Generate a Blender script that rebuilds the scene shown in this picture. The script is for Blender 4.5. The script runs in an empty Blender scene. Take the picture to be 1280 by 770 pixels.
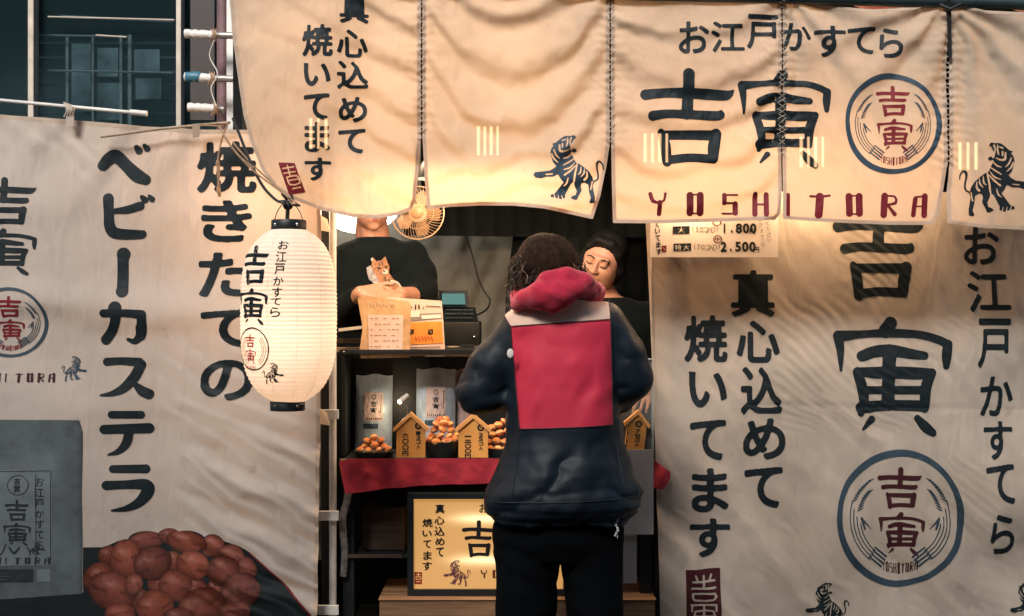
import bpy, bmesh, math, random
import numpy as np
from mathutils import Vector, Matrix, Euler

random.seed(7)
SC = bpy.context.scene
COL = SC.collection

# ------------------------------------------------------------------ camera, world, sun, exposure
F = 1680.0            # focal length in photo pixels (photo 1280 wide)
D = 4.2               # camera distance from the stall front (y = 0)
H = 1.5               # camera height
cam_d = bpy.data.cameras.new('camera')
cam_d.sensor_width = 36.0
cam_d.lens = 36.0 * F / 1280.0
cam_d.clip_start = 0.05
cam_d.clip_end = 500.0
cam = bpy.data.objects.new('camera', cam_d)
COL.objects.link(cam)
cam.location = (0, -D, H)
cam.rotation_euler = (math.radians(90), 0, 0)
SC.camera = cam

world = bpy.data.worlds.new('World')
SC.world = world
world.use_nodes = True
wn = world.node_tree
bg = wn.nodes.get('Background') or wn.nodes.new('ShaderNodeBackground')
sky = wn.nodes.new('ShaderNodeTexSky')
sky.sky_type = 'NISHITA'
sky.sun_disc = False
SUN_EL, SUN_AZ = math.radians(37), math.radians(203)   # high, behind the camera's left shoulder
sky.sun_elevation = SUN_EL
sky.sun_rotation = SUN_AZ
sky.air_density = 1.3
sky.dust_density = 3.0
wn.links.new(sky.outputs['Color'], bg.inputs['Color'])
bg.inputs['Strength'].default_value = 0.12
sd = bpy.data.lights.new('sun', 'SUN')
sd.energy = 3.9
sd.angle = math.radians(20)
sd.color = (1.0, 0.955, 0.90)
sun = bpy.data.objects.new('sun', sd)
COL.objects.link(sun)
sdir = Vector((math.sin(SUN_AZ) * math.cos(SUN_EL), math.cos(SUN_AZ) * math.cos(SUN_EL), math.sin(SUN_EL)))
sun.rotation_euler = sdir.to_track_quat('Z', 'Y').to_euler()
SC.view_settings.view_transform = 'Standard'
SC.view_settings.look = 'None'
SC.view_settings.exposure = 0.36
SC.view_settings.gamma = 1.0
SC.cycles.max_bounces = 8
SC.cycles.transparent_max_bounces = 12
SC.cycles.sample_clamp_indirect = 4.0


def P(px, py, Y=0.0):
    """real-world point at depth Y seen at photo pixel (px, py)"""
    s = (Y + D) / F
    return np.array([(px - 640.0) * s, Y, H - (py - 385.0) * s])


# ------------------------------------------------------------------ scene helpers
ROOTS = {}


def tag(o, label=None, cat=None, group=None, kind=None):
    if label: o['label'] = label
    if cat: o['category'] = cat
    if group: o['group'] = group
    if kind: o['kind'] = kind
    return o


def worldloc(o):
    v = np.zeros(3)
    while o is not None:
        v += np.array(o.location)
        o = o.parent
    return v


def empty(name, loc, label=None, cat=None, group=None, kind=None):
    o = bpy.data.objects.new(name, None)
    COL.objects.link(o)
    o.location = [float(c) for c in loc]
    return tag(o, label, cat, group, kind)


def obj(name, verts, faces, mat, parent=None, smooth=False, base=None, mi=None, uv=None):
    """verts in WORLD coordinates (N,3); faces: list or int array"""
    verts = np.asarray(verts, dtype=np.float64).reshape(-1, 3)
    off = worldloc(parent) if parent is not None else (np.array(base, dtype=float) if base is not None else
          np.array([(verts[:, 0].min() + verts[:, 0].max()) / 2, (verts[:, 1].min() + verts[:, 1].max()) / 2, verts[:, 2].min()]))
    me = bpy.data.meshes.new(name)
    v = (verts - off).astype(np.float32)
    if isinstance(faces, np.ndarray):
        k = faces.shape[1]
        n = faces.shape[0]
        me.vertices.add(len(v))
        me.vertices.foreach_set('co', v.ravel())
        me.loops.add(n * k)
        me.loops.foreach_set('vertex_index', faces.astype(np.int32).ravel())
        me.polygons.add(n)
        me.polygons.foreach_set('loop_start', np.arange(0, n * k, k, dtype=np.int32))
        me.update(calc_edges=True)
    else:
        me.from_pydata([tuple(p) for p in v], [], [tuple(f) for f in faces])
        me.update()
    mats = mat if isinstance(mat, (list, tuple)) else [mat]
    for m in mats: me.materials.append(m)
    if mi is not None: me.polygons.foreach_set('material_index', np.asarray(mi, dtype=np.int32))
    me.polygons.foreach_set('use_smooth', np.full(len(me.polygons), bool(smooth)))
    if uv is not None:
        l = me.uv_layers.new(name='UVMap')
        idx = np.zeros(len(me.loops), dtype=np.int32)
        me.loops.foreach_get('vertex_index', idx)
        l.data.foreach_set('uv', np.asarray(uv, dtype=np.float32)[idx].ravel())
    o = bpy.data.objects.new(name, me)
    COL.objects.link(o)
    if parent is not None:
        o.parent = parent
    else:
        o.location = off
    return o


def copy_tree(o, parent=None):
    c = o.copy()
    COL.objects.link(c)
    c.parent = parent
    for ch in list(o.children): copy_tree(ch, c)
    return c


class MB:
    """collects shapes for one mesh, in world coordinates"""
    def __init__(s): s.v = []; s.f = []; s.m = []

    def add(s, v, f, m=0):
        b = len(s.v)
        s.v += [tuple(p) for p in v]
        s.f += [tuple(i + b for i in q) for q in f]
        s.m += [m] * len(f)
        return s

    def box(s, a, b, m=0, bev=0.0, R=None, c=None):
        bm = bmesh.new()
        bmesh.ops.create_cube(bm, size=1.0)
        a = np.array(a, float); b = np.array(b, float)
        for v in bm.verts:
            v.co = Vector([(a[i] + b[i]) / 2 + v.co[i] * (b[i] - a[i]) for i in range(3)])
        if bev > 0:
            bmesh.ops.bevel(bm, geom=list(bm.edges), offset=bev, segments=2, profile=0.7, affect='EDGES')
        if R is not None:
            cc = Vector(c if c is not None else (a + b) / 2)
            for v in bm.verts: v.co = cc + R @ (v.co - cc)
        bm.verts.index_update()
        s.add([v.co[:] for v in bm.verts], [[v.index for v in f.verts] for f in bm.faces], m)
        bm.free()
        return s

    def tube(s, pts, r, n=10, m=0, cap=True):
        pts = [np.array(p, float) for p in pts]
        k = len(pts)
        rr = [r] * k if not hasattr(r, '__len__') else list(r)
        T = [pts[min(i + 1, k - 1)] - pts[max(i - 1, 0)] for i in range(k)]
        T = [t / (np.linalg.norm(t) + 1e-12) for t in T]
        u = np.cross(T[0], [0, 0, 1.0]) if abs(T[0][2]) < 0.9 else np.cross(T[0], [0, 1.0, 0])
        vs = []
        for i in range(k):
            u = u - T[i] * np.dot(u, T[i]); u /= np.linalg.norm(u) + 1e-12
            w = np.cross(T[i], u)
            for j in range(n):
                a = 2 * math.pi * j / n
                vs.append(pts[i] + rr[i] * (math.cos(a) * u + math.sin(a) * w))
        fs = [(i * n + j, i * n + (j + 1) % n, (i + 1) * n + (j + 1) % n, (i + 1) * n + j) for i in range(k - 1) for j in range(n)]
        if cap:
            fs.append(tuple(range(n))[::-1]); fs.append(tuple((k - 1) * n + j for j in range(n)))
        return s.add(vs, fs, m)

    def lathe(s, c, prof, n=24, m=0, sx=1.0, sy=1.0):
        vs = []; k = len(prof)
        for (r, z) in prof:
            for j in range(n):
                a = 2 * math.pi * j / n
                vs.append((c[0] + sx * r * math.cos(a), c[1] + sy * r * math.sin(a), c[2] + z))
        fs = [(i * n + j, i * n + (j + 1) % n, (i + 1) * n + (j + 1) % n, (i + 1) * n + j) for i in range(k - 1) for j in range(n)]
        return s.add(vs, fs, m)

    def ball(s, c, r, n=10, m=0, sc=(1, 1, 1), R=None):
        prof = [(math.sin(math.pi * i / n) * r + 1e-5, -math.cos(math.pi * i / n) * r) for i in range(n + 1)]
        t = MB().lathe((0, 0, 0), prof, n=2 * n)
        vs = []
        for v in t.v:
            w = Vector((v[0] * sc[0], v[1] * sc[1], v[2] * sc[2]))
            if R is not None: w = R @ w
            vs.append((c[0] + w[0], c[1] + w[1], c[2] + w[2]))
        return s.add(vs, t.f, m)

    def prism(s, pts, d, m=0):
        """closed outline (world points, in order) extruded by vector d"""
        n = len(pts)
        a = [tuple(p) for p in pts]
        b = [(p[0] + d[0], p[1] + d[1], p[2] + d[2]) for p in pts]
        return s.add(a + b, [tuple(range(n)), tuple(range(2 * n - 1, n - 1, -1))] +
                     [(i, i + n, (i + 1) % n + n, (i + 1) % n) for i in range(n)], m)

    def out(s, name, mat, parent=None, smooth=False, base=None):
        o = obj(name, s.v, s.f, mat, parent, smooth, base, mi=s.m)
        if smooth:
            try: o.data.set_sharp_from_angle(angle=math.radians(40))
            except Exception: pass
        return o


def curve_pts(ctrl, n=8):
    """Catmull-Rom through control points of any dimension"""
    c = [np.array(p, float) for p in ctrl]
    if len(c) < 3:
        return [c[0] + (c[-1] - c[0]) * t for t in np.linspace(0, 1, n + 1)]
    out = []
    for i in range(len(c) - 1):
        p0 = c[i - 1] if i else 2 * c[0] - c[1]
        p1, p2 = c[i], c[i + 1]
        p3 = c[i + 2] if i + 2 < len(c) else 2 * c[-1] - c[-2]
        for t in np.linspace(0, 1, n, endpoint=False):
            out.append(0.5 * ((2 * p1) + (-p0 + p2) * t + (2 * p0 - 5 * p1 + 4 * p2 - p3) * t * t + (-p0 + 3 * p1 - 3 * p2 + p3) * t ** 3))
    out.append(c[-1])
    return out


# ------------------------------------------------------------------ materials
def newmat(name):
    m = bpy.data.materials.new(name)
    m.use_nodes = True
    nt = m.node_tree
    return m, nt, nt.nodes['Principled BSDF'], nt.nodes['Material Output']


def mat(name, col, rough=0.6, metal=0.0, spec=0.5, var=0.12, nscale=8.0, bump=0.0, bscale=60.0, emit=None, estr=0.0,
        sheen=0.0, coat=0.0, dark=None):
    m, nt, b, out = newmat(name)
    tc = nt.nodes.new('ShaderNodeTexCoord')
    n = nt.nodes.new('ShaderNodeTexNoise')
    n.inputs['Scale'].default_value = nscale
    n.inputs['Detail'].default_value = 6
    n.inputs['Roughness'].default_value = 0.62
    nt.links.new(tc.outputs['Object'], n.inputs['Vector'])
    r = nt.nodes.new('ShaderNodeValToRGB')
    c = np.array(col)
    d = c * (1 - 2 * var) if dark is None else np.array(dark)
    u = np.minimum(c * (1 + 1.3 * var), 1.0)
    r.color_ramp.elements[0].position = 0.3
    r.color_ramp.elements[1].position = 0.7
    r.color_ramp.elements[0].color = (*d, 1)
    r.color_ramp.elements[1].color = (*u, 1)
    nt.links.new(n.outputs['Fac'], r.inputs['Fac'])
    nt.links.new(r.outputs['Color'], b.inputs['Base Color'])
    b.inputs['Roughness'].default_value = rough
    b.inputs['Metallic'].default_value = metal
    b.inputs['Specular IOR Level'].default_value = spec
    b.inputs['Sheen Weight'].default_value = sheen
    b.inputs['Coat Weight'].default_value = coat
    if bump > 0:
        n2 = nt.nodes.new('ShaderNodeTexNoise')
        n2.inputs['Scale'].default_value = bscale
        n2.inputs['Detail'].default_value = 5
        nt.links.new(tc.outputs['Object'], n2.inputs['Vector'])
        bp = nt.nodes.new('ShaderNodeBump')
        bp.inputs['Strength'].default_value = bump
        bp.inputs['Distance'].default_value = 0.01
        nt.links.new(n2.outputs['Fac'], bp.inputs['Height'])
        nt.links.new(bp.outputs['Normal'], b.inputs['Normal'])
    if emit is not None:
        b.inputs['Emission Color'].default_value = (*emit, 1)
        b.inputs['Emission Strength'].default_value = estr
    return m


def cloth_mat(name, col, col2, trans=0.35, tcol=None, ink=False, stain=0.5):
    """canvas: diffuse front, translucent to light from behind, woven bump, creases"""
    m, nt, b, out = newmat(name)
    tc = nt.nodes.new('ShaderNodeTexCoord')
    L = nt.links.new
    n = nt.nodes.new('ShaderNodeTexNoise'); n.inputs['Scale'].default_value = 2.2; n.inputs['Detail'].default_value = 8
    n.inputs['Roughness'].default_value = 0.6; n.inputs['Distortion'].default_value = 0.4
    L(tc.outputs['UV'], n.inputs['Vector'])
    r = nt.nodes.new('ShaderNodeValToRGB')
    r.color_ramp.elements[0].position = 0.33; r.color_ramp.elements[1].position = 0.62
    r.color_ramp.elements[0].color = (*col2, 1); r.color_ramp.elements[1].color = (*col, 1)
    L(n.outputs['Fac'], r.inputs['Fac'])
    # small water spots / dirt flecks
    s = nt.nodes.new('ShaderNodeTexNoise'); s.inputs['Scale'].default_value = 16.0; s.inputs['Detail'].default_value = 3
    L(tc.outputs['UV'], s.inputs['Vector'])
    sr = nt.nodes.new('ShaderNodeValToRGB')
    sr.color_ramp.elements[0].position = 0.24; sr.color_ramp.elements[1].position = 0.33
    sr.color_ramp.elements[0].color = (1 - stain * 0.45, 1 - stain * 0.52, 1 - stain * 0.6, 1); sr.color_ramp.elements[1].color = (1, 1, 1, 1)
    L(s.outputs['Fac'], sr.inputs['Fac'])
    mx = nt.nodes.new('ShaderNodeMixRGB'); mx.blend_type = 'MULTIPLY'; mx.inputs[0].default_value = 1.0
    L(r.outputs['Color'], mx.inputs[1]); L(sr.outputs['Color'], mx.inputs[2])
    L(mx.outputs['Color'], b.inputs['Base Color'])
    b.inputs['Roughness'].default_value = 0.85 if not ink else 0.6
    b.inputs['Specular IOR Level'].default_value = 0.15 if not ink else 0.25
    # weave
    w1 = nt.nodes.new('ShaderNodeTexWave'); w1.wave_type = 'BANDS'; w1.bands_direction = 'X'; w1.inputs['Scale'].default_value = 160
    w2 = nt.nodes.new('ShaderNodeTexWave'); w2.wave_type = 'BANDS'; w2.bands_direction = 'Y'; w2.inputs['Scale'].default_value = 160
    for w in (w1, w2):
        w.inputs['Distortion'].default_value = 1.5; L(tc.outputs['UV'], w.inputs['Vector'])
    # creases: stretched noise
    mp = nt.nodes.new('ShaderNodeMapping'); mp.inputs['Rotation'].default_value = (0, 0, 0.7); mp.inputs['Scale'].default_value = (14, 4, 1)
    L(tc.outputs['UV'], mp.inputs['Vector'])
    cn = nt.nodes.new('ShaderNodeTexNoise'); cn.inputs['Scale'].default_value = 1.0; cn.inputs['Detail'].default_value = 7; cn.inputs['Distortion'].default_value = 0.8
    L(mp.outputs['Vector'], cn.inputs['Vector'])
    add = nt.nodes.new('ShaderNodeMath'); add.operation = 'ADD'; L(w1.outputs['Fac'], add.inputs[0]); L(w2.outputs['Fac'], add.inputs[1])
    b1 = nt.nodes.new('ShaderNodeBump'); b1.inputs['Strength'].default_value = 0.12; b1.inputs['Distance'].default_value = 0.002
    L(add.outputs[0], b1.inputs['Height'])
    b2 = nt.nodes.new('ShaderNodeBump'); b2.inputs['Strength'].default_value = 0.55; b2.inputs['Distance'].default_value = 0.012
    L(cn.outputs['Fac'], b2.inputs['Height']); L(b1.outputs['Normal'], b2.inputs['Normal'])
    L(b2.outputs['Normal'], b.inputs['Normal'])
    if trans > 0:
        t = nt.nodes.new('ShaderNodeBsdfTranslucent')
        t.inputs['Color'].default_value = (*(tcol or col), 1)
        L(b2.outputs['Normal'], t.inputs['Normal'])
        ms = nt.nodes.new('ShaderNodeMixShader'); ms.inputs[0].default_value = trans
        L(b.outputs[0], ms.inputs[1]); L(t.outputs[0], ms.inputs[2]); L(ms.outputs[0], out.inputs['Surface'])
    return m


def wood_mat(name, c1, c2, scale=(2, 30, 30), rough=0.6):
    m, nt, b, out = newmat(name)
    L = nt.links.new
    tc = nt.nodes.new('ShaderNodeTexCoord')
    mp = nt.nodes.new('ShaderNodeMapping'); mp.inputs['Scale'].default_value = scale
    L(tc.outputs['Object'], mp.inputs['Vector'])
    n = nt.nodes.new('ShaderNodeTexNoise'); n.inputs['Scale'].default_value = 1.5; n.inputs['Detail'].default_value = 8; n.inputs['Distortion'].default_value = 1.2
    L(mp.outputs['Vector'], n.inputs['Vector'])
    r = nt.nodes.new('ShaderNodeValToRGB'); r.color_ramp.elements[0].position = 0.3; r.color_ramp.elements[1].position = 0.7
    r.color_ramp.elements[0].color = (*c1, 1); r.color_ramp.elements[1].color = (*c2, 1)
    L(n.outputs['Fac'], r.inputs['Fac']); L(r.outputs['Color'], b.inputs['Base Color'])
    b.inputs['Roughness'].default_value = rough
    bp = nt.nodes.new('ShaderNodeBump'); bp.inputs['Strength'].default_value = 0.25; bp.inputs['Distance'].default_value = 0.003
    L(n.outputs['Fac'], bp.inputs['Height']); L(bp.outputs['Normal'], b.inputs['Normal'])
    return m


def glow_mat(name, col, strength, see=0.0):
    m, nt, b, out = newmat(name)
    nt.nodes.remove(b)
    e = nt.nodes.new('ShaderNodeEmission'); e.inputs['Color'].default_value = (*col, 1); e.inputs['Strength'].default_value = strength
    if see > 0:
        t = nt.nodes.new('ShaderNodeBsdfTransparent'); t.inputs['Color'].default_value = (see, see, see, 1)
        a = nt.nodes.new('ShaderNodeAddShader')
        nt.links.new(e.outputs[0], a.inputs[0]); nt.links.new(t.outputs[0], a.inputs[1]); nt.links.new(a.outputs[0], out.inputs['Surface'])
    else:
        nt.links.new(e.outputs[0], out.inputs['Surface'])
    return m


def clear_mat(name, col=(0.9, 0.93, 0.95), op=0.12, rough=0.12, base=(0.8, 0.8, 0.8)):
    """thin clear plastic / film: mostly see-through with a glossy face"""
    m, nt, b, out = newmat(name)
    b.inputs['Base Color'].default_value = (*base, 1); b.inputs['Roughness'].default_value = rough
    t = nt.nodes.new('ShaderNodeBsdfTransparent'); t.inputs['Color'].default_value = (*col, 1)
    ms = nt.nodes.new('ShaderNodeMixShader'); ms.inputs[0].default_value = op
    nt.links.new(t.outputs[0], ms.inputs[1]); nt.links.new(b.outputs[0], ms.inputs[2]); nt.links.new(ms.outputs[0], out.inputs['Surface'])
    return m


# ------------------------------------------------------------------ numpy noise
def _h(ix, iy, iz, seed):
    n = (ix * 374761393 + iy * 668265263 + iz * 2147483647 + seed * 974711) & 0xffffffff
    n = ((n ^ (n >> 13)) * 1274126177) & 0xffffffff
    return ((n ^ (n >> 16)) & 0xffff) / 65535.0


def vnoise(x, y, z=None, seed=0):
    x = np.asarray(x, float); y = np.asarray(y, float)
    z = np.zeros_like(x) if z is None else np.asarray(z, float)
    ix, iy, iz = np.floor(x).astype(np.int64), np.floor(y).astype(np.int64), np.floor(z).astype(np.int64)
    fx, fy, fz = x - ix, y - iy, z - iz
    fx = fx ** 3 * (fx * (fx * 6 - 15) + 10); fy = fy ** 3 * (fy * (fy * 6 - 15) + 10); fz = fz ** 3 * (fz * (fz * 6 - 15) + 10)
    r = 0
    for dz in (0, 1):
        wz = fz if dz else 1 - fz
        for dy in (0, 1):
            wy = fy if dy else 1 - fy
            for dx in (0, 1):
                wx = fx if dx else 1 - fx
                r = r + wx * wy * wz * _h(ix + dx, iy + dy, iz + dz, seed)
    return r * 2 - 1


def fbm(x, y, z=None, seed=0, o=3):
    r = 0; a = 1.0; t = 0
    for i in range(o):
        k = 2 ** i
        r = r + a * vnoise(np.asarray(x) * k, np.asarray(y) * k, None if z is None else np.asarray(z) * k, seed + i * 17)
        t += a; a *= 0.5
    return r / t


def ss(a, b, x):
    t = np.clip((x - a) / (b - a), 0, 1)
    return t * t * (3 - 2 * t)


def fold(q, sharp=0.5):
    """cloth fold profile, period 1, rounded ridge and broad valley, range about -1..1"""
    s = np.sin(2 * np.pi * q + sharp * np.sin(2 * np.pi * q))
    return s


# ------------------------------------------------------------------ 2-D print: fields -> marching squares -> decal mesh
def _edt1(f):
    n = f.shape[1]
    i = np.arange(n)
    d = (i[:, None] - i[None, :]) ** 2
    out = np.empty_like(f)
    for r in range(f.shape[0]): out[r] = (f[r][None, :] + d).min(axis=1)
    return out


def edt(mask):
    f = np.where(mask, 0.0, 1e6)
    return np.sqrt(_edt1(_edt1(f).T).T)


_gc = {}
GR = 84   # raster pixels per em


def glyph(ch):
    """signed field in em units on a padded tight grid: (field, x0, y0) ; positive inside, y down"""
    if ch in _gc: return _gc[ch]
    c = bpy.data.curves.new('glyph_tmp', 'FONT'); c.body = ch; c.resolution_u = 5
    o = bpy.data.objects.new('glyph_tmp', c); COL.objects.link(o)
    m = o.to_mesh()
    m.calc_loop_triangles()
    V = np.zeros(len(m.vertices) * 3); m.vertices.foreach_get('co', V); V = V.reshape(-1, 3)[:, :2] * GR
    T = np.zeros(len(m.loop_triangles) * 3, dtype=np.int32); m.loop_triangles.foreach_get('vertices', T); T = T.reshape(-1, 3)
    o.to_mesh_clear(); bpy.data.objects.remove(o); bpy.data.curves.remove(c)
    pad = 10
    x0, y1 = V[:, 0].min() - pad, V[:, 1].max() + pad
    w = int(V[:, 0].max() - x0 + pad) + 1; h = int(y1 - V[:, 1].min() + pad) + 1
    M = np.zeros((h, w), bool)
    for t in T:
        a, b_, c_ = V[t]
        ax, ay = a[0] - x0, y1 - a[1]; bx, by = b_[0] - x0, y1 - b_[1]; cx, cy = c_[0] - x0, y1 - c_[1]
        xa, xb = int(min(ax, bx, cx)), int(max(ax, bx, cx)) + 2
        ya, yb = int(min(ay, by, cy)), int(max(ay, by, cy)) + 2
        X, Y = np.meshgrid(np.arange(xa, xb), np.arange(ya, yb))
        e1 = (bx - ax) * (Y - ay) - (by - ay) * (X - ax)
        e2 = (cx - bx) * (Y - by) - (cy - by) * (X - bx)
        e3 = (ax - cx) * (Y - cy) - (ay - cy) * (X - cx)
        ins = ((e1 >= -1e-6) & (e2 >= -1e-6) & (e3 >= -1e-6)) | ((e1 <= 1e-6) & (e2 <= 1e-6) & (e3 <= 1e-6))
        sub = M[ya:yb, xa:xb]; sub |= ins[:sub.shape[0], :sub.shape[1]]
    S = (edt(~M) - edt(M)) / GR
    k = np.array([1, 4, 6, 4, 1.0]); k /= k.sum()
    for ax_ in (0, 1): S = np.apply_along_axis(lambda r: np.convolve(r, k, 'same'), ax_, S)
    _gc[ch] = (S, pad)
    return _gc[ch]


class Ink:
    """accumulates a signed field over a rectangle of 'photo pixel' print coordinates"""
    def __init__(s, x0, y0, x1, y1, step=1.0):
        s.x0, s.y0, s.st = x0, y0, step
        s.X, s.Y = np.meshgrid(np.arange(x0, x1 + step, step), np.arange(y0, y1 + step, step))
        s.F = np.full(s.X.shape, -1e3)

    def seg(s, ax, ay, ar, bx, by, br):
        dx, dy = bx - ax, by - ay
        L = dx * dx + dy * dy + 1e-9
        mr = max(ar, br) + 3 * s.st
        i0 = max(int((min(ax, bx) - mr - s.x0) / s.st), 0); i1 = max(int((max(ax, bx) + mr - s.x0) / s.st) + 2, 0)
        j0 = max(int((min(ay, by) - mr - s.y0) / s.st), 0); j1 = max(int((max(ay, by) + mr - s.y0) / s.st) + 2, 0)
        X = s.X[j0:j1, i0:i1]; Y = s.Y[j0:j1, i0:i1]
        if X.size == 0: return None
        t = np.clip(((X - ax) * dx + (Y - ay) * dy) / L, 0, 1)
        f = ar + (br - ar) * t - np.hypot(X - ax - t * dx, Y - ay - t * dy)
        return (slice(j0, j1), slice(i0, i1)), f

    def stroke(s, pts, cut=False, n=6, A=None):
        if A is not None: pts = [A(*p) for p in pts]
        c = curve_pts(pts, n)
        for a, b in zip(c[:-1], c[1:]):
            r = s.seg(*a, *b)
            if r is None: continue
            sl, f = r
            s.F[sl] = np.minimum(s.F[sl], -f) if cut else np.maximum(s.F[sl], f)
        return s

    def poly(s, pts, cut=False, grow=0.0):
        pts = np.array(pts, float); n = len(pts)
        d = np.full(s.X.shape, 1e9); sg = np.ones(s.X.shape)
        j = n - 1
        for i in range(n):
            e = pts[j] - pts[i]; wx = s.X - pts[i][0]; wy = s.Y - pts[i][1]
            t = np.clip((wx * e[0] + wy * e[1]) / (e @ e + 1e-9), 0, 1)
            d = np.minimum(d, np.hypot(wx - e[0] * t, wy - e[1] * t))
            c1 = s.Y >= pts[i][1]; c2 = s.Y < pts[j][1]; c3 = e[0] * wy > e[1] * wx
            fl = (c1 & c2 & c3) | (~c1 & ~c2 & ~c3)
            sg = np.where(fl, -sg, sg); j = i
        f = -sg * d + grow
        s.F = np.minimum(s.F, -f) if cut else np.maximum(s.F, f)
        return s

    def ring(s, cx, cy, rx, ry, w, wob=0.0, seed=1):
        a = np.arctan2((s.Y - cy) / ry, (s.X - cx) / rx)
        q = np.hypot((s.X - cx) / rx, (s.Y - cy) / ry)
        m = (rx + ry) / 2
        wv = wob * (np.sin(2 * a + seed) + 0.6 * np.sin(3 * a + 2 * seed) + 0.35 * np.sin(5 * a + seed * 3))
        s.F = np.maximum(s.F, w / 2 * (1 + 0.12 * np.sin(3 * a + seed)) - np.abs((q - 1) * m - wv))
        return s

    def disc(s, cx, cy, rx, ry, cut=False):
        f = (1 - np.hypot((s.X - cx) / rx, (s.Y - cy) / ry)) * min(rx, ry)
        s.F = np.minimum(s.F, -f) if cut else np.maximum(s.F, f)
        return s

    def glyph(s, ch, x0, y0, x1, y1, bold=0.03, shear=0.0, cut=False):
        """font glyph thickened by `bold` em and fitted so the thickened outline fills the box"""
        S, pad = glyph(ch)
        h, w = S.shape
        b = bold * GR
        gx0, gx1 = pad - b, w - pad + b
        gy0, gy1 = pad - b, h - pad + b
        sx, sy = (gx1 - gx0) / (x1 - x0), (gy1 - gy0) / (y1 - y0)
        i0 = max(int((x0 - 3 - s.x0) / s.st), 0); i1 = int((x1 + 3 - s.x0) / s.st) + 2
        j0 = max(int((y0 - 3 - s.y0) / s.st), 0); j1 = int((y1 + 3 - s.y0) / s.st) + 2
        X = s.X[j0:max(j1, 0), i0:max(i1, 0)]; Y = s.Y[j0:max(j1, 0), i0:max(i1, 0)]
        if X.size == 0: return s
        u = gx0 + (X - x0 + shear * (Y - (y0 + y1) / 2)) * sx; v = gy0 + (Y - y0) * sy
        ui = np.clip(np.floor(u).astype(int), 0, w - 2); vi = np.clip(np.floor(v).astype(int), 0, h - 2)
        fu = np.clip(u - ui, 0, 1); fv = np.clip(v - vi, 0, 1)
        q = (S[vi, ui] * (1 - fu) * (1 - fv) + S[vi, ui + 1] * fu * (1 - fv) + S[vi + 1, ui] * (1 - fu) * fv + S[vi + 1, ui + 1] * fu * fv)
        # S is edt(outside mask distance) : edt(~M) is 0 outside, distance inside  -> positive inside
        f = (q * GR + b) / ((sx + sy) / 2)
        f = np.where((u < 0) | (v < 0) | (u > w - 1) | (v > h - 1), -5, f)
        sl = (slice(j0, j0 + X.shape[0]), slice(i0, i0 + X.shape[1]))
        s.F[sl] = np.minimum(s.F[sl], -f) if cut else np.maximum(s.F[sl], f)
        return s

    def text(s, txt, x, y, h, adv=None, bold=0.02, vert=False, wx=1.0):
        """small upright text; (x,y) top-left of the first em box of size h"""
        adv = adv or h
        for ch in txt:
            if ch != ' ':
                S, pad = glyph(ch)
                gh, gw = S.shape
                cw = (gw - 2 * pad) / GR / 0.93 * h * wx; chh = (gh - 2 * pad) / GR / 0.93 * h
                lat = ch.isascii()
                yy = y + (h * 0.82 - chh if lat else (h - chh) / 2)
                xx = x + ((adv if not vert else h) - cw) / 2
                s.glyph(ch, xx, yy, xx + cw, yy + chh, bold)
            if vert: y += adv
            else: x += adv
        return s

    def clip(s, fn):
        s.F = np.minimum(s.F, fn(s.X, s.Y)); return s

    def mesh(s):
        """marching squares -> (points (N,2), triangles)"""
        Fv = np.pad(s.F, 1, constant_values=-1e3)
        Fv[np.abs(Fv) < 1e-6] = 1e-6
        ny, nx = Fv.shape
        I = Fv > 0
        a, b, c, d = I[:-1, :-1], I[:-1, 1:], I[1:, 1:], I[1:, :-1]   # tl,tr,br,bl
        code = a * 1 + b * 2 + c * 4 + d * 8
        N = nx * ny
        # ids: corner id = j*nx+i ; horizontal edge (i,j)-(i+1,j) = N + j*nx+i ; vertical edge (i,j)-(i,j+1) = 2N + j*nx+i
        tl, tr, br, bl = 'A', 'B', 'C', 'D'
        t, r, bo, l = 't', 'r', 'b', 'l'
        table = {1: [(tl, t, l)], 2: [(tr, r, t)], 4: [(br, bo, r)], 8: [(bl, l, bo)],
                 3: [(tl, tr, r, l)], 6: [(t, tr, br, bo)], 12: [(l, r, br, bl)], 9: [(tl, t, bo, bl)],
                 7: [(tl, tr, br, bo, l)], 14: [(tr, br, bl, l, t)], 13: [(tl, t, r, br, bl)], 11: [(tl, tr, r, bo, bl)],
                 15: [(tl, tr, br, bl)], 5: [(tl, t, l), (br, bo, r)], 10: [(tr, r, t), (bl, l, bo)]}
        tris = []
        for k, ps in table.items():
            jj, ii = np.nonzero(code == k)
            if len(jj) == 0: continue
            ids = {'A': jj * nx + ii, 'B': jj * nx + ii + 1, 'C': (jj + 1) * nx + ii + 1, 'D': (jj + 1) * nx + ii,
                   't': N + jj * nx + ii, 'b': N + (jj + 1) * nx + ii, 'l': 2 * N + jj * nx + ii, 'r': 2 * N + jj * nx + ii + 1}
            for p in ps:
                q = [ids[x] for x in p]
                for m_ in range(1, len(q) - 1): tris.append(np.stack([q[0], q[m_ + 1], q[m_]], 1))
        if not tris: return np.zeros((0, 2)), np.zeros((0, 3), int)
        T = np.concatenate(tris)
        u, inv = np.unique(T, return_inverse=True)
        T = inv.reshape(-1, 3)
        kind = u // N; base = u % N
        j = base // nx; i = base % nx
        X = i.astype(float); Y = j.astype(float)
        h = kind == 1
        f0 = Fv[j[h], i[h]]; f1 = Fv[j[h], i[h] + 1]; f0 = np.maximum(f0, -3); f1 = np.maximum(f1, -3)
        X[h] += np.clip(f0 / (f0 - f1), 0.02, 0.98)
        h = kind == 2
        f0 = Fv[j[h], i[h]]; f1 = Fv[j[h] + 1, i[h]]; f0 = np.maximum(f0, -3); f1 = np.maximum(f1, -3)
        Y[h] += np.clip(f0 / (f0 - f1), 0.02, 0.98)
        return np.stack([s.x0 + (X - 1) * s.st, s.y0 + (Y - 1) * s.st], 1), T

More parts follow.
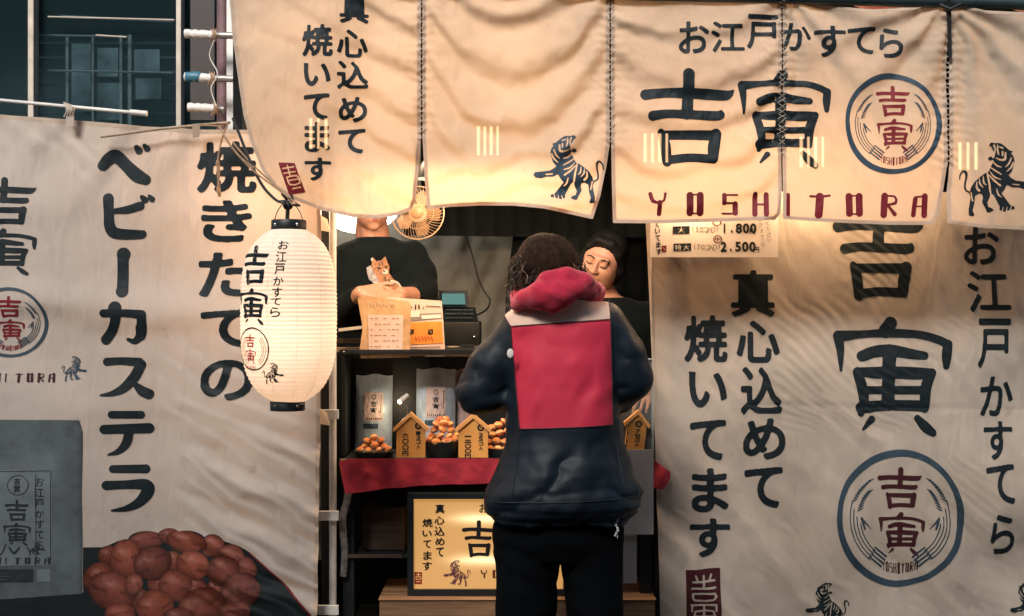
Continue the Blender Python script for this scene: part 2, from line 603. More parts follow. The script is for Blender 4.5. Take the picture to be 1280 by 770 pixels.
    def decal(s, name, surf, mat, parent, lift=0.0015, col=None):
        p, T = s.mesh()
        if len(T) == 0: return None
        v = surf(p[:, 0], p[:, 1], lift)
        o = obj(name, v, T[:, ::-1].copy(), mat, parent, smooth=True, uv=p / 400.0)
        if col is not None:
            a = o.data.color_attributes.new('print', 'FLOAT_COLOR', 'POINT')
            c = col(p[:, 0], p[:, 1])
            a.data.foreach_set('color', np.concatenate([c, np.ones((len(c), 1))], 1).astype(np.float32).ravel())
        return o


# brush characters drawn stroke by stroke: (x, y, half width)
KICHI = [[(345, 68, 36), (343, 180, 34), (335, 310, 36)],
         [(88, 190, 34), (200, 180, 30), (345, 184, 32), (540, 196, 33), (585, 192, 26), (618, 166, 6)],
         [(130, 322, 31), (230, 310, 27), (400, 318, 29), (525, 322, 30), (540, 300, 14)],
         [(180, 418, 20), (205, 500, 33), (215, 605, 28)],
         [(190, 438, 28), (340, 438, 29), (505, 440, 32)],
         [(512, 432, 34), (497, 520, 36), (493, 585, 30)],
         [(215, 592, 28), (350, 578, 27), (493, 586, 28)]]
KICHI_B = (48, 32, 624, 634)
TORA = [[(930, 68, 32), (905, 108, 36)],
        [(690, 134, 28), (800, 124, 19), (920, 119, 22), (1060, 126, 20), (1150, 150, 21), (1202, 176, 22)],
        [(675, 132, 26), (684, 200, 20), (687, 308, 7)],
        [(1202, 176, 24), (1197, 235, 24), (1197, 290, 15)],
        [(788, 236, 27), (850, 213, 29), (930, 208, 30), (1020, 224, 26), (1092, 234, 20)],
        [(920, 212, 36), (915, 350, 32), (912, 480, 34)],
        [(765, 316, 24), (788, 400, 26), (797, 480, 24), (782, 528, 16)],
        [(762, 314, 20), (850, 320, 29), (920, 318, 30), (1060, 324, 30), (1128, 320, 20)],
        [(1122, 324, 25), (1096, 400, 28), (1090, 500, 24)],
        [(790, 409, 20), (1090, 409, 21)],
        [(785, 498, 30), (915, 486, 26), (1080, 490, 28)],
        [(835, 558, 18), (792, 608, 7)],
        [(1055, 552, 17), (1098, 600, 26), (1132, 628, 19)]]
TORA_B = (650, 36, 1224, 648)


def brush(ink, strokes, B, x0, y0, x1, y1, thick=1.0):
    sx, sy = (x1 - x0) / (B[2] - B[0]), (y1 - y0) / (B[3] - B[1])
    sr = math.sqrt(sx * sy) * thick
    for st in strokes:
        ink.stroke([(x0 + (a - B[0]) * sx, y0 + (b - B[1]) * sy, r * sr) for a, b, r in st], n=5)


LET = {'Y': [[(0.08, 0.02, .09), (0.2, 0.36, .09), (0.58, 0.46, .045)], [(0.94, 0.0, .06), (0.86, 0.32, .05), (0.6, 0.46, .045)], [(0.62, 0.42, .10), (0.58, 0.98, .10)]],
       'O': [[(0.2, 0.08, .16), (0.2, 0.92, .16)], [(0.8, 0.08, .16), (0.8, 0.92, .16)], [(0.2, 0.05, .04), (0.8, 0.05, .04)], [(0.2, 0.95, .04), (0.8, 0.95, .04)]],
       'S': [[(0.1, 0.06, .05), (0.95, 0.06, .05)], [(0.14, 0.06, .11), (0.14, 0.45, .11)], [(0.14, 0.45, .05), (0.85, 0.45, .05)], [(0.85, 0.48, .13), (0.85, 0.92, .13)], [(0.05, 0.95, .05), (0.85, 0.95, .05)]],
       'H': [[(0.15, 0.02, .13), (0.1, 0.98, .13)], [(0.88, 0.02, .13), (0.84, 0.98, .13)], [(0.1, 0.5, .05), (0.85, 0.5, .05)]],
       'I': [[(0.5, 0.02, .4), (0.45, 0.98, .4)]],
       'T': [[(0.0, 0.08, .05), (0.5, 0.1, .05), (1.0, 0.05, .05)], [(0.5, 0.1, .16), (0.42, 0.98, .16)]],
       'R': [[(0.22, 0.05, .16), (0.15, 0.98, .16)], [(0.2, 0.05, .05), (0.85, 0.08, .05), (0.9, 0.4, .07), (0.25, 0.5, .05)], [(0.4, 0.5, .06), (0.85, 0.95, .1)]],
       'A': [[(0.2, 0.2, .12), (0.08, 0.98, .12)], [(0.2, 0.1, .05), (0.85, 0.05, .05)], [(0.85, 0.05, .15), (0.82, 0.98, .15)], [(0.15, 0.55, .04), (0.85, 0.55, .04)]]}


def letter(ink, ch, x0, y0, x1, y1, wmin=0.0):
    w, h = x1 - x0, y1 - y0
    for st in LET[ch]:
        sc = w * (1.3 if ch != 'I' else 1.0)
        ink.stroke([(x0 + a * w, y0 + b * h, max(r * sc, wmin)) for a, b, r in st], n=2)


TIGER = dict(
    body=[(196, 215), (205, 180), (228, 150), (205, 140), (245, 125), (275, 100), (310, 75), (340, 68), (365, 72), (400, 65), (415, 80), (415, 98),
          (398, 100), (385, 125), (372, 150), (390, 178), (420, 185), (425, 205), (405, 215), (380, 205), (375, 215), (400, 260), (415, 300),
          (440, 310), (480, 340), (530, 385), (560, 430), (575, 480), (562, 510), (570, 560), (580, 610), (578, 660), (545, 668), (530, 655), (545, 620),
          (530, 560), (525, 500), (490, 480), (465, 490), (460, 515), (468, 550), (440, 600), (425, 635), (400, 635), (370, 618), (385, 600), (415, 590),
          (425, 555), (405, 510), (400, 470), (370, 500), (345, 550), (325, 585), (325, 615), (290, 630), (240, 615), (198, 608), (200, 588), (235, 575),
          (270, 530), (310, 480), (285, 450), (262, 410), (220, 430), (160, 432), (120, 445), (70, 440), (48, 415), (65, 388), (130, 382), (190, 375),
          (240, 345), (215, 290)],
    cuts=[[(225, 190, 5), (245, 235, 7), (275, 265, 3)], [(208, 225, 5), (225, 265, 7), (262, 300, 3)], [(204, 265, 3), (215, 305, 6), (245, 335, 3)],
          [(380, 225, 3), (345, 255, 6), (310, 265, 3)], [(400, 270, 4), (360, 295, 6), (310, 325, 4)], [(405, 305, 3), (370, 345, 6), (315, 365, 4)],
          [(415, 330, 4), (370, 375, 7), (318, 415, 6)], [(430, 310, 5), (410, 400, 7), (400, 470, 6)], [(460, 340, 3), (455, 390, 6), (435, 410, 3)],
          [(490, 360, 3), (485, 400, 6), (460, 430, 3)], [(510, 385, 4), (512, 430, 7), (492, 455, 9)], [(350, 440, 3), (335, 490, 6), (310, 510, 3)],
          [(275, 150, 7), (280, 200, 9), (320, 205, 6), (355, 190, 4)], [(300, 110, 6), (330, 100, 5)], [(345, 85, 4), (345, 120, 7), (335, 160, 6)],
          [(375, 90, 8), (365, 130, 5), (380, 185, 8)], [(300, 140, 7), (300, 170, 6)], [(215, 405, 4), (160, 410, 5)], [(225, 580, 2), (235, 610, 4)],
          [(262, 590, 2), (268, 622, 4)], [(295, 590, 2), (300, 622, 4)], [(560, 470, 4), (545, 540, 5)]],
    tail=[(575, 470, 7), (605, 450, 8), (610, 410, 8), (598, 350, 9), (600, 310, 12), (625, 298, 8), (650, 330, 7), (655, 365, 5)])


def tiger(ink, x0, y0, x1, y1, flip=False):
    B = (45, 62, 660, 670)
    sx, sy = (x1 - x0) / (B[2] - B[0]), (y1 - y0) / (B[3] - B[1]); sr = math.sqrt(sx * sy)
    fx = (lambda a: x1 - (a - B[0]) * sx) if flip else (lambda a: x0 + (a - B[0]) * sx)
    fy = lambda b: y0 + (b - B[1]) * sy
    ink.poly([(fx(a), fy(b)) for a, b in TIGER['body']])
    for c in TIGER['cuts']: ink.stroke([(fx(a), fy(b), r * sr * 1.15) for a, b, r in c], cut=True, n=4)
    ink.stroke([(fx(a), fy(b), max(r * sr, 0.5)) for a, b, r in TIGER['tail']], n=5)


def crest(surf, parent, cx, cy, rx, ry, ringm, redm, step=0.6, wob=0.0, w=7.0):
    """round emblem: ring, wheat stalks left and right, two red characters and a small arc of letters"""
    k = rx / 60.0; ky = ry / 64.0
    I = Ink(cx - rx - 10, cy - ry - 10, cx + rx + 10, cy + ry + 10, step)
    I.ring(cx, cy, rx - w / 2, ry - w / 2, w, wob)
    for sg in (-1, 1):
        for i in range(4):
            r = 47 - i * 3.2
            pts = []
            for a in np.linspace(-20 + i * 9, 52, 7):
                pts.append((cx + sg * k * r * math.cos(math.radians(a)), cy + ky * r * 1.02 * math.sin(math.radians(a)), 0.55 * k))
            I.stroke(pts, n=3)
        for r, a0, a1 in ((45, -52, -22), (38, -42, -12)):
            for t in np.linspace(0, 1, 9):
                a = math.radians(a0 + (a1 - a0) * t); rr = r
                x, y = cx + sg * k * rr * math.cos(a), cy + ky * rr * math.sin(a)
                I.stroke([(x - sg * 2.6 * k, y - 1.6 * ky, 0.35 * k), (x + sg * 2.0 * k, y + 0.6 * ky, 0.75 * k)], n=1)
        for i in range(4):
            a = math.radians(57 + 0 * i); rr = 46 - i * 3.4
            x, y = cx + sg * k * rr * math.cos(a) * 1.03, cy + ky * rr * math.sin(a)
            I.stroke([(x + sg * 3 * k, y - 3 * ky, 0.8 * k), (x - sg * 8 * k, y + 6 * ky, 1.0 * k)], n=1)
        I.stroke([(cx + sg * 33 * k, cy + 10 * ky, 0.9 * k), (cx + sg * 36 * k, cy + 0 * ky, 1.2 * k), (cx + sg * 27 * k, cy + 10 * ky, 0.3 * k)], n=1)
    I.decal('emblem_ring', surf, ringm, parent)
    J = Ink(cx - rx, cy - ry, cx + rx, cy + ry, step)
    brush(J, KICHI, KICHI_B, cx - 22 * k, cy - 48 * ky, cx + 21 * k, cy - 9 * ky)
    brush(J, TORA, TORA_B, cx - 20 * k, cy - 6 * ky, cx + 23 * k, cy + 35 * ky)
    n = len('YOSHITORA')
    for i, ch in enumerate('YOSHITORA'):
        u = (i - (n - 1) / 2) / ((n - 1) / 2)
        x = cx + u * 15.5 * k; y = cy + (39 + 3.5 * (1 - u * u)) * ky
        letter(J, ch, x - 1.5 * k, y, x + 1.5 * k, y + 9 * ky, 0.36 * k)
    J.decal('emblem_lettering', surf, redm, parent)


# ------------------------------------------------------------------ signed-distance volumes -> one smooth mesh
class Vol:
    def __init__(s, lo, hi, h):
        s.lo = np.array(lo, float); s.h = h
        s.n = np.ceil((np.array(hi, float) - s.lo) / h).astype(int) + 1
        s.F = np.full(tuple(s.n), 0.15)

    def _box(s, lo, hi, m):
        a = np.clip(np.floor((np.array(lo) - m - s.lo) / s.h).astype(int), 0, s.n)
        b = np.clip(np.ceil((np.array(hi) + m - s.lo) / s.h).astype(int) + 1, 0, s.n)
        sl = tuple(slice(int(p), int(q)) for p, q in zip(a, b))
        ax = [s.lo[i] + s.h * np.arange(int(a[i]), int(b[i])) for i in range(3)]
        return sl, ax[0][:, None, None], ax[1][None, :, None], ax[2][None, None, :]

    def _put(s, sl, d, k, cut=False):
        f = s.F[sl]
        if f.size == 0: return s
        d = np.broadcast_to(d, f.shape)
        if cut:
            t = np.clip(0.5 - 0.5 * (f + d) / k, 0, 1); s.F[sl] = f * (1 - t) + (-d) * t + k * t * (1 - t)
        else:
            t = np.clip(0.5 + 0.5 * (f - d) / k, 0, 1); s.F[sl] = f * (1 - t) + d * t - k * t * (1 - t)
        return s

    def cap(s, a, b, ra, rb=None, k=0.02, cut=False, fl=1.0):
        a = np.array(a, float); b = np.array(b, float); rb = ra if rb is None else rb
        m = max(ra, rb) + k + 2 * s.h
        sl, X, Y, Z = s._box(np.minimum(a, b), np.maximum(a, b), m)
        e = b - a; L = e @ e + 1e-12
        t = np.clip(((X - a[0]) * e[0] + (Y - a[1]) * e[1] + (Z - a[2]) * e[2]) / L, 0, 1)
        d = np.sqrt((X - a[0] - t * e[0]) ** 2 + ((Y - a[1] - t * e[1]) * fl) ** 2 + (Z - a[2] - t * e[2]) ** 2) - (ra + (rb - ra) * t)
        return s._put(sl, d, k, cut)

    def chain(s, pts, rs, k=0.02):
        for i in range(len(pts) - 1): s.cap(pts[i], pts[i + 1], rs[i], rs[i + 1], k)
        return s

    def ell(s, c, r, R=None, k=0.02, cut=False):
        c = np.array(c, float); r = np.array(r, float); m = r.max() + k + 2 * s.h
        sl, X, Y, Z = s._box(c, c, m)
        x, y, z = X - c[0], Y - c[1], Z - c[2]
        if R is not None:
            x, y, z = (R[0][i] * x + R[1][i] * y + R[2][i] * z for i in range(3))
        q = np.sqrt((x / r[0]) ** 2 + (y / r[1]) ** 2 + (z / r[2]) ** 2)
        q2 = np.sqrt((x / r[0] ** 2) ** 2 + (y / r[1] ** 2) ** 2 + (z / r[2] ** 2) ** 2) + 1e-9
        return s._put(sl, q * (q - 1) / q2, k, cut)

    def loft(s, rows, k=0.02, p=2.3):
        """rows: (z, cx, cy, a, b) sorted by z ascending"""
        r = np.array(sorted(rows)); m = 0.05
        lo = (min(r[:, 1] - r[:, 3]), min(r[:, 2] - r[:, 4]), r[0, 0]); hi = (max(r[:, 1] + r[:, 3]), max(r[:, 2] + r[:, 4]), r[-1, 0])
        sl, X, Y, Z = s._box(lo, hi, m)
        z = Z.ravel()
        g = [np.interp(z, r[:, 0], r[:, i])[None, None, :] for i in (1, 2, 3, 4)]
        q = ((np.abs(X - g[0]) / g[2]) ** p + (np.abs(Y - g[1]) / g[3]) ** p) ** (1 / p)
        d = (q - 1) * np.minimum(g[2], g[3])
        dz = np.maximum(r[0, 0] - Z, Z - r[-1, 0])
        return s._put(sl, np.maximum(d, dz), k)

    def warp(s, fn):
        ax = [s.lo[i] + s.h * np.arange(s.n[i]) for i in range(3)]
        X, Y, Z = np.meshgrid(*ax, indexing='ij')
        m = np.abs(s.F) < 0.06
        s.F[m] += fn(X[m], Y[m], Z[m])
        return s

    def mesh(s):
        Fv = s.F.copy(); Fv[0] = Fv[-1] = 0.1; Fv[:, 0] = Fv[:, -1] = 0.1; Fv[:, :, 0] = Fv[:, :, -1] = 0.1
        nx, ny, nz = Fv.shape
        I = Fv < 0
        acc = np.zeros((nx - 1, ny - 1, nz - 1, 3)); cnt = np.zeros((nx - 1, ny - 1, nz - 1))
        for ax in range(3):
            for o1 in (0, 1):
                for o2 in (0, 1):
                    o = [0, 0, 0]; oth = [i for i in range(3) if i != ax]; o[oth[0]] = o1; o[oth[1]] = o2
                    e = list(o); e[ax] = 1
                    s0 = tuple(slice(o[i], o[i] + Fv.shape[i] - 1) for i in range(3)); s1 = tuple(slice(e[i], e[i] + Fv.shape[i] - 1) for i in range(3))
                    a, b = Fv[s0], Fv[s1]; cr = I[s0] != I[s1]
                    t = np.where(cr, a / np.where(cr, a - b, 1), 0)
                    for i in range(3): acc[..., i] += np.where(cr, t if i == ax else o[i], 0)
                    cnt += cr
        act = cnt > 0
        idx = np.full(act.shape, -1); idx[act] = np.arange(act.sum())
        ii = np.argwhere(act)
        V = s.lo + (ii + acc[act] / cnt[act][:, None]) * s.h
        Q = []
        for ax in range(3):
            u, w = (ax + 1) % 3, (ax + 2) % 3
            a = [slice(None)] * 3; b = [slice(None)] * 3
            a[ax] = slice(0, -1); b[ax] = slice(1, None)
            cr = I[tuple(a)] != I[tuple(b)]
            e = np.argwhere(cr)
            e = e[(e[:, u] > 0) & (e[:, w] > 0) & (e[:, u] < Fv.shape[u] - 1) & (e[:, w] < Fv.shape[w] - 1)]
            ins = I[tuple(a)][tuple(e.T)]
            c = []
            for du, dw in ((1, 1), (0, 1), (0, 0), (1, 0)):
                q = e.copy(); q[:, u] -= du; q[:, w] -= dw; c.append(idx[tuple(q.T)])
            q = np.stack(c, 1)
            q[~ins] = q[~ins][:, ::-1]
            Q.append(q)
        return V, np.concatenate(Q)


def smooth_mesh(V, Q, it=2, lam=0.5):
    n = len(V)
    e = np.concatenate([Q[:, [0, 1]], Q[:, [1, 2]], Q[:, [2, 3]], Q[:, [3, 0]]])
    for _ in range(it):
        A = np.zeros((n, 3)); c = np.zeros(n)
        for i in range(3): A[:, i] = np.bincount(e[:, 0], V[e[:, 1], i], n) + np.bincount(e[:, 1], V[e[:, 0], i], n)
        c = np.bincount(e[:, 0], minlength=n) + np.bincount(e[:, 1], minlength=n)
        V = V * (1 - lam) + lam * A / np.maximum(c, 1)[:, None]
    return V

# ------------------------------------------------------------------ shared materials
M = {}
M['canvas'] = cloth_mat('canvas_awning', (0.62, 0.515, 0.41), (0.50, 0.405, 0.315), 0.42, (0.74, 0.54, 0.37))
M['canvas_side'] = cloth_mat('canvas_side_banner', (0.59, 0.51, 0.43), (0.46, 0.39, 0.32), 0.22, (0.7, 0.48, 0.3))
M['canvas_left'] = cloth_mat('canvas_left_banner', (0.62, 0.54, 0.475), (0.50, 0.43, 0.375), 0.26, (0.7, 0.5, 0.34))
M['hem'] = cloth_mat('canvas_hem', (0.60, 0.50, 0.40), (0.50, 0.41, 0.32), 0.3, (0.6, 0.4, 0.25))
M['ink'] = cloth_mat('black_print', (0.009, 0.016, 0.020), (0.006, 0.011, 0.014), 0, ink=True, stain=0.1)
M['ink_blue'] = cloth_mat('slate_blue_print', (0.045, 0.075, 0.105), (0.02, 0.035, 0.05), 0, ink=True, stain=0.1)
M['ink_red'] = cloth_mat('dark_red_print', (0.20, 0.014, 0.022), (0.13, 0.01, 0.016), 0, ink=True, stain=0.1)
M['ink_maroon'] = cloth_mat('maroon_print', (0.055, 0.010, 0.014), (0.035, 0.007, 0.01), 0, ink=True, stain=0.1)
M['black'] = mat('black_paint', (0.007, 0.010, 0.012), 0.45, var=0.25, bump=0.05)
M['black_matt'] = mat('black_matt', (0.004, 0.006, 0.007), 0.9, var=0.25, spec=0.2)
M['steel'] = mat('grey_steel', (0.42, 0.42, 0.40), 0.42, 0.5, var=0.15, bump=0.04, dark=(0.25, 0.22, 0.2))
M['white_pipe'] = mat('white_painted_pipe', (0.62, 0.60, 0.56), 0.5, var=0.15, bump=0.05)
M['dark_metal'] = mat('dark_teal_metal', (0.03, 0.05, 0.058), 0.35, 0.4, var=0.2)
M['rope'] = mat('hemp_rope', (0.34, 0.21, 0.12), 0.9, var=0.25, nscale=60, bump=0.4, bscale=300)
M['cable'] = mat('black_rubber_cable', (0.012, 0.013, 0.014), 0.5)
M['thread'] = mat('grey_thread', (0.50, 0.42, 0.34), 0.9)
M['brass'] = mat('dull_brass', (0.40, 0.30, 0.20), 0.42, 0.45, var=0.25, nscale=25, bump=0.05)
M['red_cloth'] = mat('red_felt', (0.42, 0.014, 0.032), 0.85, var=0.12, nscale=10, bump=0.15, bscale=300, sheen=0.3)
M['paper'] = mat('white_paper', (0.72, 0.68, 0.62), 0.7, var=0.04)
M['tape'] = mat('white_tape', (0.62, 0.6, 0.57), 0.5, var=0.12, nscale=40, bump=0.3, bscale=80)
M['chrome'] = mat('chrome', (0.6, 0.6, 0.6), 0.2, 1.0)


def printmat():
    m, nt, b, out = newmat('printed_photograph')
    a = nt.nodes.new('ShaderNodeVertexColor'); a.layer_name = 'print'
    nt.links.new(a.outputs['Color'], b.inputs['Base Color'])
    b.inputs['Roughness'].default_value = 0.7; b.inputs['Specular IOR Level'].default_value = 0.2
    return m


M['print'] = printmat()

# ------------------------------------------------------------------ ground, street, building behind
M['asphalt'] = mat('asphalt', (0.05, 0.05, 0.052), 0.85, var=0.3, nscale=3, bump=0.5, bscale=120)
g = MB().add([(-60, -60, 0), (60, -60, 0), (60, 60, 0), (-60, 60, 0)], [(0, 1, 2, 3)])
tag(g.out('ground', M['asphalt']), kind='structure')


def build_back_building():
    YB = 4.6
    root = empty('building', (-3.5, YB, 0), 'dark glass-fronted building with pale mullions behind the left banner', 'building')
    wallm = mat('dark_teal_facade', (0.03, 0.05, 0.06), 0.55, var=0.3, nscale=1.5)
    glass = mat('dark_window_glass', (0.012, 0.026, 0.032), 0.08, 0.0, 0.6, var=0.5, nscale=1.2)
    mull = mat('beige_mullion', (0.36, 0.31, 0.26), 0.5, 0.2, var=0.12)
    thin = mat('thin_grey_frame', (0.30, 0.33, 0.33), 0.5, var=0.15)
    curt = mat('teal_blind', (0.26, 0.34, 0.36), 0.8, var=0.35, nscale=4)
    inner = mat('room_wall', (0.06, 0.09, 0.10), 0.8, var=0.4, nscale=2)
    p0 = P(-1270, -400, YB); p1 = P(300, 560, YB)
    MB().box((p0[0], YB + 0.9, 0), (6, YB + 1.2, 7)).out('wall', wallm, root)
    MB().box((p1[0], YB, 0), (6, YB + 0.9, 7)).out('wall', wallm, root)
    for (x0_, y0_, x1_, y1_) in ((60, 21, 218, 25), (120, 44, 158, 46.5)):
        MB().tube([P(x0_, y0_, YB - 0.05), P(x1_, y1_, YB - 0.05)], 0.006, 6).out('cable', mull, root)  # pale bars added before the glass as bright horizontal streaks
    MB().box((p0[0], YB + 0.02, 0), (p1[0], YB + 0.9, P(0, 172, YB)[2] - 0.3)).out('wall', wallm, root)
    MB().box((p0[0], YB + 0.02, P(0, -60, YB)[2]), (p1[0], YB + 0.9, 7)).out('wall', wallm, root)
    # glass panes between the mullions
    xs = [-1247 + 184 * i for i in range(7)] + [41, 225, 300]
    for a, b in zip(xs[:-1], xs[1:]):
        q0, q1 = P(a + 3, 200, YB), P(b - 3, -60, YB)
        MB().box((q0[0], YB + 0.05, q0[2] - 0.25), (q1[0], YB + 0.06, q1[2])).out('glass_pane', clear_mat('tinted_glass', (0.74, 0.80, 0.82), 0.22, 0.05, (0.02, 0.04, 0.046)), root)
    for x, w in [(-1247 + 184 * i, 3.4) for i in range(7)] + [(41, 3.6), (225, 3.2)]:
        q0, q1 = P(x - w, 240, YB), P(x + w, -60, YB)
        MB().box((q0[0], YB - 0.04, q0[2]), (q1[0], YB + 0.07, q1[2]), bev=0.006).out('mullion', mull, root)
    for (a, ya, b, yb) in ((76, 20, 216, 27), (44, 44, 160, 46), (44, 88, 216, 91)):
        q0, q1 = P(a, ya, YB + 0.12), P(b, yb, YB + 0.12)
        MB().tube([q0, q1], 0.008, 6).out('transom', thin, root)
    for x, w in ((85, 1.8), (117, 1.3), (152, 1.6), (163, 2.2)):
        q0, q1 = P(x - w, 200, YB + 0.2), P(x + w, 44, YB + 0.2)
        MB().box((q0[0], YB + 0.18, q0[2]), (q1[0], YB + 0.22, q1[2])).out('window_frame', thin, root)
    for (x0, y0, x1, y1) in ((90, 55, 114, 140), (122, 60, 148, 96), (168, 62, 200, 92), (170, 98, 202, 124), (122, 104, 150, 150)):
        q0, q1 = P(x0, y1, YB + 0.5), P(x1, y0, YB + 0.5)
        MB().box((q0[0], YB + 0.49, q0[2]), (q1[0], YB + 0.51, q1[2])).out('blind', curt, root)
    for y in (52, 70, 88, 104, 122, 140):
        q0, q1 = P(44, y + 3, YB + 0.6), P(222, y, YB + 0.6)
        MB().box((q0[0], YB + 0.6, q0[2]), (q1[0], YB + 0.62, q1[2])).out('blind_slat', inner, root)


build_back_building()


def build_shading_building():
    root = empty('building', (0, -8.6, 0), 'unseen plain building added behind the camera to shade the lower banners', 'building')
    wm_ = mat('grey_render', (0.20, 0.19, 0.18), 0.85, var=0.15, nscale=1.5, bump=0.1)
    gm_ = mat('window_dark', (0.02, 0.03, 0.035), 0.1)
    fm_ = mat('window_trim', (0.45, 0.43, 0.40), 0.6)
    MB().box((-22, -15, 0), (22, -8.0, 7.25)).out('wall', wm_, root)  # unseen block added for shade; its height darkens the lower banners
    proto_ = None
    for i in range(12):
        for j in range(2):
            x, z = -20 + i * 3.5, 0.9 + j * 3.0
            if proto_ is None:
                proto_ = MB().box((x, -8.0, z), (x + 1.6, -7.96, z + 1.5)).out('window', gm_, root); px_, pz_ = x, z
                MB().box((x - 0.06, -8.0, z - 0.1), (x + 1.66, -7.90, z - 0.002)).out('sill', fm_, proto_)
            else:
                c = copy_tree(proto_, root); c.location = (x - px_, 0, z - pz_)
    MB().box((-22, -8.2, 7.252), (22, -7.9, 7.45)).out('parapet', fm_, root)


build_shading_building()


# ------------------------------------------------------------------ cloth surfaces
class Cloth:
    def __init__(s, Y0, disp):
        s.Y0 = Y0; s.disp = disp; s.s = (Y0 + D) / F

    def __call__(s, x, y, lift=0.0):
        x = np.asarray(x, float); y = np.asarray(y, float)
        return np.stack([(x - 640) * s.s, s.Y0 + s.disp(x, y) - lift, H - (y - 385) * s.s], 1)


SEAMS = ((527, 172), (763, 181), (978, 190), (1185, 205))


def d_noren(x, y):
    d = 0.010 * fbm(x / 110, y / 90, seed=3, o=2)
    wx = x + 14 * fbm(x / 60, y / 60, seed=9); wy = y + 12 * fbm(x / 55, y / 55, seed=11)
    # second panel: hanging swags
    u = (wx - 640) / 117
    inp = ss(527, 545, x) * (1 - ss(745, 763, x))
    sw = fold((wy + 95 * u * u - 30) / 66.0, 0.5) * 0.012 * (1 - 0.85 * ss(178, 215, y)) * (0.65 + 0.35 * np.cos(u * 1.2))
    d = d + inp * sw
    d = d + inp * ss(175, 200, y) * 0.006 * fold((wx * 0.25 + wy) / 40, 0.3)
    # first panel: pulls running to the right-hand seam
    in1 = 1 - ss(515, 527, x)
    d = d + in1 * 0.012 * np.exp(-(527 - x).clip(0) / 95) * fold((wy + 0.62 * (527 - wx)) / 52, 0.5)
    d = d + in1 * 0.009 * fold((wx + 0.25 * wy) / 150, 0.4) + in1 * 0.020 * ss(210, 275, y)
    # third panel
    u3 = (wx - 870) / 107
    in3 = ss(763, 775, x) * (1 - ss(965, 978, x))
    d = d + in3 * 0.0085 * fold((wy + 42 * u3 * u3 + 12 * u3) / 54, 0.5) * (0.5 + 0.5 * np.abs(u3))
    # fourth and fifth: folds radiating from the cord ties at the pole
    for (cx, cy, a0, dirn) in ((981, -10, 0.011, 1), (1186, 0, 0.014, -1), (1186, 0, 0.013, 1)):
        dx = (wx - cx) * dirn; dy = wy - cy
        ang = np.arctan2(dy, np.maximum(dx, 1)); rr = np.hypot(dx, dy)
        msk = ss(0, 14, dx) * ((x < 1186) if dirn < 0 or cx < 1000 else (x > 1186))
        d = d + msk * a0 * fold(ang * 4.2 / np.pi * 1.5 + 0.2, 0.4) * np.exp(-rr / 190) * ss(5, 60, rr)
    for xs, ye in SEAMS:
        e = np.abs(x - xs)
        k = 1 - ss(ye - 4, ye + 14, y)
        d = d + k * (0.0035 * np.exp(-(e / 9) ** 2) + 0.0028 * np.exp(-e / 17) * np.sin(2 * np.pi * (y + 6 * fbm(x / 9, y / 30, seed=5)) / 11.0))
        d = d + (1 - k) * (0.006 * np.exp(-e / 12))
    for xs, ye in SEAMS:     # loose lower corners lift a little
        d = d - 0.012 * ss(ye, 285, y) * np.exp(-np.abs(x - xs) / 40)
    # bottom hem tension
    d = d + 0.0016 * fbm(x / 9, y / 14, seed=21) + 0.0022 * fbm(x / 22, y / 22, seed=25)
    return d


def d_right(x, y):
    wx = x + 26 * fbm(x / 120, y / 120, seed=31); wy = y + 26 * fbm(x / 120, y / 120, seed=33)
    t = ss(280, 700, y)
    # fold lines run down and to the right, steepening towards the lower corner
    q = (0.80 * (wx - 820) - 0.60 * (wy - 300))
    d = 0.0150 * (0.3 + 0.7 * t) * fold(q / 96 + 0.15, 0.85) * (0.6 + 0.6 * fbm(x / 150, y / 150, seed=35))
    d = d + 0.0024 * fold(q / 31 + 0.6 * fbm(x / 90, y / 90, seed=36), 0.6) * (0.5 + 0.5 * fbm(x / 70, y / 110, seed=38))
    q2 = 0.62 * wx - 0.78 * wy
    d = d + 0.0013 * fold(q2 / 11.0, 0.3) * ss(-0.1, 0.4, fbm(x / 100, y / 100, seed=37)) * (1 - t * 0.5)
    d = d + 0.014 * fbm(x / 200, y / 160, seed=39, o=2) + 0.0012 * fbm(x / 14, y / 14, seed=41)
    d = d + 0.004 * np.exp(-((y - 505 - 0.02 * (x - 900)) / 2.5) ** 2) * ss(900, 960, x) * 0.5   # pressed crease
    d = d - 0.012 * np.exp(-np.abs(x - 815) / 10) + 0.022 * fold((y + x * .3) / 210, 0.2) * ss(1150, 1320, x)
    return d


def d_left(x, y):
    wx = x + 20 * fbm(x / 100, y / 100, seed=51); wy = y + 16 * fbm(x / 130, y / 80, seed=53)
    d = 0.012 * fbm(x / 220, y / 140, seed=55, o=2)
    for yc, a, w in ((383, 0.024, 24), (262, 0.008, 30), (505, 0.009, 34), (610, 0.008, 30)):
        yy = wy - yc - 0.03 * (x - 150)
        d = d - a * np.exp(-(yy / w) ** 2) * (0.7 + 0.5 * fbm(x / 150, y / 100, seed=int(yc)))
    lr = ss(200, 270, x) * ss(525, 560, y)
    q = 0.42 * wx - 0.9 * wy
    d = d + lr * 0.0090 * fold(q / 58, 0.8) + lr * 0.003 * fold((0.6 * wx - 0.8 * wy) / 21, 0.5)
    lr2 = ss(150, 260, x) * ss(400, 450, y) * (1 - ss(500, 560, y))
    d = d + lr2 * 0.003 * fold((0.5 * wx - 0.85 * wy) / 27, 0.5)
    tl = (1 - ss(180, 330, y))
    d = d + tl * 0.004 * fold((0.8 * wx + 0.5 * wy) / 70, 0.5) + tl * 0.0025 * fold((0.7 * wx - 0.7 * wy) / 23, 0.3) * ss(0, .4, fbm(x / 70, y / 70, seed=57))
    d = d + 0.0012 * fbm(x / 14, y / 14, seed=59)
    return d


NO = Cloth(-0.34, d_noren)
RB = Cloth(0.0, d_right)
LB = Cloth(-0.08, d_left)


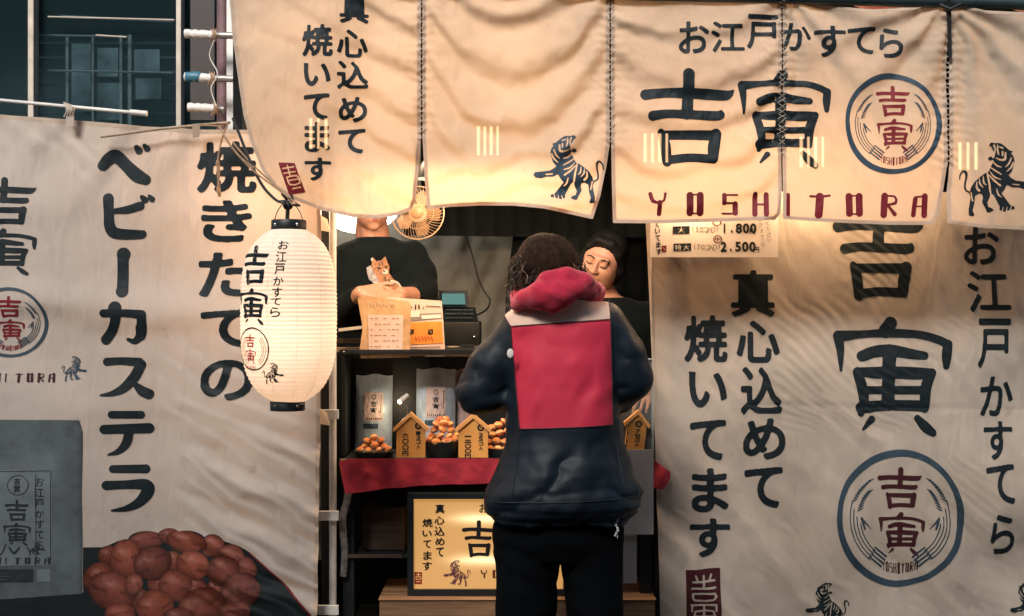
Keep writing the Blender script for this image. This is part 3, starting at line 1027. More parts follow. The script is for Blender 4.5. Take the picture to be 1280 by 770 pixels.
def cloth_piece(name, surf, poly, mat_, parent, step=3.0, hem=5.0, base=None, hemname='hem'):
    a = np.array(poly)
    I = Ink(a[:, 0].min() - 6, a[:, 1].min() - 6, a[:, 0].max() + 6, a[:, 1].max() + 6, step)
    I.poly(poly)
    p, T = I.mesh()
    o = obj(name, surf(p[:, 0], p[:, 1], 0), T[:, ::-1].copy(), mat_, parent, True, base, uv=p / 400.0)
    if hem:
        I2 = Ink(a[:, 0].min() - 6, a[:, 1].min() - 6, a[:, 0].max() + 6, a[:, 1].max() + 6, 1.5)
        I2.poly(poly); I2.F = np.minimum(I2.F, hem - I2.F)
        I2.decal(hemname, surf, M['hem'], o if parent is None else o, 0.0008)
        # seam thread just inside the hem
        q = [np.array(v, float) for v in poly]
    return o


# top curtain
noren = empty('awning_curtain', P(735, 280, -0.34), 'cream canvas curtain of five stitched panels hanging across the top of the stall', 'curtain')
PANELS = [
    [(285, -24), (526, -18), (526, 172), (523, 215), (520, 250), (514, 262), (497, 269), (470, 273), (440, 271), (400, 262), (368, 250), (345, 236), (328, 214), (313, 178), (303, 140), (296, 90), (290, 40)],
    [(528, -18), (762, -12), (762, 181), (758, 208), (750, 246), (741, 274), (715, 268), (680, 261), (640, 257), (600, 257), (562, 259), (534, 262), (531, 225), (528, 172)],
    [(764, -12), (977, -6), (977, 190), (977, 240), (975, 268), (968, 275), (900, 277), (830, 279), (766, 279), (765, 230), (764, 181)],
    [(979, -4), (1030, 6), (1090, 12), (1140, 9), (1184, 0), (1184, 205), (1180, 235), (1173, 270), (1166, 281), (1110, 281), (1040, 278), (978, 274), (979, 190)],
    [(1187, 3), (1230, 14), (1290, 16), (1345, 6), (1345, 296), (1290, 288), (1230, 285), (1184, 279), (1184, 240), (1187, 205)]]
pan = []
for pl in PANELS:
    pan.append(cloth_piece('curtain_panel', NO, pl, M['canvas'], noren, 3.0, 4.5))
for i, (xs, ye) in enumerate(SEAMS):
    st = MB()
    y = -14.0 if i < 3 else 68.0
    k = 0
    while y < ye - 2:
        for sgn in (-1, 1):
            x0 = xs + sgn * (5 + 1.5 * math.sin(k * 1.7)); x1 = xs - sgn * (4 + 1.5 * math.cos(k * 2.1))
            a = NO([x0], [y], 0.001)[0]; b = NO([x1], [y + 6], 0.001)[0]
            m_ = (a + b) / 2 + np.array([0, -0.0035, 0])
            st.tube([a, m_, b], 0.0008, 4)
        y += 6.5 + 1.2 * math.sin(k * 3.3); k += 1
    o = st.out('lacing', M['thread'], noren)
    o['kind'] = 'stuff'
# printed texts of the curtain
L1 = pan[0]
I = Ink(415, -14, 465, 200, 0.8)
for ch, b in (('真', (425, -10, 461, 30)), ('心', (421, 37, 460, 72)), ('込', (421, 76, 461, 112)), ('め', (423, 120, 459, 153)), ('て', (422, 160, 457, 192))):
    I.glyph(ch, *b, bold=0.032)
I.decal('lettering', NO, M['ink'], L1)
I = Ink(374, 26, 420, 232, 0.8)
for ch, b in (('焼', (378, 31, 417, 72)), ('い', (380, 79, 414, 109)), ('て', (380, 117, 413, 151)), ('ま', (381, 153, 413, 191)), ('す', (381, 197, 414, 227))):
    I.glyph(ch, *b, bold=0.034)
I.decal('lettering', NO, M['ink'], L1)
I = Ink(345, 198, 385, 248, 0.6)
I.poly([(349, 204), (369, 205), (381, 240), (362, 243)], grow=0.6)
# white cut characters in the seal
for pts in ([(354, 211, .9), (368, 209, .9)], [(360, 207, .8), (363, 219, .8)], [(355, 217, .8), (370, 215, .8)], [(359, 222, .9), (372, 220, .9), (375, 229, .8), (363, 231, .8), (359, 222, .8)],
            [(361, 226, .7), (374, 224, .7)], [(366, 236, .8), (376, 234, .8)]):
    I.stroke(pts, cut=True, n=2)
I.decal('seal', NO, M['ink_red'], L1)
I = Ink(660, 165, 762, 260, 0.55); tiger(I, 666, 169, 755, 255)
I.decal('tiger_print', NO, M['ink_blue'], pan[1])
for k, pn in ((0, pan[2]), (1, pan[3])):
    lo, hi = (840, 976.6) if k == 0 else (979.4, 1135)
    I = Ink(lo if k else 843, 18, hi, 76, 0.7)
    for ch, b in (('お', (848, 27, 886, 68)), ('江', (888, 27, 931, 67)), ('戸', (933, 18, 974, 62)), ('か', (975, 28, 1014, 64)), ('す', (1017, 32, 1058, 72)), ('て', (1059, 33, 1096, 68)), ('ら', (1099, 34, 1129, 73))):
        I.glyph(ch, *b, bold=0.026)
    I.decal('lettering', NO, M['ink'], pn)
    I = Ink(lo if k else 792, 80, hi if k == 0 else 1045, 218, 0.9)
    brush(I, KICHI, KICHI_B, 799, 86, 918, 209)
    brush(I, TORA, TORA_B, 922, 87, 1038, 211)
    I.decal('lettering', NO, M['ink'], pn)
crest(NO, pan[3], 1116, 155, 60, 64, M['ink_blue'], M['ink_red'], 0.55, 1.0, 6.5)
for pn, lst in ((pan[2], (('Y', 811, 833), ('O', 858, 879), ('S', 902, 922), ('H', 941, 960))), (pan[3], (('I', 982, 988), ('T', 1013, 1037), ('O', 1057, 1078), ('R', 1101, 1121), ('A', 1140, 1159)))):
    I = Ink(805 if pn is pan[2] else 979.5, 234, 970 if pn is pan[2] else 1165, 276, 0.6)
    for ch, a, b in lst: letter(I, ch, a, 242 + (a - 811) * 0.006, b, 268 + (a - 811) * 0.004, 0.9)
    I.decal('lettering', NO, M['ink_red'], pn)
I = Ink(1196, 172, 1286, 275, 0.55); tiger(I, 1199, 178, 1290, 271, flip=True)
I.decal('tiger_print', NO, M['ink'], pan[4])

# curtain pole and ties
a, b = P(200, -22, -0.34), P(1400, 8, -0.34)
tag(MB().tube([a, b], 0.017, 14).out('curtain_pole', M['dark_metal'], smooth=True), 'dark metal pole along the top edge that carries the curtain', 'pole')
t = MB()
for k_ in range(3):
    t.tube(curve_pts([P(1183 + k_ * 2.2, -4, -0.38), P(1184 + k_ * 2, 12, -0.372), P(1186 + k_ * 1.2, 40, -0.36), P(1187 + k_, 72, -0.352)], 6), 0.0035 - 0.0006 * k_, 6)
t.tube([P(1175, 6, -0.37), P(1187, 12, -0.382), P(1201, 5, -0.37)], 0.006, 6)
tag(t.out('tie_cord', M['cable'], smooth=True), 'dark cord knotted round the pole between the two right-hand curtain panels', 'cord')
t = MB().tube([P(972, -8, -0.37), P(980, 2, -0.382), P(988, -7, -0.37)], 0.005, 6)
tag(t.out('tie_cord', M['cable'], smooth=True), 'short dark cord end at the top of the seam above the two big characters', 'cord')
# rolled-up cloth above the pole at the right
q = MB()
pts = [P(x, -10 + (x - 870) * 0.03 + 5 * math.sin(x / 34), -0.25) for x in range(880, 1400, 20)]
q.tube(pts, [0.028 + 0.006 * math.sin(i * 1.3) for i in range(len(pts))], 12)
tag(q.out('rolled_cloth', mat('faded_pink_white_cloth', (0.55, 0.42, 0.38), 0.9, dark=(0.5, 0.12, 0.09), nscale=9, bump=0.3), smooth=True), 'faded red and white cloth rolled up behind the curtain pole at top right', 'cloth')

# ------------------------------------------------------------------ right banner
rb = cloth_piece('side_banner', RB, [(806, 240), (1350, 240), (1350, 838), (828, 845), (825, 760), (821, 620), (817, 500), (812, 380), (808, 290)], M['canvas_side'], None, 3.2, 5)
tag(rb, 'large cream canvas banner right of the stall opening, with black writing and round emblem', 'banner')


def col(surf, parent, items, m, bold, step=0.8, shear=0.0):
    a = np.array([b for _, b in items])
    I = Ink(a[:, 0].min() - 4, a[:, 1].min() - 4, a[:, 2].max() + 4, a[:, 3].max() + 4, step)
    for ch, b in items: I.glyph(ch, *b, bold=bold, shear=shear)
    return I.decal('lettering', surf, m, parent)


col(RB, rb, [('焼', (855, 394, 910, 454)), ('い', (861, 464, 909, 510)), ('て', (862, 524, 908, 576)), ('ま', (864, 585, 911, 641)), ('す', (862, 648, 913, 698))], M['ink'], 0.034)
col(RB, rb, [('真', (914, 337, 969, 397)), ('心', (920, 400, 975, 454)), ('込', (925, 458, 978, 519)), ('め', (928, 522, 982, 575)), ('て', (930, 583, 979, 636))], M['ink'], 0.034)
col(RB, rb, [('お', (1206, 283, 1252, 331)), ('江', (1210, 338, 1263, 391)), ('戸', (1221, 398, 1262, 461)), ('か', (1226, 470, 1269, 521)), ('す', (1231, 527, 1268, 576)), ('て', (1231, 580, 1269, 629)), ('ら', (1238, 642, 1269, 694))], M['ink'], 0.024)
I = Ink(1034, 246, 1195, 552, 1.0)
brush(I, KICHI, KICHI_B, 1040, 250, 1156, 376)
brush(I, TORA, TORA_B, 1041, 396, 1190, 546)
I.decal('lettering', RB, M['ink'], rb)
crest(RB, rb, 1125, 648, 80, 86, M['ink_blue'], M['ink_maroon'], 0.7, 0.0, 8)
I = Ink(1000, 725, 1345, 800, 0.7)
tiger(I, 1006, 728, 1062, 788, flip=False)
I.decal('tiger_print', RB, M['ink'], rb)
I = Ink(1240, 725, 1345, 800, 0.7); tiger(I, 1262, 728, 1318, 788, flip=False)
I.decal('tiger_print', RB, M['ink'], rb)
I = Ink(852, 706, 905, 800, 0.7)
I.poly([(858, 713), (899, 711), (901, 793), (860, 795)], grow=1.2)
for pts in ([(866, 727, 1.5), (893, 725, 1.5)], [(879, 719, 1.5), (879, 733, 1.5)], [(869, 719, 1.3), (872, 727, 1.3)], [(889, 718, 1.3), (886, 726, 1.3)], [(865, 735, 1.5), (894, 734, 1.5)],
            [(866, 742, 1.4), (893, 741, 1.4), (891, 749, 1.3), (868, 750, 1.3), (866, 742, 1.3)], [(864, 756, 1.4), (895, 755, 1.4)], [(865, 756, 1.3), (865, 764, 1.3)], [(895, 755, 1.3), (895, 763, 1.3)],
            [(869, 764, 1.3), (891, 763, 1.3), (891, 776, 1.3), (869, 777, 1.3), (869, 764, 1.3)], [(880, 758, 1.3), (880, 777, 1.3)], [(869, 770, 1.2), (891, 770, 1.2)], [(872, 780, 1.3), (867, 787, 1.3)], [(888, 780, 1.3), (893, 787, 1.3)]):
    I.stroke(pts, cut=True, n=2)
I.decal('seal', RB, M['ink_maroon'], rb)

# ------------------------------------------------------------------ left banner
lb = cloth_piece('side_banner', LB, [(-70, 139), (0, 143), (90, 150), (180, 158), (250, 162), (330, 163), (400, 166), (402, 300), (401, 500), (399, 640), (397, 758), (396, 838), (-70, 838)], M['canvas_left'], None, 3.2, 5)
tag(lb, 'pale canvas banner left of the stall with black writing and a printed heap of cakes', 'banner')
col(LB, lb, [('焼', (246, 177, 322, 243)), ('き', (252, 250, 317, 304)), ('た', (248, 315, 316, 372)), ('て', (252, 386, 318, 435)), ('の', (250, 449, 318, 501))], M['ink'], 0.036)


def c6(a, b): return (110 + a / 3.082, 170 + b / 3.082)
def c7(a, b): return (110 + a / 3.082, 400 + b / 3.082)


I = Ink(115, 165, 205, 650, 0.8)
k6 = 1 / 3.082
S6 = [[(62, 115, 21), (85, 90, 24), (112, 80, 25), (150, 115, 24), (190, 152, 27), (225, 170, 21)], [(188, 44, 10), (198, 58, 15)], [(218, 36, 7), (230, 50, 13)],
      [(82, 242, 21), (84, 300, 20), (88, 350, 22), (112, 376, 22), (200, 381, 18), (215, 378, 15)], [(108, 291, 11), (160, 285, 16), (206, 271, 17)], [(212, 236, 8), (224, 248, 14)], [(240, 232, 6), (251, 245, 12)],
      [(140, 457, 27), (138, 475, 22), (138, 580, 22), (137, 598, 24)],
      [(68, 683, 16), (140, 682, 15), (215, 688, 18)], [(215, 690, 18), (212, 745, 20), (206, 770, 19)]]
for st in S6: I.stroke([(*c6(a, b), r * k6) for a, b, r in st], n=5)
S7 = [[(207, 30, 19), (203, 60, 17), (182, 82, 12), (156, 75, 7)], [(112, -46, 26), (112, 0, 20), (95, 42, 19), (70, 76, 20)],
      [(74, 161, 16), (130, 158, 15), (200, 163, 18)], [(206, 172, 20), (180, 220, 21), (140, 262, 18), (95, 283, 11), (50, 290, 4)], [(178, 242, 8), (210, 272, 19), (238, 285, 20)],
      [(94, 364, 15), (208, 364, 15)], [(64, 421, 18), (238, 416, 20)], [(160, 432, 18), (150, 472, 18), (120, 505, 12), (80, 519, 4)],
      [(98, 573, 15), (226, 572, 17)], [(74, 636, 18), (150, 633, 17), (222, 633, 22), (232, 658, 25), (200, 700, 19), (150, 725, 12), (94, 733, 4)]]
for st in S7: I.stroke([(*c7(a, b), r * k6) for a, b, r in st], n=5)
I.decal('lettering', LB, M['ink'], lb)
I = Ink(-44, 216, 52, 350, 0.8)
brush(I, KICHI, KICHI_B, -36, 222, 46, 282)
brush(I, TORA, TORA_B, -36, 286, 47, 344)
I.decal('lettering', LB, M['ink'], lb)
crest(LB, lb, 12, 403, 48, 44, M['ink_blue'], M['ink_red'], 0.6, 0.0, 4.2)
I = Ink(-70, 464, 72, 480, 0.5)
for i, ch in enumerate('YOSHITORA'):
    x = -48 + i * 13.6
    letter(I, ch, x, 467, x + (8 if ch != 'I' else 2.2), 477, 0.5)
I.decal('lettering', LB, M['ink_maroon'], lb)
I = Ink(74, 440, 114, 482, 0.5); tiger(I, 77, 445, 109, 477, flip=True)
I.decal('tiger_print', LB, M['ink_blue'], lb)

# printed photograph: paper bag and heap of cakes on a black tray
CK = [(585, 145, 72, 36, -.1), (675, 128, 44, 30, .1), (850, 168, 48, 46, .2), (435, 205, 42, 38, 0), (745, 152, 78, 44, .25), (505, 218, 62, 76, .1), (610, 237, 76, 68, -.5), (925, 205, 52, 44, .3),
      (985, 262, 42, 50, 0), (890, 268, 64, 62, .3), (770, 247, 70, 56, .4), (395, 300, 58, 66, .3), (450, 350, 98, 74, .45), (535, 322, 36, 42, .4), (960, 352, 82, 70, -.5), (700, 328, 64, 62, 0), (620, 412, 76, 68, -.2), (805, 410, 94, 70, -.3),
      (480, 440, 60, 40, 0), (940, 430, 60, 36, 0), (715, 455, 60, 40, 0)]
CK = [(690, 230, 44, 40, .8), (640, 320, 50, 44, .3), (560, 385, 50, 44, 1), (780, 335, 54, 40, .4), (868, 345, 44, 50, .1), (470, 270, 50, 40, 0), (900, 420, 60, 50, 0)] + CK
CK = [(a / 3.2, 630 + b / 3.2, c / 3.2 * 1.04, d / 3.2 * 1.04, r) for a, b, c, d, r in CK]


def cakecol(x, y):
    c = np.tile(np.array([[0.012, 0.016, 0.018]]), (len(x), 1))
    n = fbm(x / 6, y / 6, seed=70); n2 = fbm(x / 2.2, y / 2.2, seed=72)
    for i, (cx, cy, rx, ry, r) in enumerate(CK):
        dx, dy = x - cx, y - cy
        u = (dx * math.cos(r) + dy * math.sin(r)) / rx; v = (-dx * math.sin(r) + dy * math.cos(r)) / ry
        q = np.hypot(u, v) * (1 + 0.07 * fbm(x / 8, y / 13, seed=80 + i) + 0.10 * fbm(x / 25, y / 25, seed=130 + i))
        z = np.sqrt(np.clip(1 - q * q, 0, 1))
        seam = np.exp(-((v + 0.18 * np.sin(3 * u + i)) / 0.09) ** 2) * (np.abs(u) < 0.85)
        cr_ = np.abs(fbm(x / 11 + i * 3, y / 7, seed=300 + i)); crease = np.exp(-(cr_ / 0.05) ** 2)
        tone = (0.02 + 1.18 * z ** 0.75) * (0.95 - 0.30 * v) * (1 + 0.20 * n + 0.07 * n2) * (1 - 0.45 * seam * (z < 0.95)) * (1 - 0.22 * crease)
        base = np.array([0.195, 0.054, 0.036]) * (0.9 + 0.25 * math.sin(i * 2.3)) + np.array([0.0, 0.004, 0.006]) * math.sin(i)
        hi = np.exp(-(((u + 0.25) / 0.35) ** 2 + ((v + 0.35) / 0.22) ** 2)) * (0.8 + 0.8 * n)
        cc = base[None, :] * tone[:, None] + hi[:, None] * np.array([[0.11, 0.07, 0.055]])
        m = q < 1
        c[m] = cc[m]
    return np.clip(c, 0, 1)


I = Ink(-70, 640, 400, 838, 1.1)
I.poly([(-66, 745), (104, 741), (104, 684), (130, 684), (148, 676), (165, 676), (180, 670), (265, 672), (285, 678), (300, 683), (312, 690), (352, 728), (388, 768), (392, 834), (-66, 834)])
I.decal('printed_tray', LB, mat('printed_black', (0.011, 0.016, 0.018), 0.7, spec=0.2), lb, 0.0012)
I = Ink(98, 655, 335, 790, 1.0)
for cx, cy, rx, ry, r in CK: I.disc(cx, cy, max(rx, ry) * 0.0 + rx * 0.98 if abs(r) < 9 else 0, ry * 0.98)
I.decal('printed_cakes', LB, M['print'], lb, 0.0020, cakecol)
I = Ink(300, 685, 395, 775, 0.8); I.stroke([(312, 691, 1.0), (350, 725, 1.0), (389, 768, 1.2)], n=2)
I.decal('printed_rim', LB, M['ink_red'], lb, 0.0024)


def bagcol(x, y):
    b = np.array([[0.095, 0.115, 0.125]])
    t = 0.85 + 0.30 * fbm(x / 30, y / 45, seed=90) + 0.12 * fbm(x / 8, y / 8, seed=91) - 0.25 * ss(96, 104, x) + 0.1 * ss(0, 60, x) * (1 - ss(60, 100, x))
    return np.clip(b * t[:, None], 0, 1)


I = Ink(-70, 520, 112, 758, 1.6); I.poly([(-66, 524), (100, 525), (104, 540), (103, 742), (-66, 753)])
I.decal('printed_bag', LB, M['print'], lb, 0.0018, bagcol)
lab = mat('printed_label', (0.13, 0.155, 0.165), 0.7, spec=0.2)
I = Ink(-70, 580, 75, 735, 1.2); I.poly([(-60, 588), (67, 586), (66, 706), (-60, 708)]); I.decal('printed_label', LB, lab, lb, 0.0026)
darki = mat('printed_dark_ink', (0.022, 0.028, 0.032), 0.7, spec=0.2)
I = Ink(-70, 580, 75, 735, 0.6)
for q in ([(-58, 590), (65, 588)], [(65, 588), (64, 704)], [(46, 592), (46, 700)]): I.stroke([(*q[0], 0.45), (*q[1], 0.45)], n=1)
I.ring(24, 606, 13, 12, 1.0); I.text('吉', 18.5, 597, 9, bold=0.03); I.text('寅', 18.5, 606, 9, bold=0.03)
brush(I, KICHI, KICHI_B, 7, 624, 38, 651); brush(I, TORA, TORA_B, 5, 653, 40, 682)
I.text('お江戸かすてら', 45, 596, 12, 13.2, 0.012, vert=True)
for i, ch in enumerate('YOSHITORA'): letter(I, ch, -42 + i * 12.3, 697, -42 + i * 12.3 + (7 if ch != 'I' else 2), 704, 0.45)
tiger(I, 34, 677, 58, 694, flip=True)
I.stroke([(12, 684, 1), (18, 691, 1.5), (25, 684, 1)], n=4); I.stroke([(8, 680, .8), (4, 690, .8), (0, 694, .8)], n=4)
I.decal('printed_label_text', LB, darki, lb, 0.0034)
I = Ink(-70, 705, 72, 732, 0.8); I.poly([(-60, 712), (42, 711), (42, 727), (-60, 728)])
for i in range(3): I.stroke([(-50, 716 + i * 4, .55), (10 + 8 * (i % 2), 715.7 + i * 4, .55)], cut=True, n=1)
I.text('800', 14, 712, 11, 7, 0.0); I.decal('printed_label_text', LB, darki, lb, 0.0030)
I = Ink(44, 705, 72, 732, 0.8); I.poly([(47, 711), (64, 711), (64, 727), (47, 727)]); I.decal('printed_label', LB, lab, lb, 0.0030)

# ------------------------------------------------------------------ poles, ties and frame round the left banner
tb = MB()
tb.tube([P(-90, 117, -0.10), P(165, 140.5, -0.10)], 0.0055, 10)
tb.tube([P(163, 140, -0.10), P(184, 142, -0.10)], 0.0085, 10, m=1)
tag(tb.out('banner_rod', [M['white_pipe'], M['tape']], smooth=True), 'thin white rod with a taped tip above the left banner', 'rod')
tag(MB().tube([P(126, 171, -0.13), P(200, 161, -0.13), P(288, 153, -0.13)], 0.0045, 8).out('bamboo_stick', mat('bamboo', (0.34, 0.25, 0.17), 0.6, var=0.2, nscale=20), smooth=True), 'thin brown bamboo stick slanting above the characters of the left banner', 'stick')
tl = MB()
for i in range(4):
    tl.tube(curve_pts([P(80 + i * 3, 128 + i, -0.115), P(84 + i * 2, 137, -0.125), P(80 + i * 4, 146, -0.117)], 4), 0.003, 5)
tl.prism([P(82, 133, -0.12), P(93, 133, -0.12), P(92, 158, -0.118), P(83, 158, -0.118)], (0, 0.004, 0))
tag(tl.out('cloth_tie', M['canvas_left']), 'pale cloth tie knotted on the white rod at the top of the left banner', 'tie')
tag(MB().prism([P(240, 155, -0.14), P(250, 154, -0.14), P(249, 171, -0.13), P(241, 172, -0.13)], (0, 0.004, 0)).out('cloth_tie', M['hem']), 'small tan cloth tab on the bamboo stick above the right-hand writing', 'tie')

# upright poles behind the upper left corner of the curtain
pm = mat('weathered_purple_pole', (0.16, 0.09, 0.10), 0.6, 0.1, var=0.35, nscale=6, bump=0.1)
tag(MB().tube([P(279, 330, 0.35), P(279, -60, 0.35)], 0.022, 14).out('pole', pm, smooth=True), 'weathered purple-brown upright pole beside the curtain edge', 'pole')
tag(MB().box(P(284, 200, 0.30) - [0, 0.01, 1.0], P(309, -60, 0.30) + [0, 0.01, 0]).out('board', mat('white_board', (0.72, 0.72, 0.70), 0.6, var=0.1)), 'white board edge seen between the pole and the curtain', 'board')
tag(MB().box(P(238, 150, 0.9), P(268, -60, 0.9) + [0, 0.04, 0]).out('post', mat('dark_brown_post', (0.025, 0.018, 0.018), 0.6)), 'wide dark post behind the taped pipe ends', 'post')


def pipe_end(y, x0, x1, capm, label, xr=305, r=0.014, slope=0.0):
    t = MB()
    t.tube([P(xr, y + 2 + slope, 0.2), P(x1, y + 1, 0.2)], r * 0.8, 10, m=0)
    n = 9
    pts = [P(x0 + (x1 - x0) * i / n, y - 1 + 2 * i / n, 0.2) for i in range(n + 1)]
    t.tube(pts, [r * (1.05 + 0.13 * math.sin(i * 2.6)) for i in range(n + 1)], 12, m=1)
    if capm is not None:
        t.tube([P(x0 - 2, y - 1, 0.2), P(x0 + 2, y - 1, 0.2), P(x0 + 16, y - 1, 0.2), P(x0 + 19, y, 0.2)], [r * 0.5, r * 1.15, r * 1.3, r * 1.2], 12, m=2)
    for j in range(3):
        t.tube(curve_pts([P(x1 - 6 + j * 3, y - 7, 0.18), P(x1 - 4 + j * 2, y, 0.165), P(x1 - 8 + j * 4, y + 9, 0.18)], 4), 0.0022, 5, m=3)
    tag(t.out('pipe', [M['steel'], M['tape'], capm or M['tape'], M['rope']], smooth=True), label, 'pipe', 'pipes with wrapped ends beside the purple pole')


pipe_end(43, 231, 270, None, 'uppermost pipe end wrapped in white tape beside the purple pole')
pipe_end(97, 231, 268, mat('blue_plastic_cap', (0.04, 0.16, 0.24), 0.45, var=0.15), 'middle pipe end with a blue plastic tip beside the purple pole')
pipe_end(135, 235, 272, None, 'lowest pipe end wrapped in white tape beside the purple pole', xr=280)
r_ = MB()
r_.tube(curve_pts([P(268, 50, 0.15), P(262, 70, 0.16), P(272, 92, 0.15), P(264, 110, 0.15), P(270, 132, 0.15)], 6), 0.002, 5)
tag(r_.out('wire', M['white_pipe'], smooth=True), 'thin pale wire looped down between the three taped pipe ends', 'wire')

# right-hand edge frame of the left banner
fr = empty('pipe_stand', P(413, 1000, -0.02), 'pale metal pipe frame standing at the left edge of the stall opening', 'stand')
fr.location.z = 0
x0 = P(416, 0, 0.0)[0]
MB().tube([(x0, 0.0, 0.0), (x0, 0.0, 2.6)], 0.0115, 14).out('upright', M['white_pipe'], fr, smooth=True)
MB().box((P(401.5, 0, 0.03)[0], 0.03, 0.0), (P(412, 0, 0.03)[0], 0.05, 2.4)).out('dark_post', M['black'], fr)  # black strip standing in for the dark gap beside the tube
for y in (518, 645, 763):
    MB().box(P(396, y + 6, -0.03), P(423, y - 6, -0.03) + [0, 0.012, 0], bev=0.002).out('clamp_bar', M['white_pipe'], fr)
for y in (268, 330, 510):
    t = MB()
    t.prism([P(399, y, -0.06), P(409, y + 6, -0.03), P(413, y + 22, -0.03), P(400, y + 20, -0.06)], (0, 0.003, 0))
    tag(t.out('cloth_tie', M['hem']), {268: 'highest cloth strap tying the left banner to the pipe frame', 330: 'cloth strap on the pipe frame beside the lantern shoulder', 510: 'cloth strap on the pipe frame below the lantern'}[y], 'tie')
rp = MB().box((P(818, 0, 0.06)[0], 0.06, 0.0), (P(827, 0, 0.06)[0], 0.10, 2.3)).out('post', M['black'])
tag(rp, 'black upright post at the right edge of the stall opening', 'post')
# rope and cable to the lantern
rope = empty('rope', P(285, 150, -0.2), 'brown hemp twine and twigs hanging from the stick to the lantern', 'rope')
YL = -0.45
for c in ([(274, 158), (290, 185), (315, 212), (345, 235), (372, 255)], [(291, 178), (310, 200), (334, 223), (356, 243), (366, 256)], [(276, 160), (284, 175), (300, 196), (318, 210)],
          [(286, 152), (277, 175), (272, 205), (275, 240)]):
    n = len(c)
    MB().tube(curve_pts([P(x, y, -0.22 + (YL + 0.22) * (i / (n - 1)) * (0 if c[0] == (286, 152) else 1) - 0.06) for i, (x, y) in enumerate(c)], 6), 0.0026, 6).out('strand', M['rope'], rope, smooth=True)
MB().tube(curve_pts([P(272, 200, -0.29), P(273, 215, -0.29), P(273, 235, -0.29), P(275, 246, -0.29)], 3), [0.004, 0.007, 0.004, 0.006, 0.004, 0.003, 0.006, 0.007, 0.005, 0.003], 6).out('knotted_end', M['rope'], rope, smooth=True)
MB().tube(curve_pts([P(280, 158, -0.27), P(250, 156, -0.2), P(286, 154, -0.24)], 4), 0.0025, 6).out('strand', M['rope'], rope, smooth=True)
cb = MB().tube(curve_pts([P(291, 148, -0.27), P(300, 170, -0.3), P(312, 200, -0.36), P(328, 232, -0.42), P(345, 250, -0.46), P(356, 254, -0.47), P(361, 262, -0.46)], 6), 0.0042, 8)
tag(cb.out('power_cable', M['cable'], smooth=True), 'black power cable curving down past the curtain edge to the lantern', 'cable')

# ------------------------------------------------------------------ paper lantern
YL = -0.45
sL = F / (YL + D)
lan = empty('paper_lantern', P(361, 512, YL), 'long white ribbed paper lantern with black caps, lit from inside, hanging left of the opening', 'lantern')
lx, lz = P(361, 394, YL)[0], P(361, 394, YL)[2]


def lant_r(py):
    t = np.clip(np.abs((np.asarray(py, float) - 394.0) / 111.0), 0, 1)
    r = 59.5 * (1 - t ** 3.4) ** 0.5
    return np.maximum(r, 20.5) + 0.55 * np.cos(2 * np.pi * (np.asarray(py, float) - 394) / 5.3)


def lan_surf(px, py, lift=0.0):
    px = np.asarray(px, float); py = np.asarray(py, float)
    R = lant_r(py) / sL + lift
    x = (px - 361) / sL
    y = -np.sqrt(np.maximum(R * R - x * x, 1e-6))
    return np.stack([lx + x, YL + y, lz - (py - 394) / sL], 1)


shm, nt, b, out = newmat('lantern_paper')
b.inputs['Base Color'].default_value = (0.86, 0.80, 0.72, 1); b.inputs['Roughness'].default_value = 0.75
tr = nt.nodes.new('ShaderNodeBsdfTranslucent'); tr.inputs['Color'].default_value = (0.93, 0.84, 0.75, 1)
ms = nt.nodes.new('ShaderNodeMixShader'); ms.inputs[0].default_value = 0.45
nt.links.new(b.outputs[0], ms.inputs[1]); nt.links.new(tr.outputs[0], ms.inputs[2]); nt.links.new(ms.outputs[0], out.inputs['Surface'])
prof = [(float(lant_r(y)) / sL, -(y - 394) / sL) for y in np.arange(504.5, 284.0, -1.325)]
shell = MB().lathe((lx, YL, lz), prof, n=56).out('paper_shade', shm, lan, smooth=True)
# longitudinal pleats
for a in (-2.35, -1.85, -1.25, -0.7, 0.3, 1.2, 2.2):
    pts = [(lx + (float(lant_r(y)) / sL + .0006) * math.cos(a), YL + (float(lant_r(y)) / sL + .0006) * math.sin(a), lz - (y - 394) / sL) for y in range(292, 500, 6)]
    MB().tube(pts, 0.0007, 4).out('cord_rib', shm, lan)
for y0, y1, nm in ((275, 288, 'top_cap'), (501, 513, 'bottom_cap')):
    c = P(361 if nm == 'top_cap' else 359.5, y1, YL)
    hh = (y1 - y0) / sL
    cp = MB().lathe(c, [(0.0005, 0.002), (21.5 / sL, 0), (21.8 / sL, hh * .1), (21.8 / sL, hh * .9), (21 / sL, hh), (19.8 / sL, hh), (19.5 / sL, hh * 0.5), (.0005, hh * .5)], n=32).out(nm, M['black'], lan, smooth=True)
    for sx_ in (-14, 13):
        q = P(c[0] * 0 + 361 + sx_, (y0 + y1) / 2, YL)
        q[1] = YL - math.sqrt((21.8) ** 2 - sx_ ** 2) / sL
        MB().ball(q, 0.0042, 6, sc=(1, .5, 1)).out('rivet', M['chrome'], cp, smooth=True)
MB().tube(curve_pts([P(342, 279, YL), P(348, 262, YL), P(360, 251, YL), P(373, 262, YL), P(380, 279, YL)], 8), 0.0014, 6).out('wire_bail', M['chrome'], lan, smooth=True)
kn = MB()
kn.ball(P(360, 257, YL), 0.013, 8, sc=(1.1, .8, 1)); kn.tube([P(360, 257, YL), P(359, 276, YL)], 0.006, 8)
kn.tube([P(347, 252, YL), P(357, 251, YL), P(366, 256, YL - .01), P(375, 257, YL)], 0.004, 6); kn.tube([P(352, 242, YL), P(358, 249, YL), P(362, 262, YL)], 0.004, 6); kn.tube([P(364, 243, YL), P(366, 249, YL), P(360, 258, YL)], 0.004, 6)
kn.out('cable_knot', M['cable'], lan, smooth=True)
I = Ink(298, 296, 400, 490, 0.55)
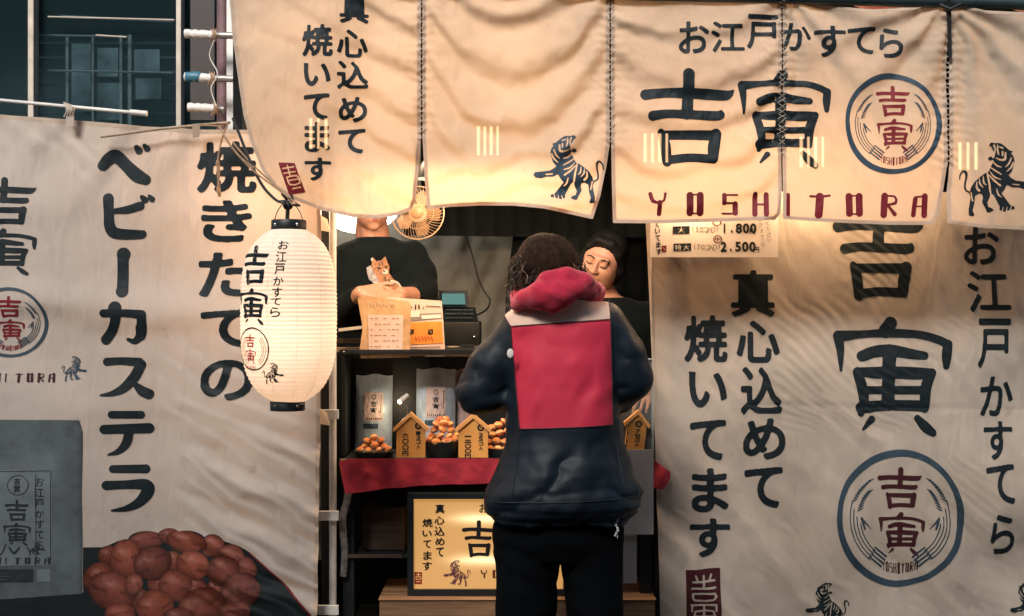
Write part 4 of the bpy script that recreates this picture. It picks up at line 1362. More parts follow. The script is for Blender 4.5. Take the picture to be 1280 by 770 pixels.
brush(I, KICHI, KICHI_B, 307, 308, 345, 357, 1.1); brush(I, TORA, TORA_B, 304, 361, 345, 406, 1.05)
I.clip(lambda X, Y: 57 - np.abs(X - 361)); I.decal('lettering', lan_surf, M['ink'], lan, 0.0012)
I = Ink(346, 298, 375, 402, 0.5)
for i, (ch, y0, y1) in enumerate((('お', 303, 314), ('江', 316, 330), ('戸', 331, 345), ('か', 347, 358), ('す', 360, 372), ('て', 373, 382), ('ら', 384, 396))):
    x = 362 - i * 1.3; I.glyph(ch, x - 6.5, y0, x + 6.5, y1, bold=0.02)
I.decal('lettering', lan_surf, M['ink'], lan, 0.0012)
I = Ink(300, 405, 352, 468, 0.45); I.ring(325, 435, 20.5, 26, 1.7, 0.3)
for sg in (-1, 1):
    for i in range(3): I.stroke([(325 + sg * (17 - i * 2.2) * math.cos(a), 436 + (21 - i * 2) * math.sin(a), 0.3) for a in np.linspace(-0.8, 1.0, 6)], n=2)
I.decal('emblem_ring', lan_surf, M['ink'], lan, 0.0012)
rd = mat('bright_red_print', (0.45, 0.02, 0.025), 0.7)
I = Ink(308, 412, 342, 462, 0.4); brush(I, KICHI, KICHI_B, 314, 417, 328, 433, 1.1); brush(I, TORA, TORA_B, 314, 435, 329, 453, 1.1)
for i in range(7): I.stroke([(314 + i * 2.2, 456, .5), (314 + i * 2.2, 459.5, .5)], n=1)
I.decal('emblem_lettering', lan_surf, rd, lan, 0.0012)
I = Ink(334, 446, 370, 482, 0.45); tiger(I, 337, 451, 364, 478, flip=True); I.decal('tiger_print', lan_surf, M['ink'], lan, 0.0012)
I = Ink(302, 455, 320, 480, 0.45); I.poly([(304, 462), (310, 466), (313, 475), (308, 478)]); I.stroke([(307, 466, 1), (312, 471, 1)], cut=True, n=1); I.decal('tiger_print', lan_surf, M['ink'], lan, 0.0012)
bulb = MB().ball((lx, YL, lz - 0.03), 0.03, 10).out('bulb', glow_mat('lantern_bulb', (1.0, 0.72, 0.5), 8.0), lan, smooth=True)


def lamp(name, loc, energy, color, r=0.04, parent=None):
    l = bpy.data.lights.new(name, 'POINT'); l.energy = energy; l.color = color; l.shadow_soft_size = r
    o = bpy.data.objects.new(name, l); COL.objects.link(o)
    if parent is not None:
        o.parent = parent; o.location = [float(c) for c in np.array(loc) - worldloc(parent)]
    else: o.location = [float(c) for c in loc]
    return o


lamp('lantern_light', (lx, YL, lz - 0.05), 1.05, (1.0, 0.70, 0.50), 0.05)

# ------------------------------------------------------------------ stall shell
M['tarp'] = cloth_mat('grey_tarp', (0.235, 0.225, 0.195), (0.12, 0.12, 0.105), 0, stain=0.8)
M['wood_dark'] = wood_mat('dark_wood', (0.03, 0.018, 0.012), (0.075, 0.045, 0.03))
M['wood'] = wood_mat('crate_wood', (0.15, 0.075, 0.035), (0.34, 0.19, 0.10), (2.5, 30, 40))
M['wood_pale'] = wood_mat('pale_wood', (0.34, 0.24, 0.16), (0.5, 0.36, 0.25), (3, 30, 30))
M['sign_wood'] = wood_mat('sign_wood', (0.62, 0.27, 0.055), (0.76, 0.37, 0.10), (3, 20, 5), 0.5)
M['sign_roof'] = wood_mat('sign_roof_wood', (0.58, 0.26, 0.08), (0.72, 0.38, 0.14), (10, 20, 10), 0.5)
M['skin'] = mat('skin', (0.52, 0.26, 0.17), 0.5, var=0.06, nscale=14, bump=0.04, bscale=200)
M['acrylic'] = clear_mat('clear_acrylic', (0.9, 0.94, 0.95), 0.10, 0.08, (0.6, 0.65, 0.66))


def d_wall(x, y):
    return 0.02 * fbm(x / 60, y / 50, seed=101) + 0.008 * fold((x + 0.4 * y) / 37, 0.4) * ss(0, .3, fbm(x / 60, y / 60, seed=103)) + 0.006 * fbm(x / 14, y / 18, seed=104)


WL = Cloth(1.5, d_wall)
o = cloth_piece('rear_tarp', WL, [(380, 180), (745, 180), (745, 700), (380, 700)], M['tarp'], None, 4.0, 0)
tag(o, 'crumpled grey tarpaulin forming the rear wall of the stall behind the card machine', 'tarpaulin')
bk = MB()
a, b = P(388, 700, 1.58), P(1180, 60, 1.58)
bk.box((a[0], 1.58, 0.0), (b[0], 1.62, 2.7))
bk.box((a[0] - 0.03, 0.12, 0.0), (a[0], 1.62, 2.7)); bk.box((b[0], 0.06, 0.0), (b[0] + 0.03, 1.62, 2.7))
bk.box((a[0] - 0.03, -0.28, 2.7), (b[0] + 0.03, 1.62, 2.73))
tag(bk.out('stall_shell', M['black_matt']), 'black cloth back, sides and roof enclosing the inside of the stall', 'stall')
# dark valance across the top of the opening and black drapes
def d_blk(x, y): return 0.008 * fold(x / 23, 0.5) + 0.01 * fbm(x / 40, y / 60, seed=107)
o = cloth_piece('black_valance', Cloth(1.1, d_blk), [(505, 120), (900, 120), (900, 296), (760, 297), (640, 296), (505, 294)], M['black_matt'], None, 4.0, 0)
tag(o, 'black cloth valance across the top of the rear wall', 'curtain')
o = cloth_piece('black_drape', Cloth(1.2, d_blk), [(643, 280), (702, 280), (702, 560), (628, 560), (632, 372)], M['black_matt'], None, 4.0, 0)
tag(o, 'narrow black drape hanging behind the hat of the customer', 'curtain')
o = cloth_piece('black_drape', Cloth(1.25, d_blk), [(738, 280), (960, 280), (960, 760), (736, 760)], M['black_matt'], None, 4.0, 0)
tag(o, 'wide black drape hanging behind the woman at the right', 'curtain')
tag(MB().tube(curve_pts([P(581, 290, 1.42), P(592, 325, 1.42), P(597, 345, 1.42), P(604, 362, 1.42), P(612, 375, 1.4), P(608, 387, 1.35), P(592, 396, 1.2)], 6), 0.004, 6).out('wire', M['cable'], smooth=True), 'thin black wire running down the grey tarpaulin to the card machine', 'wire')

# ------------------------------------------------------------------ counter
cn = empty('counter', (P(520, 0, 0.2)[0], 0.3, 0), 'black sales counter with brass-edged top and lower shelf', 'counter')
cl, cr_ = P(428, 0, 0.05)[0], P(815, 0, 0.05)[0]
ztop = P(0, 575, 0.04)[2]
MB().box((cl, 0.03, ztop - 0.02), (cr_, 0.62, ztop), bev=0.003).out('counter_top', M['black'], cn)
MB().box((cl - 0.005, 0.012, ztop - 0.016), (cr_ + 0.005, 0.028, ztop + 0.006), bev=0.003).out('edge_strip', M['brass'], cn)
for x in (cl + 0.02, cr_ - 0.02):
    for y in (0.06, 0.58): MB().box((x - 0.018, y - 0.018, 0), (x + 0.018, y + 0.018, ztop - 0.022)).out('leg', M['black'], cn)
MB().box((cl, 0.36, 0.0), (cr_, 0.38, ztop - 0.022)).out('back_panel', M['black_matt'], cn)
zz = P(0, 690, 0.1)[2]
MB().box((cl + 0.04, 0.04, zz - 0.008), (P(512, 0, 0.05)[0], 0.35, zz), bev=0.002).out('shelf', M['black'], cn)
MB().box((P(434, 0, 0.04)[0], 0.030, zz - 0.006), (P(503, 0, 0.04)[0], 0.038, zz + 0.004)).out('shelf_edge', M['wood_dark'], cn)
# printed black back box behind the goods (riser)
rs = empty('display_riser', P(515, 570, 0.38), 'tall black display board behind the sample bags on the counter', 'riser')
a, b = P(428, 572, 0.38), P(640, 446, 0.38)
MB().box((a[0], 0.38, ztop), (b[0], 0.40, b[2])).out('board', M['black'], rs)
a, b = P(424, 446, 0.16), P(600, 437, 0.16)
MB().box((a[0], 0.16, b[2] - 0.014), (b[0], 0.42, b[2]), bev=0.002).out('top_shelf', M['black'], rs)
MB().box((a[0] + .006, 0.168, ztop), (a[0] + 0.018, 0.40, a[2])).out('side_panel', M['black'], rs)
a2 = P(430, 452, 0.155)
MB().ball((a2[0], 0.156, b[2] - 0.007), 0.004, 6).out('screw', M['chrome'], rs, smooth=True)
# wood rails at left of the cards
for i, (y0, y1, m_, lb_) in enumerate(((434, 440, 'wood_pale', 'pale wooden rail at the left end of the top shelf'), (423, 429, 'wood_dark', 'dark wooden rail above the pale one at the left end of the shelf'))):
    a, b = P(419, y1, 0.30), P(456, y0, 0.30)
    tag(MB().box(a, b + [0, 0.03, 0], bev=0.002).out('rail', M[m_]), lb_, 'rail')
a = P(423, 413, 0.28); b = P(452, 409, 0.28)
tag(MB().box(a, b + [0, 0.10, 0], bev=0.001, R=Matrix.Rotation(-0.12, 3, 'Y')).out('leaflet', M['paper']), 'white folded leaflet lying left of the standing cards', 'leaflet')

# till shelf right of the cards with boxes and vent grille
ts = empty('till_shelf', P(590, 455, 0.45), 'brown and white shelf end with a perforated strip right of the cards', 'shelf')
a, b = P(556, 446, 0.45), P(632, 441, 0.45)
MB().box((a[0], 0.45, P(0, 446, .45)[2]), (b[0], 0.75, P(0, 440, .45)[2]), bev=0.002).out('brown_board', M['wood_dark'], ts)
MB().box((a[0], 0.44, P(0, 455, .45)[2]), (b[0], 0.70, P(0, 447, .45)[2]), bev=0.002).out('white_board', M['wood_pale'], ts)
gm = MB(); gm.box((a[0], 0.43, P(0, 466, .45)[2]), (b[0], 0.44, P(0, 456, .45)[2]))
gm.out('perforated_strip', M['steel'], ts)
hm = MB()
for i in range(17):
    x = P(566 + i * 3.4, 0, .43)[0]
    hm.box((x - 0.0022, 0.427, P(0, 464, .43)[2]), (x + 0.0022, 0.431, P(0, 458, .43)[2]))
o = hm.out('perforations', M['black'], ts); o['kind'] = 'stuff'
for i, (x0_, x1_, y0_, y1_, m_, lb_) in enumerate(((560, 572, 433, 440, 'wood_pale', 'small brown carton on the shelf end beside the cards'), (576, 592, 431, 440, 'black', 'small black box beside the brown carton on the shelf end'))):
    a, b = P(x0_, y1_, 0.47), P(x1_, y0_, 0.47)
    tag(MB().box(a, b + [0, 0.05, 0], bev=0.002).out('box', M[m_]), lb_, 'box')

# till with green screen
tp = empty('card_machine', P(572, 430, 0.62), 'black till with a tilted pale green screen and keypad', 'till')
a, b = P(548, 432, 0.60), P(600, 402, 0.60)
MB().box((a[0], 0.58, a[2]), (b[0], 0.86, b[2]), bev=0.008).out('body', M['black'], tp, smooth=True)
MB().prism([P(552, 402, .58), P(598, 402, .58), P(594, 384, .74), P(552, 384, .74)], (0, 0.02, -0.02)).out('keypad_deck', M['black'], tp)
for i in range(5):
    for j in range(3):
        c = P(560 + i * 7 + j * .4, 399 - j * 5, 0.60 + j * 0.05); c[1] -= 0.004; c[2] += 0.004
        MB().box(c - [0.009, 0.006, 0.003], c + [0.009, 0.006, 0.003], bev=0.001).out('key', M['dark_metal'], tp)
scr = MB().prism([P(549, 384, .72), P(586, 384, .72), P(584, 363, .76), P(549, 363, .76)], (0, 0.025, 0)).out('screen_housing', M['black'], tp)
MB().prism([P(552.5, 380.5, .71), P(582, 380.5, .71), P(580.5, 367, .74), P(552.5, 367, .74)], (0, 0.004, 0)).out('screen', glow_mat('lcd_green', (0.28, 0.58, 0.52), 0.36), scr)
MB().ball(P(593, 421, 0.575), 0.006, 6).out('key_lock', M['chrome'], tp, smooth=True)

# ------------------------------------------------------------------ red skirt
def d_skirt(x, y): return -0.006 * fold(x / 41, 0.3) * ss(575, 600, y) + 0.004 * fbm(x / 20, y / 20, seed=111)
SK = Cloth(-0.012, d_skirt)
I = Ink(418, 570, 812, 625, 2.0)
sk = cloth_piece('counter_cloth', SK, [(424, 577), (436, 573), (812, 573), (812, 606), (760, 602), (680, 601), (600, 605), (540, 606), (480, 611), (432, 618), (428, 600)], M['red_cloth'], None, 2.0, 0)
tag(sk, 'red cloth strip hanging along the front edge of the counter', 'cloth')
o = cloth_piece('counter_cloth', Cloth(-0.03, d_skirt), [(804, 578), (820, 577), (838, 590), (838, 598), (829, 612), (806, 608)], M['red_cloth'], None, 2.0, 0)
tag(o, 'loose red cloth end poking out past the black post at the right', 'cloth')

# ------------------------------------------------------------------ cards standing on the shelf
YC = 0.20
def flat(Y, tilt=0.0):
    s_ = (Y + D) / F
    def f(x, y, lift=0.0):
        x = np.asarray(x, float); y = np.asarray(y, float)
        return np.stack([(x - 640) * s_, Y + 0 * x - lift + tilt * (445 - y) * s_, H - (y - 385) * s_], 1)
    return f


cream = mat('cream_card', (0.62, 0.44, 0.28), 0.6, var=0.1, nscale=20)
tan = mat('tan_sleeve', (0.50, 0.33, 0.19), 0.35, var=0.3, nscale=14, dark=(0.36, 0.22, 0.11))
pinkp = mat('pale_pink_paper', (0.66, 0.50, 0.44), 0.6, var=0.04)
orange = mat('orange_print', (0.72, 0.27, 0.035), 0.6, var=0.1, nscale=30)
greyp = mat('grey_print', (0.22, 0.20, 0.20), 0.6)
S1 = flat(YC - 0.02, 0.12)
c1 = empty('menu_card', P(480, 447, YC), 'tan framed menu card in a clear sleeve standing left on the shelf', 'card')
Im = Ink(445, 368, 515, 450, 0.8); Im.poly([(447, 374), (452, 371), (508, 377), (512, 380), (511, 446), (452, 447), (450, 440), (454, 410)], grow=1)
p_, T_ = Im.mesh(); v0 = S1(p_[:, 0], p_[:, 1]); v1 = v0 + [0, 0.004, 0]
obj('sleeve', v0, T_[:, ::-1].copy(), tan, c1); obj('backing', v1, T_, tan, c1)
Im = Ink(450, 385, 508, 445, 0.8); Im.poly([(459, 393), (504, 394), (503, 439), (461, 439)]); Im.decal('price_sheet', S1, pinkp, c1, 0.002)
Im = Ink(450, 385, 508, 445, 0.45)
for r in range(6):
    for c in range(7):
        if (r * 5 + c * 3) % 7 < 5:
            x_ = 463 + c * 5.4; y_ = 398 + r * 7; Im.stroke([(x_, y_, .5), (x_ + 2.4 + (c % 2), y_ + 0.3 * (r % 2), .5)], n=1)
Im.decal('lettering', S1, mat('brown_text', (0.33, 0.2, 0.14), 0.7), c1, 0.0032)
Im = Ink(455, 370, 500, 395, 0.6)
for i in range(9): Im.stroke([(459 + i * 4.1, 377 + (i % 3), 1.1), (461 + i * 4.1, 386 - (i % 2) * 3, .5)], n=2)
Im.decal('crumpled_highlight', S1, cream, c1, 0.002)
S2 = flat(YC + 0.01, 0.15)
c2 = empty('notice_card', P(530, 445, YC), 'white notice card with a large orange printed block standing right of the tan card', 'card')
Im = Ink(478, 362, 562, 452, 0.8); Im.poly([(480, 374), (484, 372), (551, 376.5), (553, 400), (556, 443), (505, 445), (490, 440)], grow=0.6)
p_, T_ = Im.mesh(); v0 = S2(p_[:, 0], p_[:, 1]); obj('card', v0, T_[:, ::-1].copy(), pinkp, c2); obj('card_back', v0 + [0, 0.003, 0], T_, pinkp, c2)
def deco(pts, m_, nm='print_block', l=0.0015):
    a = np.array(pts); Im = Ink(a[:, 0].min() - 2, a[:, 1].min() - 2, a[:, 0].max() + 2, a[:, 1].max() + 2, 0.7); Im.poly(pts); Im.decal(nm, S2, m_, c2, l)
deco([(508, 403), (552, 402), (554, 429), (509, 431)], orange)
deco([(506, 393), (551, 391), (552, 398), (507, 402)], greyp); deco([(507, 389), (524, 388), (524, 396), (507, 397)], M['paper'], l=0.0022); deco([(526, 394), (551, 393), (551, 397.5), (527, 399)], M['paper'], l=0.0022)
Im = Ink(500, 375, 556, 445, 0.4)
for x_ in (511, 535): Im.poly([(x_, 412), (x_ + 6, 411.5), (x_ + 6, 417.5), (x_, 418)])
for x_ in (513, 537.5): Im.stroke([(x_, 413, .5), (x_ + 2, 416.5, .5)], cut=True, n=1)
Im.stroke([(514, 384, .8), (514, 384.4, .8)], n=1); Im.stroke([(519, 381, .8), (519, 386, .8)], n=1); Im.stroke([(523, 381, .8), (523.5, 386, .8)], n=1); Im.stroke([(529, 384.5, .8), (529, 385, .8)], n=1)
for y_ in (434.5, 438): Im.stroke([(510, y_, .45), (550 - 9 * (y_ > 436), y_ - .8, .45)], n=1)
Im.stroke([(532, 382.5, .5), (550, 383.5, .5)], n=1); Im.decal('lettering', S2, M['ink'], c2, 0.003)
Im = Ink(515, 418, 548, 430, 0.4)
for i in range(6): Im.stroke([(519 + i * 4, 421, .6), (521 + i * 4, 425 + (i % 2), .6)], n=1)
Im.decal('lettering', S2, mat('orange_red_text', (0.5, 0.05, 0.015), 0.6), c2, 0.003)

# ------------------------------------------------------------------ sample bags
bagm = mat('silver_grey_bag', (0.34, 0.42, 0.50), 0.42, 0.1, var=0.12, nscale=9, bump=0.25, bscale=30)
lblm = mat('pink_label', (0.55, 0.42, 0.38), 0.6, var=0.05)


def bag(x0, y0, x1, y1, Yb, label, lean=0.12, skew=0.0, mm=None, with_label=True):
    cx = (x0 + x1) / 2
    root = empty('snack_bag', P(cx, y1, Yb), label, 'bag', 'sealed gift bags on the counter')
    s_ = (Yb + D) / F
    U, V = np.meshgrid(np.linspace(0, 1, 19), np.linspace(0, 1, 25))
    def surf(px, py, lift=0.0, front=True):
        u = (np.asarray(px, float) - x0) / (x1 - x0); v = (np.asarray(py, float) - y0) / (y1 - y0)
        puff = np.clip(np.sin(np.pi * np.clip(u, 0, 1)), 0, 1) ** 0.6 * ss(0.03, 0.45, v) * (1 - 0.35 * ss(.85, 1, v))
        wr = 0.004 * fbm(u * 5 + x0, v * 6, seed=121) * (1 - puff * 0.4) + 0.002 * fbm(u * 14, v * 16 + x0, seed=123)
        y = Yb + lean * (1 - v) * (y1 - y0) * s_ + (-1 if front else 1) * puff * 0.032 + wr - lift
        return np.stack([(np.asarray(px) + skew * (1 - v) - 640) * s_, y, H - (np.asarray(py) + 1.2 * np.sin(u * 9) * (v < 0.05) - 385) * s_], 1)
    px, py = (x0 + U * (x1 - x0)).ravel(), (y0 + V * (y1 - y0)).ravel()
    n, m_ = 19, 25
    q = [(j * n + i, (j + 1) * n + i, (j + 1) * n + i + 1, j * n + i + 1) for j in range(m_ - 1) for i in range(n - 1)]
    f = surf(px, py); bk_ = surf(px, py, 0, False)
    fs = q + [tuple(a + n * m_ for a in t[::-1]) for t in q]
    obj('bag_body', np.concatenate([f, bk_]), fs, mm or bagm, root, True)
    if not with_label: return root
    k = (x1 - x0) / 47.0
    Im = Ink(x0, y0, x1, y1, 0.6)
    lx0, ly0, lx1, ly1 = x0 + 12 * k, y0 + 22 * k, x0 + 36 * k, y0 + 58 * k
    Im.poly([(lx0, ly0), (lx1, ly0), (lx1, ly1), (lx0, ly1)]); Im.decal('bag_label', surf, lblm, root, 0.0015)
    Im = Ink(x0, y0, x1, y1, 0.35); m2 = (lx0 + lx1) / 2
    brush(Im, KICHI, KICHI_B, m2 - 4 * k, ly0 + 11 * k, m2 + 4 * k, ly0 + 18 * k, 1.1); brush(Im, TORA, TORA_B, m2 - 4 * k, ly0 + 19 * k, m2 + 4 * k, ly0 + 26 * k, 1.1)
    Im.ring(m2, ly0 + 6 * k, 2.6 * k, 2.6 * k, 0.8)
    for i in range(9): Im.stroke([(lx0 + 2.5 * k + i * 2.4 * k, ly1 - 4 * k, .45), (lx0 + 2.5 * k + i * 2.4 * k, ly1 - 2 * k, .45)], n=1)
    for i in range(7): Im.stroke([(lx1 - 2.6 * k, ly0 + (4 + i * 3.2) * k, .45), (lx1 - 3 * k, ly0 + (5.5 + i * 3.2) * k, .4)], n=1)
    Im.decal('label_print', surf, M['ink'], root, 0.003)
    Im = Ink(x0, y0, x1, y1, 0.6); Im.poly([(x0 + 11 * k, ly1 + 3 * k), (x0 + 30 * k, ly1 + 3 * k), (x0 + 30 * k, ly1 + 9 * k), (x0 + 11 * k, ly1 + 9 * k)])
    Im.decal('blue_sticker', surf, M['ink_blue'], root, 0.002)
    return root


bag(444, 469, 490, 562, 0.30, 'smaller silver gift bag at the left end of the counter')
bag(520, 461, 569, 562, 0.30, 'taller silver gift bag between the two house-shaped price signs', lean=0.10)
bag(569, 462, 596, 560, 0.345, 'crumpled pinkish bag partly behind the customer elbow', 0.1, -3, mat('pinkish_film_bag', (0.45, 0.33, 0.31), 0.3, 0.1, var=0.3, nscale=20, bump=0.6, bscale=40), False)

# small gooseneck spotlight
sp = empty('spotlight', P(510, 568, 0.24), 'tiny white spotlight on a bent stalk between the gift bags', 'lamp')
MB().tube(curve_pts([P(510, 570, 0.26), P(509, 540, 0.26), P(509, 520, 0.26), P(508, 506, 0.25)], 6), 0.0028, 8).out('stalk', M['chrome'], sp, smooth=True)
R_ = Matrix.Rotation(0.9, 3, 'Y')
hd = MB(); c0 = P(500, 502, 0.235); c1_ = P(510, 494, 0.25)
hd.tube([c0, c0 + (c1_ - c0) * .3, c1_], [0.009, 0.0098, 0.008], 14).out('head', M['paper'], sp, smooth=True)
MB().ball(c0 - (c1_ - c0) * 0.02, 0.0075, 8, sc=(1, .5, 1)).out('bulb', glow_mat('spot_glow', (1.0, 0.86, 0.55), 6.0), sp, smooth=True)
lamp('spot_light', c0 - (c1_ - c0) * 0.9, 0.35, (1.0, 0.75, 0.45), 0.01)

# ------------------------------------------------------------------ bowls and baby castella
cakeM = [mat('castella_%s' % n_, c_, 0.6, var=0.22, nscale=40, bump=0.25, bscale=90, dark=d_) for n_, c_, d_ in
         (('golden', (0.60, 0.25, 0.07), (0.42, 0.13, 0.035)), ('orange', (0.56, 0.20, 0.06), (0.34, 0.09, 0.028)), ('brown', (0.46, 0.15, 0.055), (0.26, 0.07, 0.028)))]

for _c in cakeM:      # pale seam where the two halves of the mould met, browned faces
    _n = _c.node_tree; _b = _n.nodes['Principled BSDF']; _b.inputs['Roughness'].default_value = 0.72; _b.inputs['Specular IOR Level'].default_value = 0.25
    _t = _n.nodes.new('ShaderNodeTexCoord'); _s = _n.nodes.new('ShaderNodeSeparateXYZ'); _n.links.new(_t.outputs['Object'], _s.inputs[0])
    _a = _n.nodes.new('ShaderNodeMath'); _a.operation = 'ABSOLUTE'; _n.links.new(_s.outputs['Z'], _a.inputs[0])
    _r = _n.nodes.new('ShaderNodeMapRange'); _n.links.new(_a.outputs[0], _r.inputs['Value']); _r.inputs['From Min'].default_value = 0.0005; _r.inputs['From Max'].default_value = 0.0042; _r.inputs['To Min'].default_value = 0.85; _r.inputs['To Max'].default_value = 0.0
    _x = _n.nodes.new('ShaderNodeMixRGB'); _n.links.new(_r.outputs[0], _x.inputs[0]); _x.inputs[2].default_value = (0.78, 0.50, 0.22, 1)
    _l = _b.inputs['Base Color'].links[0]; _src = _l.from_socket; _n.links.remove(_l); _n.links.new(_src, _x.inputs[1]); _n.links.new(_x.outputs[0], _b.inputs['Base Color'])


def cake_mesh(seed):
    bm = bmesh.new(); bmesh.ops.create_icosphere(bm, subdivisions=3, radius=1.0)
    V = np.array([v.co[:] for v in bm.verts]); Fc = np.array([[v.index for v in f.verts] for f in bm.faces]); bm.free()
    n = fbm(V[:, 0] * 1.4 + seed * 7, V[:, 1] * 1.4, V[:, 2] * 1.4, seed=seed, o=3)
    eq = np.exp(-(V[:, 2] / 0.14) ** 2)
    V = V * (1 + 0.10 * n + 0.05 * eq)[:, None] * np.array([1.0, 0.86, 0.74])
    return V, Fc


CM = [cake_mesh(s_) for s_ in (1, 2, 3)]
proto = {}


def cakes(spots, label, group, r0=0.0135):
    lst = []
    for i, (px, py, Y, sc) in enumerate(spots):
        k = (i * 7 + len(spots)) % 3, (i * 5 + 1) % 3
        if k not in proto:
            V, Fc = CM[k[0]]
            o = obj('castella_cake', V * 0.0135, Fc, cakeM[k[1]], None, True, base=(0, 0, 0)); proto[k] = o
        else:
            o = proto[k].copy(); COL.objects.link(o)
        o.location = [float(c) for c in P(px, py, Y)]
        o.rotation_euler = (random.uniform(-.7, .7), random.uniform(-.7, .7), random.uniform(0, 6.28))
        o.scale = [sc] * 3
        o['px'] = (px, py)
        lst.append(o)

    rows = {}
    for o in lst: rows.setdefault(int(round(o['px'][1] / 6.5)), []).append(o)
    for n_, k in enumerate(sorted(rows, reverse=True)):
        rn = ('lowest', 'second', 'third', 'fourth', 'fifth', 'sixth')[n_]
        if n_ == len(rows) - 1: rn = 'topmost'
        for j, o in enumerate(sorted(rows[k], key=lambda q: q['px'][0])):
            tag(o, ('first', 'second', 'third', 'fourth', 'fifth', 'sixth', 'seventh', 'eighth')[j] + ' cake from the left in the ' + rn + ' layer of the ' + label, 'cake', group)
            del o['px']


def bowl(px, py, r, h, Y, label, m_=None):
    c = P(px, py, Y)
    s_ = F / (Y + D); r = r / s_; h = h / s_
    o = MB().lathe(c, [(r * 0.1, 0), (r * 0.80, 0), (r * 0.84, 0.003), (r * 0.97, h * 0.8), (r, h), (r * 0.96, h), (r * 0.9, h * 0.75), (r * 0.78, 0.006), (r * .05, 0.006)], n=36).out('bowl', M['black'], None, True)
    tag(o, label, 'bowl', 'black bowls of cakes on the counter'); return o


bowl(468, 572, 26, 9, 0.13, 'shallow black dish of cakes at the left end of the counter')
bowl(553, 572, 24, 21, 0.13, 'deep black bowl of cakes between the two price signs')
bowl(633, 573, 26, 14, 0.15, 'black bowl of cakes partly hidden by the customer at the centre')
random.seed(3)
cakes([(450, 562, .12, .95), (461, 563, .10, 1.0), (473, 563, .10, 1.0), (485, 562, .12, .95), (456, 558, .14, 1.0), (468, 558, .12, 1.05), (480, 558, .14, 1.0), (462, 554, .15, 1.0), (474, 554, .15, .95),
       (459, 551, .14, 1.0), (467, 547, .13, 1.02), (476, 550, .14, .95), (468, 556, .10, .95)], 'shallow left dish', 'cakes in the left dish', 0.0135)
cakes([(536, 550, .12, 1.0), (546, 552, .10, 1.05), (557, 552, .10, 1.0), (568, 549, .12, 1.0), (540, 545, .14, 1.0), (550, 545, .11, 1.1), (561, 546, .12, 1.05), (570, 544, .15, 1.0), (543, 537, .14, 1.05), (553, 537, .12, 1.05),
       (563, 537, .14, 1.05), (546, 530, .13, 1.1), (555, 529, .13, 1.15), (562, 530, .14, 1.0), (550, 525, .14, 1.05), (558, 524, .15, 1.0), (544, 552, .08, .9), (562, 551, .09, .95)],
      'deep middle bowl', 'cakes in the middle bowl', 0.0135)
cakes([(613, 561, .13, 1.0), (623, 561, .12, 1.05), (612, 552, .15, 1.0), (621, 551, .13, 1.1), (616, 543, .15, 1.05), (625, 541, .14, 1.1), (615, 534, .15, 1.0), (623, 531, .15, 1.1), (632, 552, .13, 1.1), (635, 538, .14, 1.1), (643, 548, .13, 1.0), (630, 527, .16, 1.0), (642, 560, .12, 1.0), (633, 561, .12, 1.0)],
      'bowl behind the elbow', 'cakes in the right bowl', 0.0135)

# ------------------------------------------------------------------ house-shaped price signs
def house(cx, base, w, hb, peak, Y, cols, label, rot=0.0):
    root = empty('price_sign', P(cx, base, Y), label, 'price sign', 'house-shaped wooden price signs')
    s_ = (Y + D) / F
    R = Matrix.Rotation(rot, 3, 'Y')
    def sf(x, y, lift=0.0):
        x = np.asarray(x, float) - cx; y = np.asarray(y, float) - base
        c, s2 = math.cos(rot), math.sin(rot)
        xx = x * c - y * s2; yy = x * s2 + y * c
        b = P(cx, base, Y)
        return np.stack([b[0] + xx * s_, Y + 0 * xx - lift, b[2] - yy * s_], 1)
    hw = w / 2; e = base - hb
    out_ = [(cx - hw, base), (cx + hw, base), (cx + hw, e + 2), (cx, peak + 4), (cx - hw, e + 2)]
    p = sf([a for a, _ in out_], [b for _, b in out_])
    MB().prism(p, (0, 0.02, 0)).out('board', M['sign_wood'], root)
    for sg in (-1, 1):
        q = [(cx, peak), (cx + sg * (hw + 4.5), e + 1.5), (cx + sg * (hw + 3), e + 6), (cx, peak + 5.5)]
        if sg > 0: q = q[::-1]
        p = sf([a for a, _ in q], [b for _, b in q], 0.008)
        MB().prism(p, (0, 0.034, 0)).out('roof_board', M['sign_roof'], root)
    Im = Ink(cx - hw, peak, cx + hw, base, 0.35)
    cols(Im); Im.decal('lettering', sf, M['ink'], root, 0.0012)
    return root


def colsA(price, count, cx, peak):
    def f(Im):
        x = cx + 9.5
        Im.disc(x, peak + 17.5, 4.4, 4.4); Im.disc(x, peak + 17.5, 2.3, 2.3, cut=True)
        Im.stroke([(x - 1.2, peak + 17.5, .6), (x + 1.2, peak + 17.5, .6)], n=1)
        y = peak + 24
        for ch in count:
            Im.glyph(ch, x - 3.0, y, x + 3.0, y + 4.8, bold=0.03); y += 5.6
        y = peak + 26
        h = 30 / len(price)
        for ch in price:
            if ch == '一': Im.stroke([(cx - 10.5, y + h * .4, .8), (cx - 3, y + h * .4, .9)], n=1)
            elif ch == '二': Im.stroke([(cx - 9.5, y + h * .2, .8), (cx - 4, y + h * .2, .8)], n=1); Im.stroke([(cx - 10.5, y + h * .65, .8), (cx - 3, y + h * .65, .9)], n=1)
            elif ch == '〇': Im.ring(cx - 6.6, y + h * .42, 3.3, h * .38, 1.3)
            else: Im.glyph(ch, cx - 10.5, y, cx - 2.8, y + h * .86, bold=0.035)
            y += h
    return f


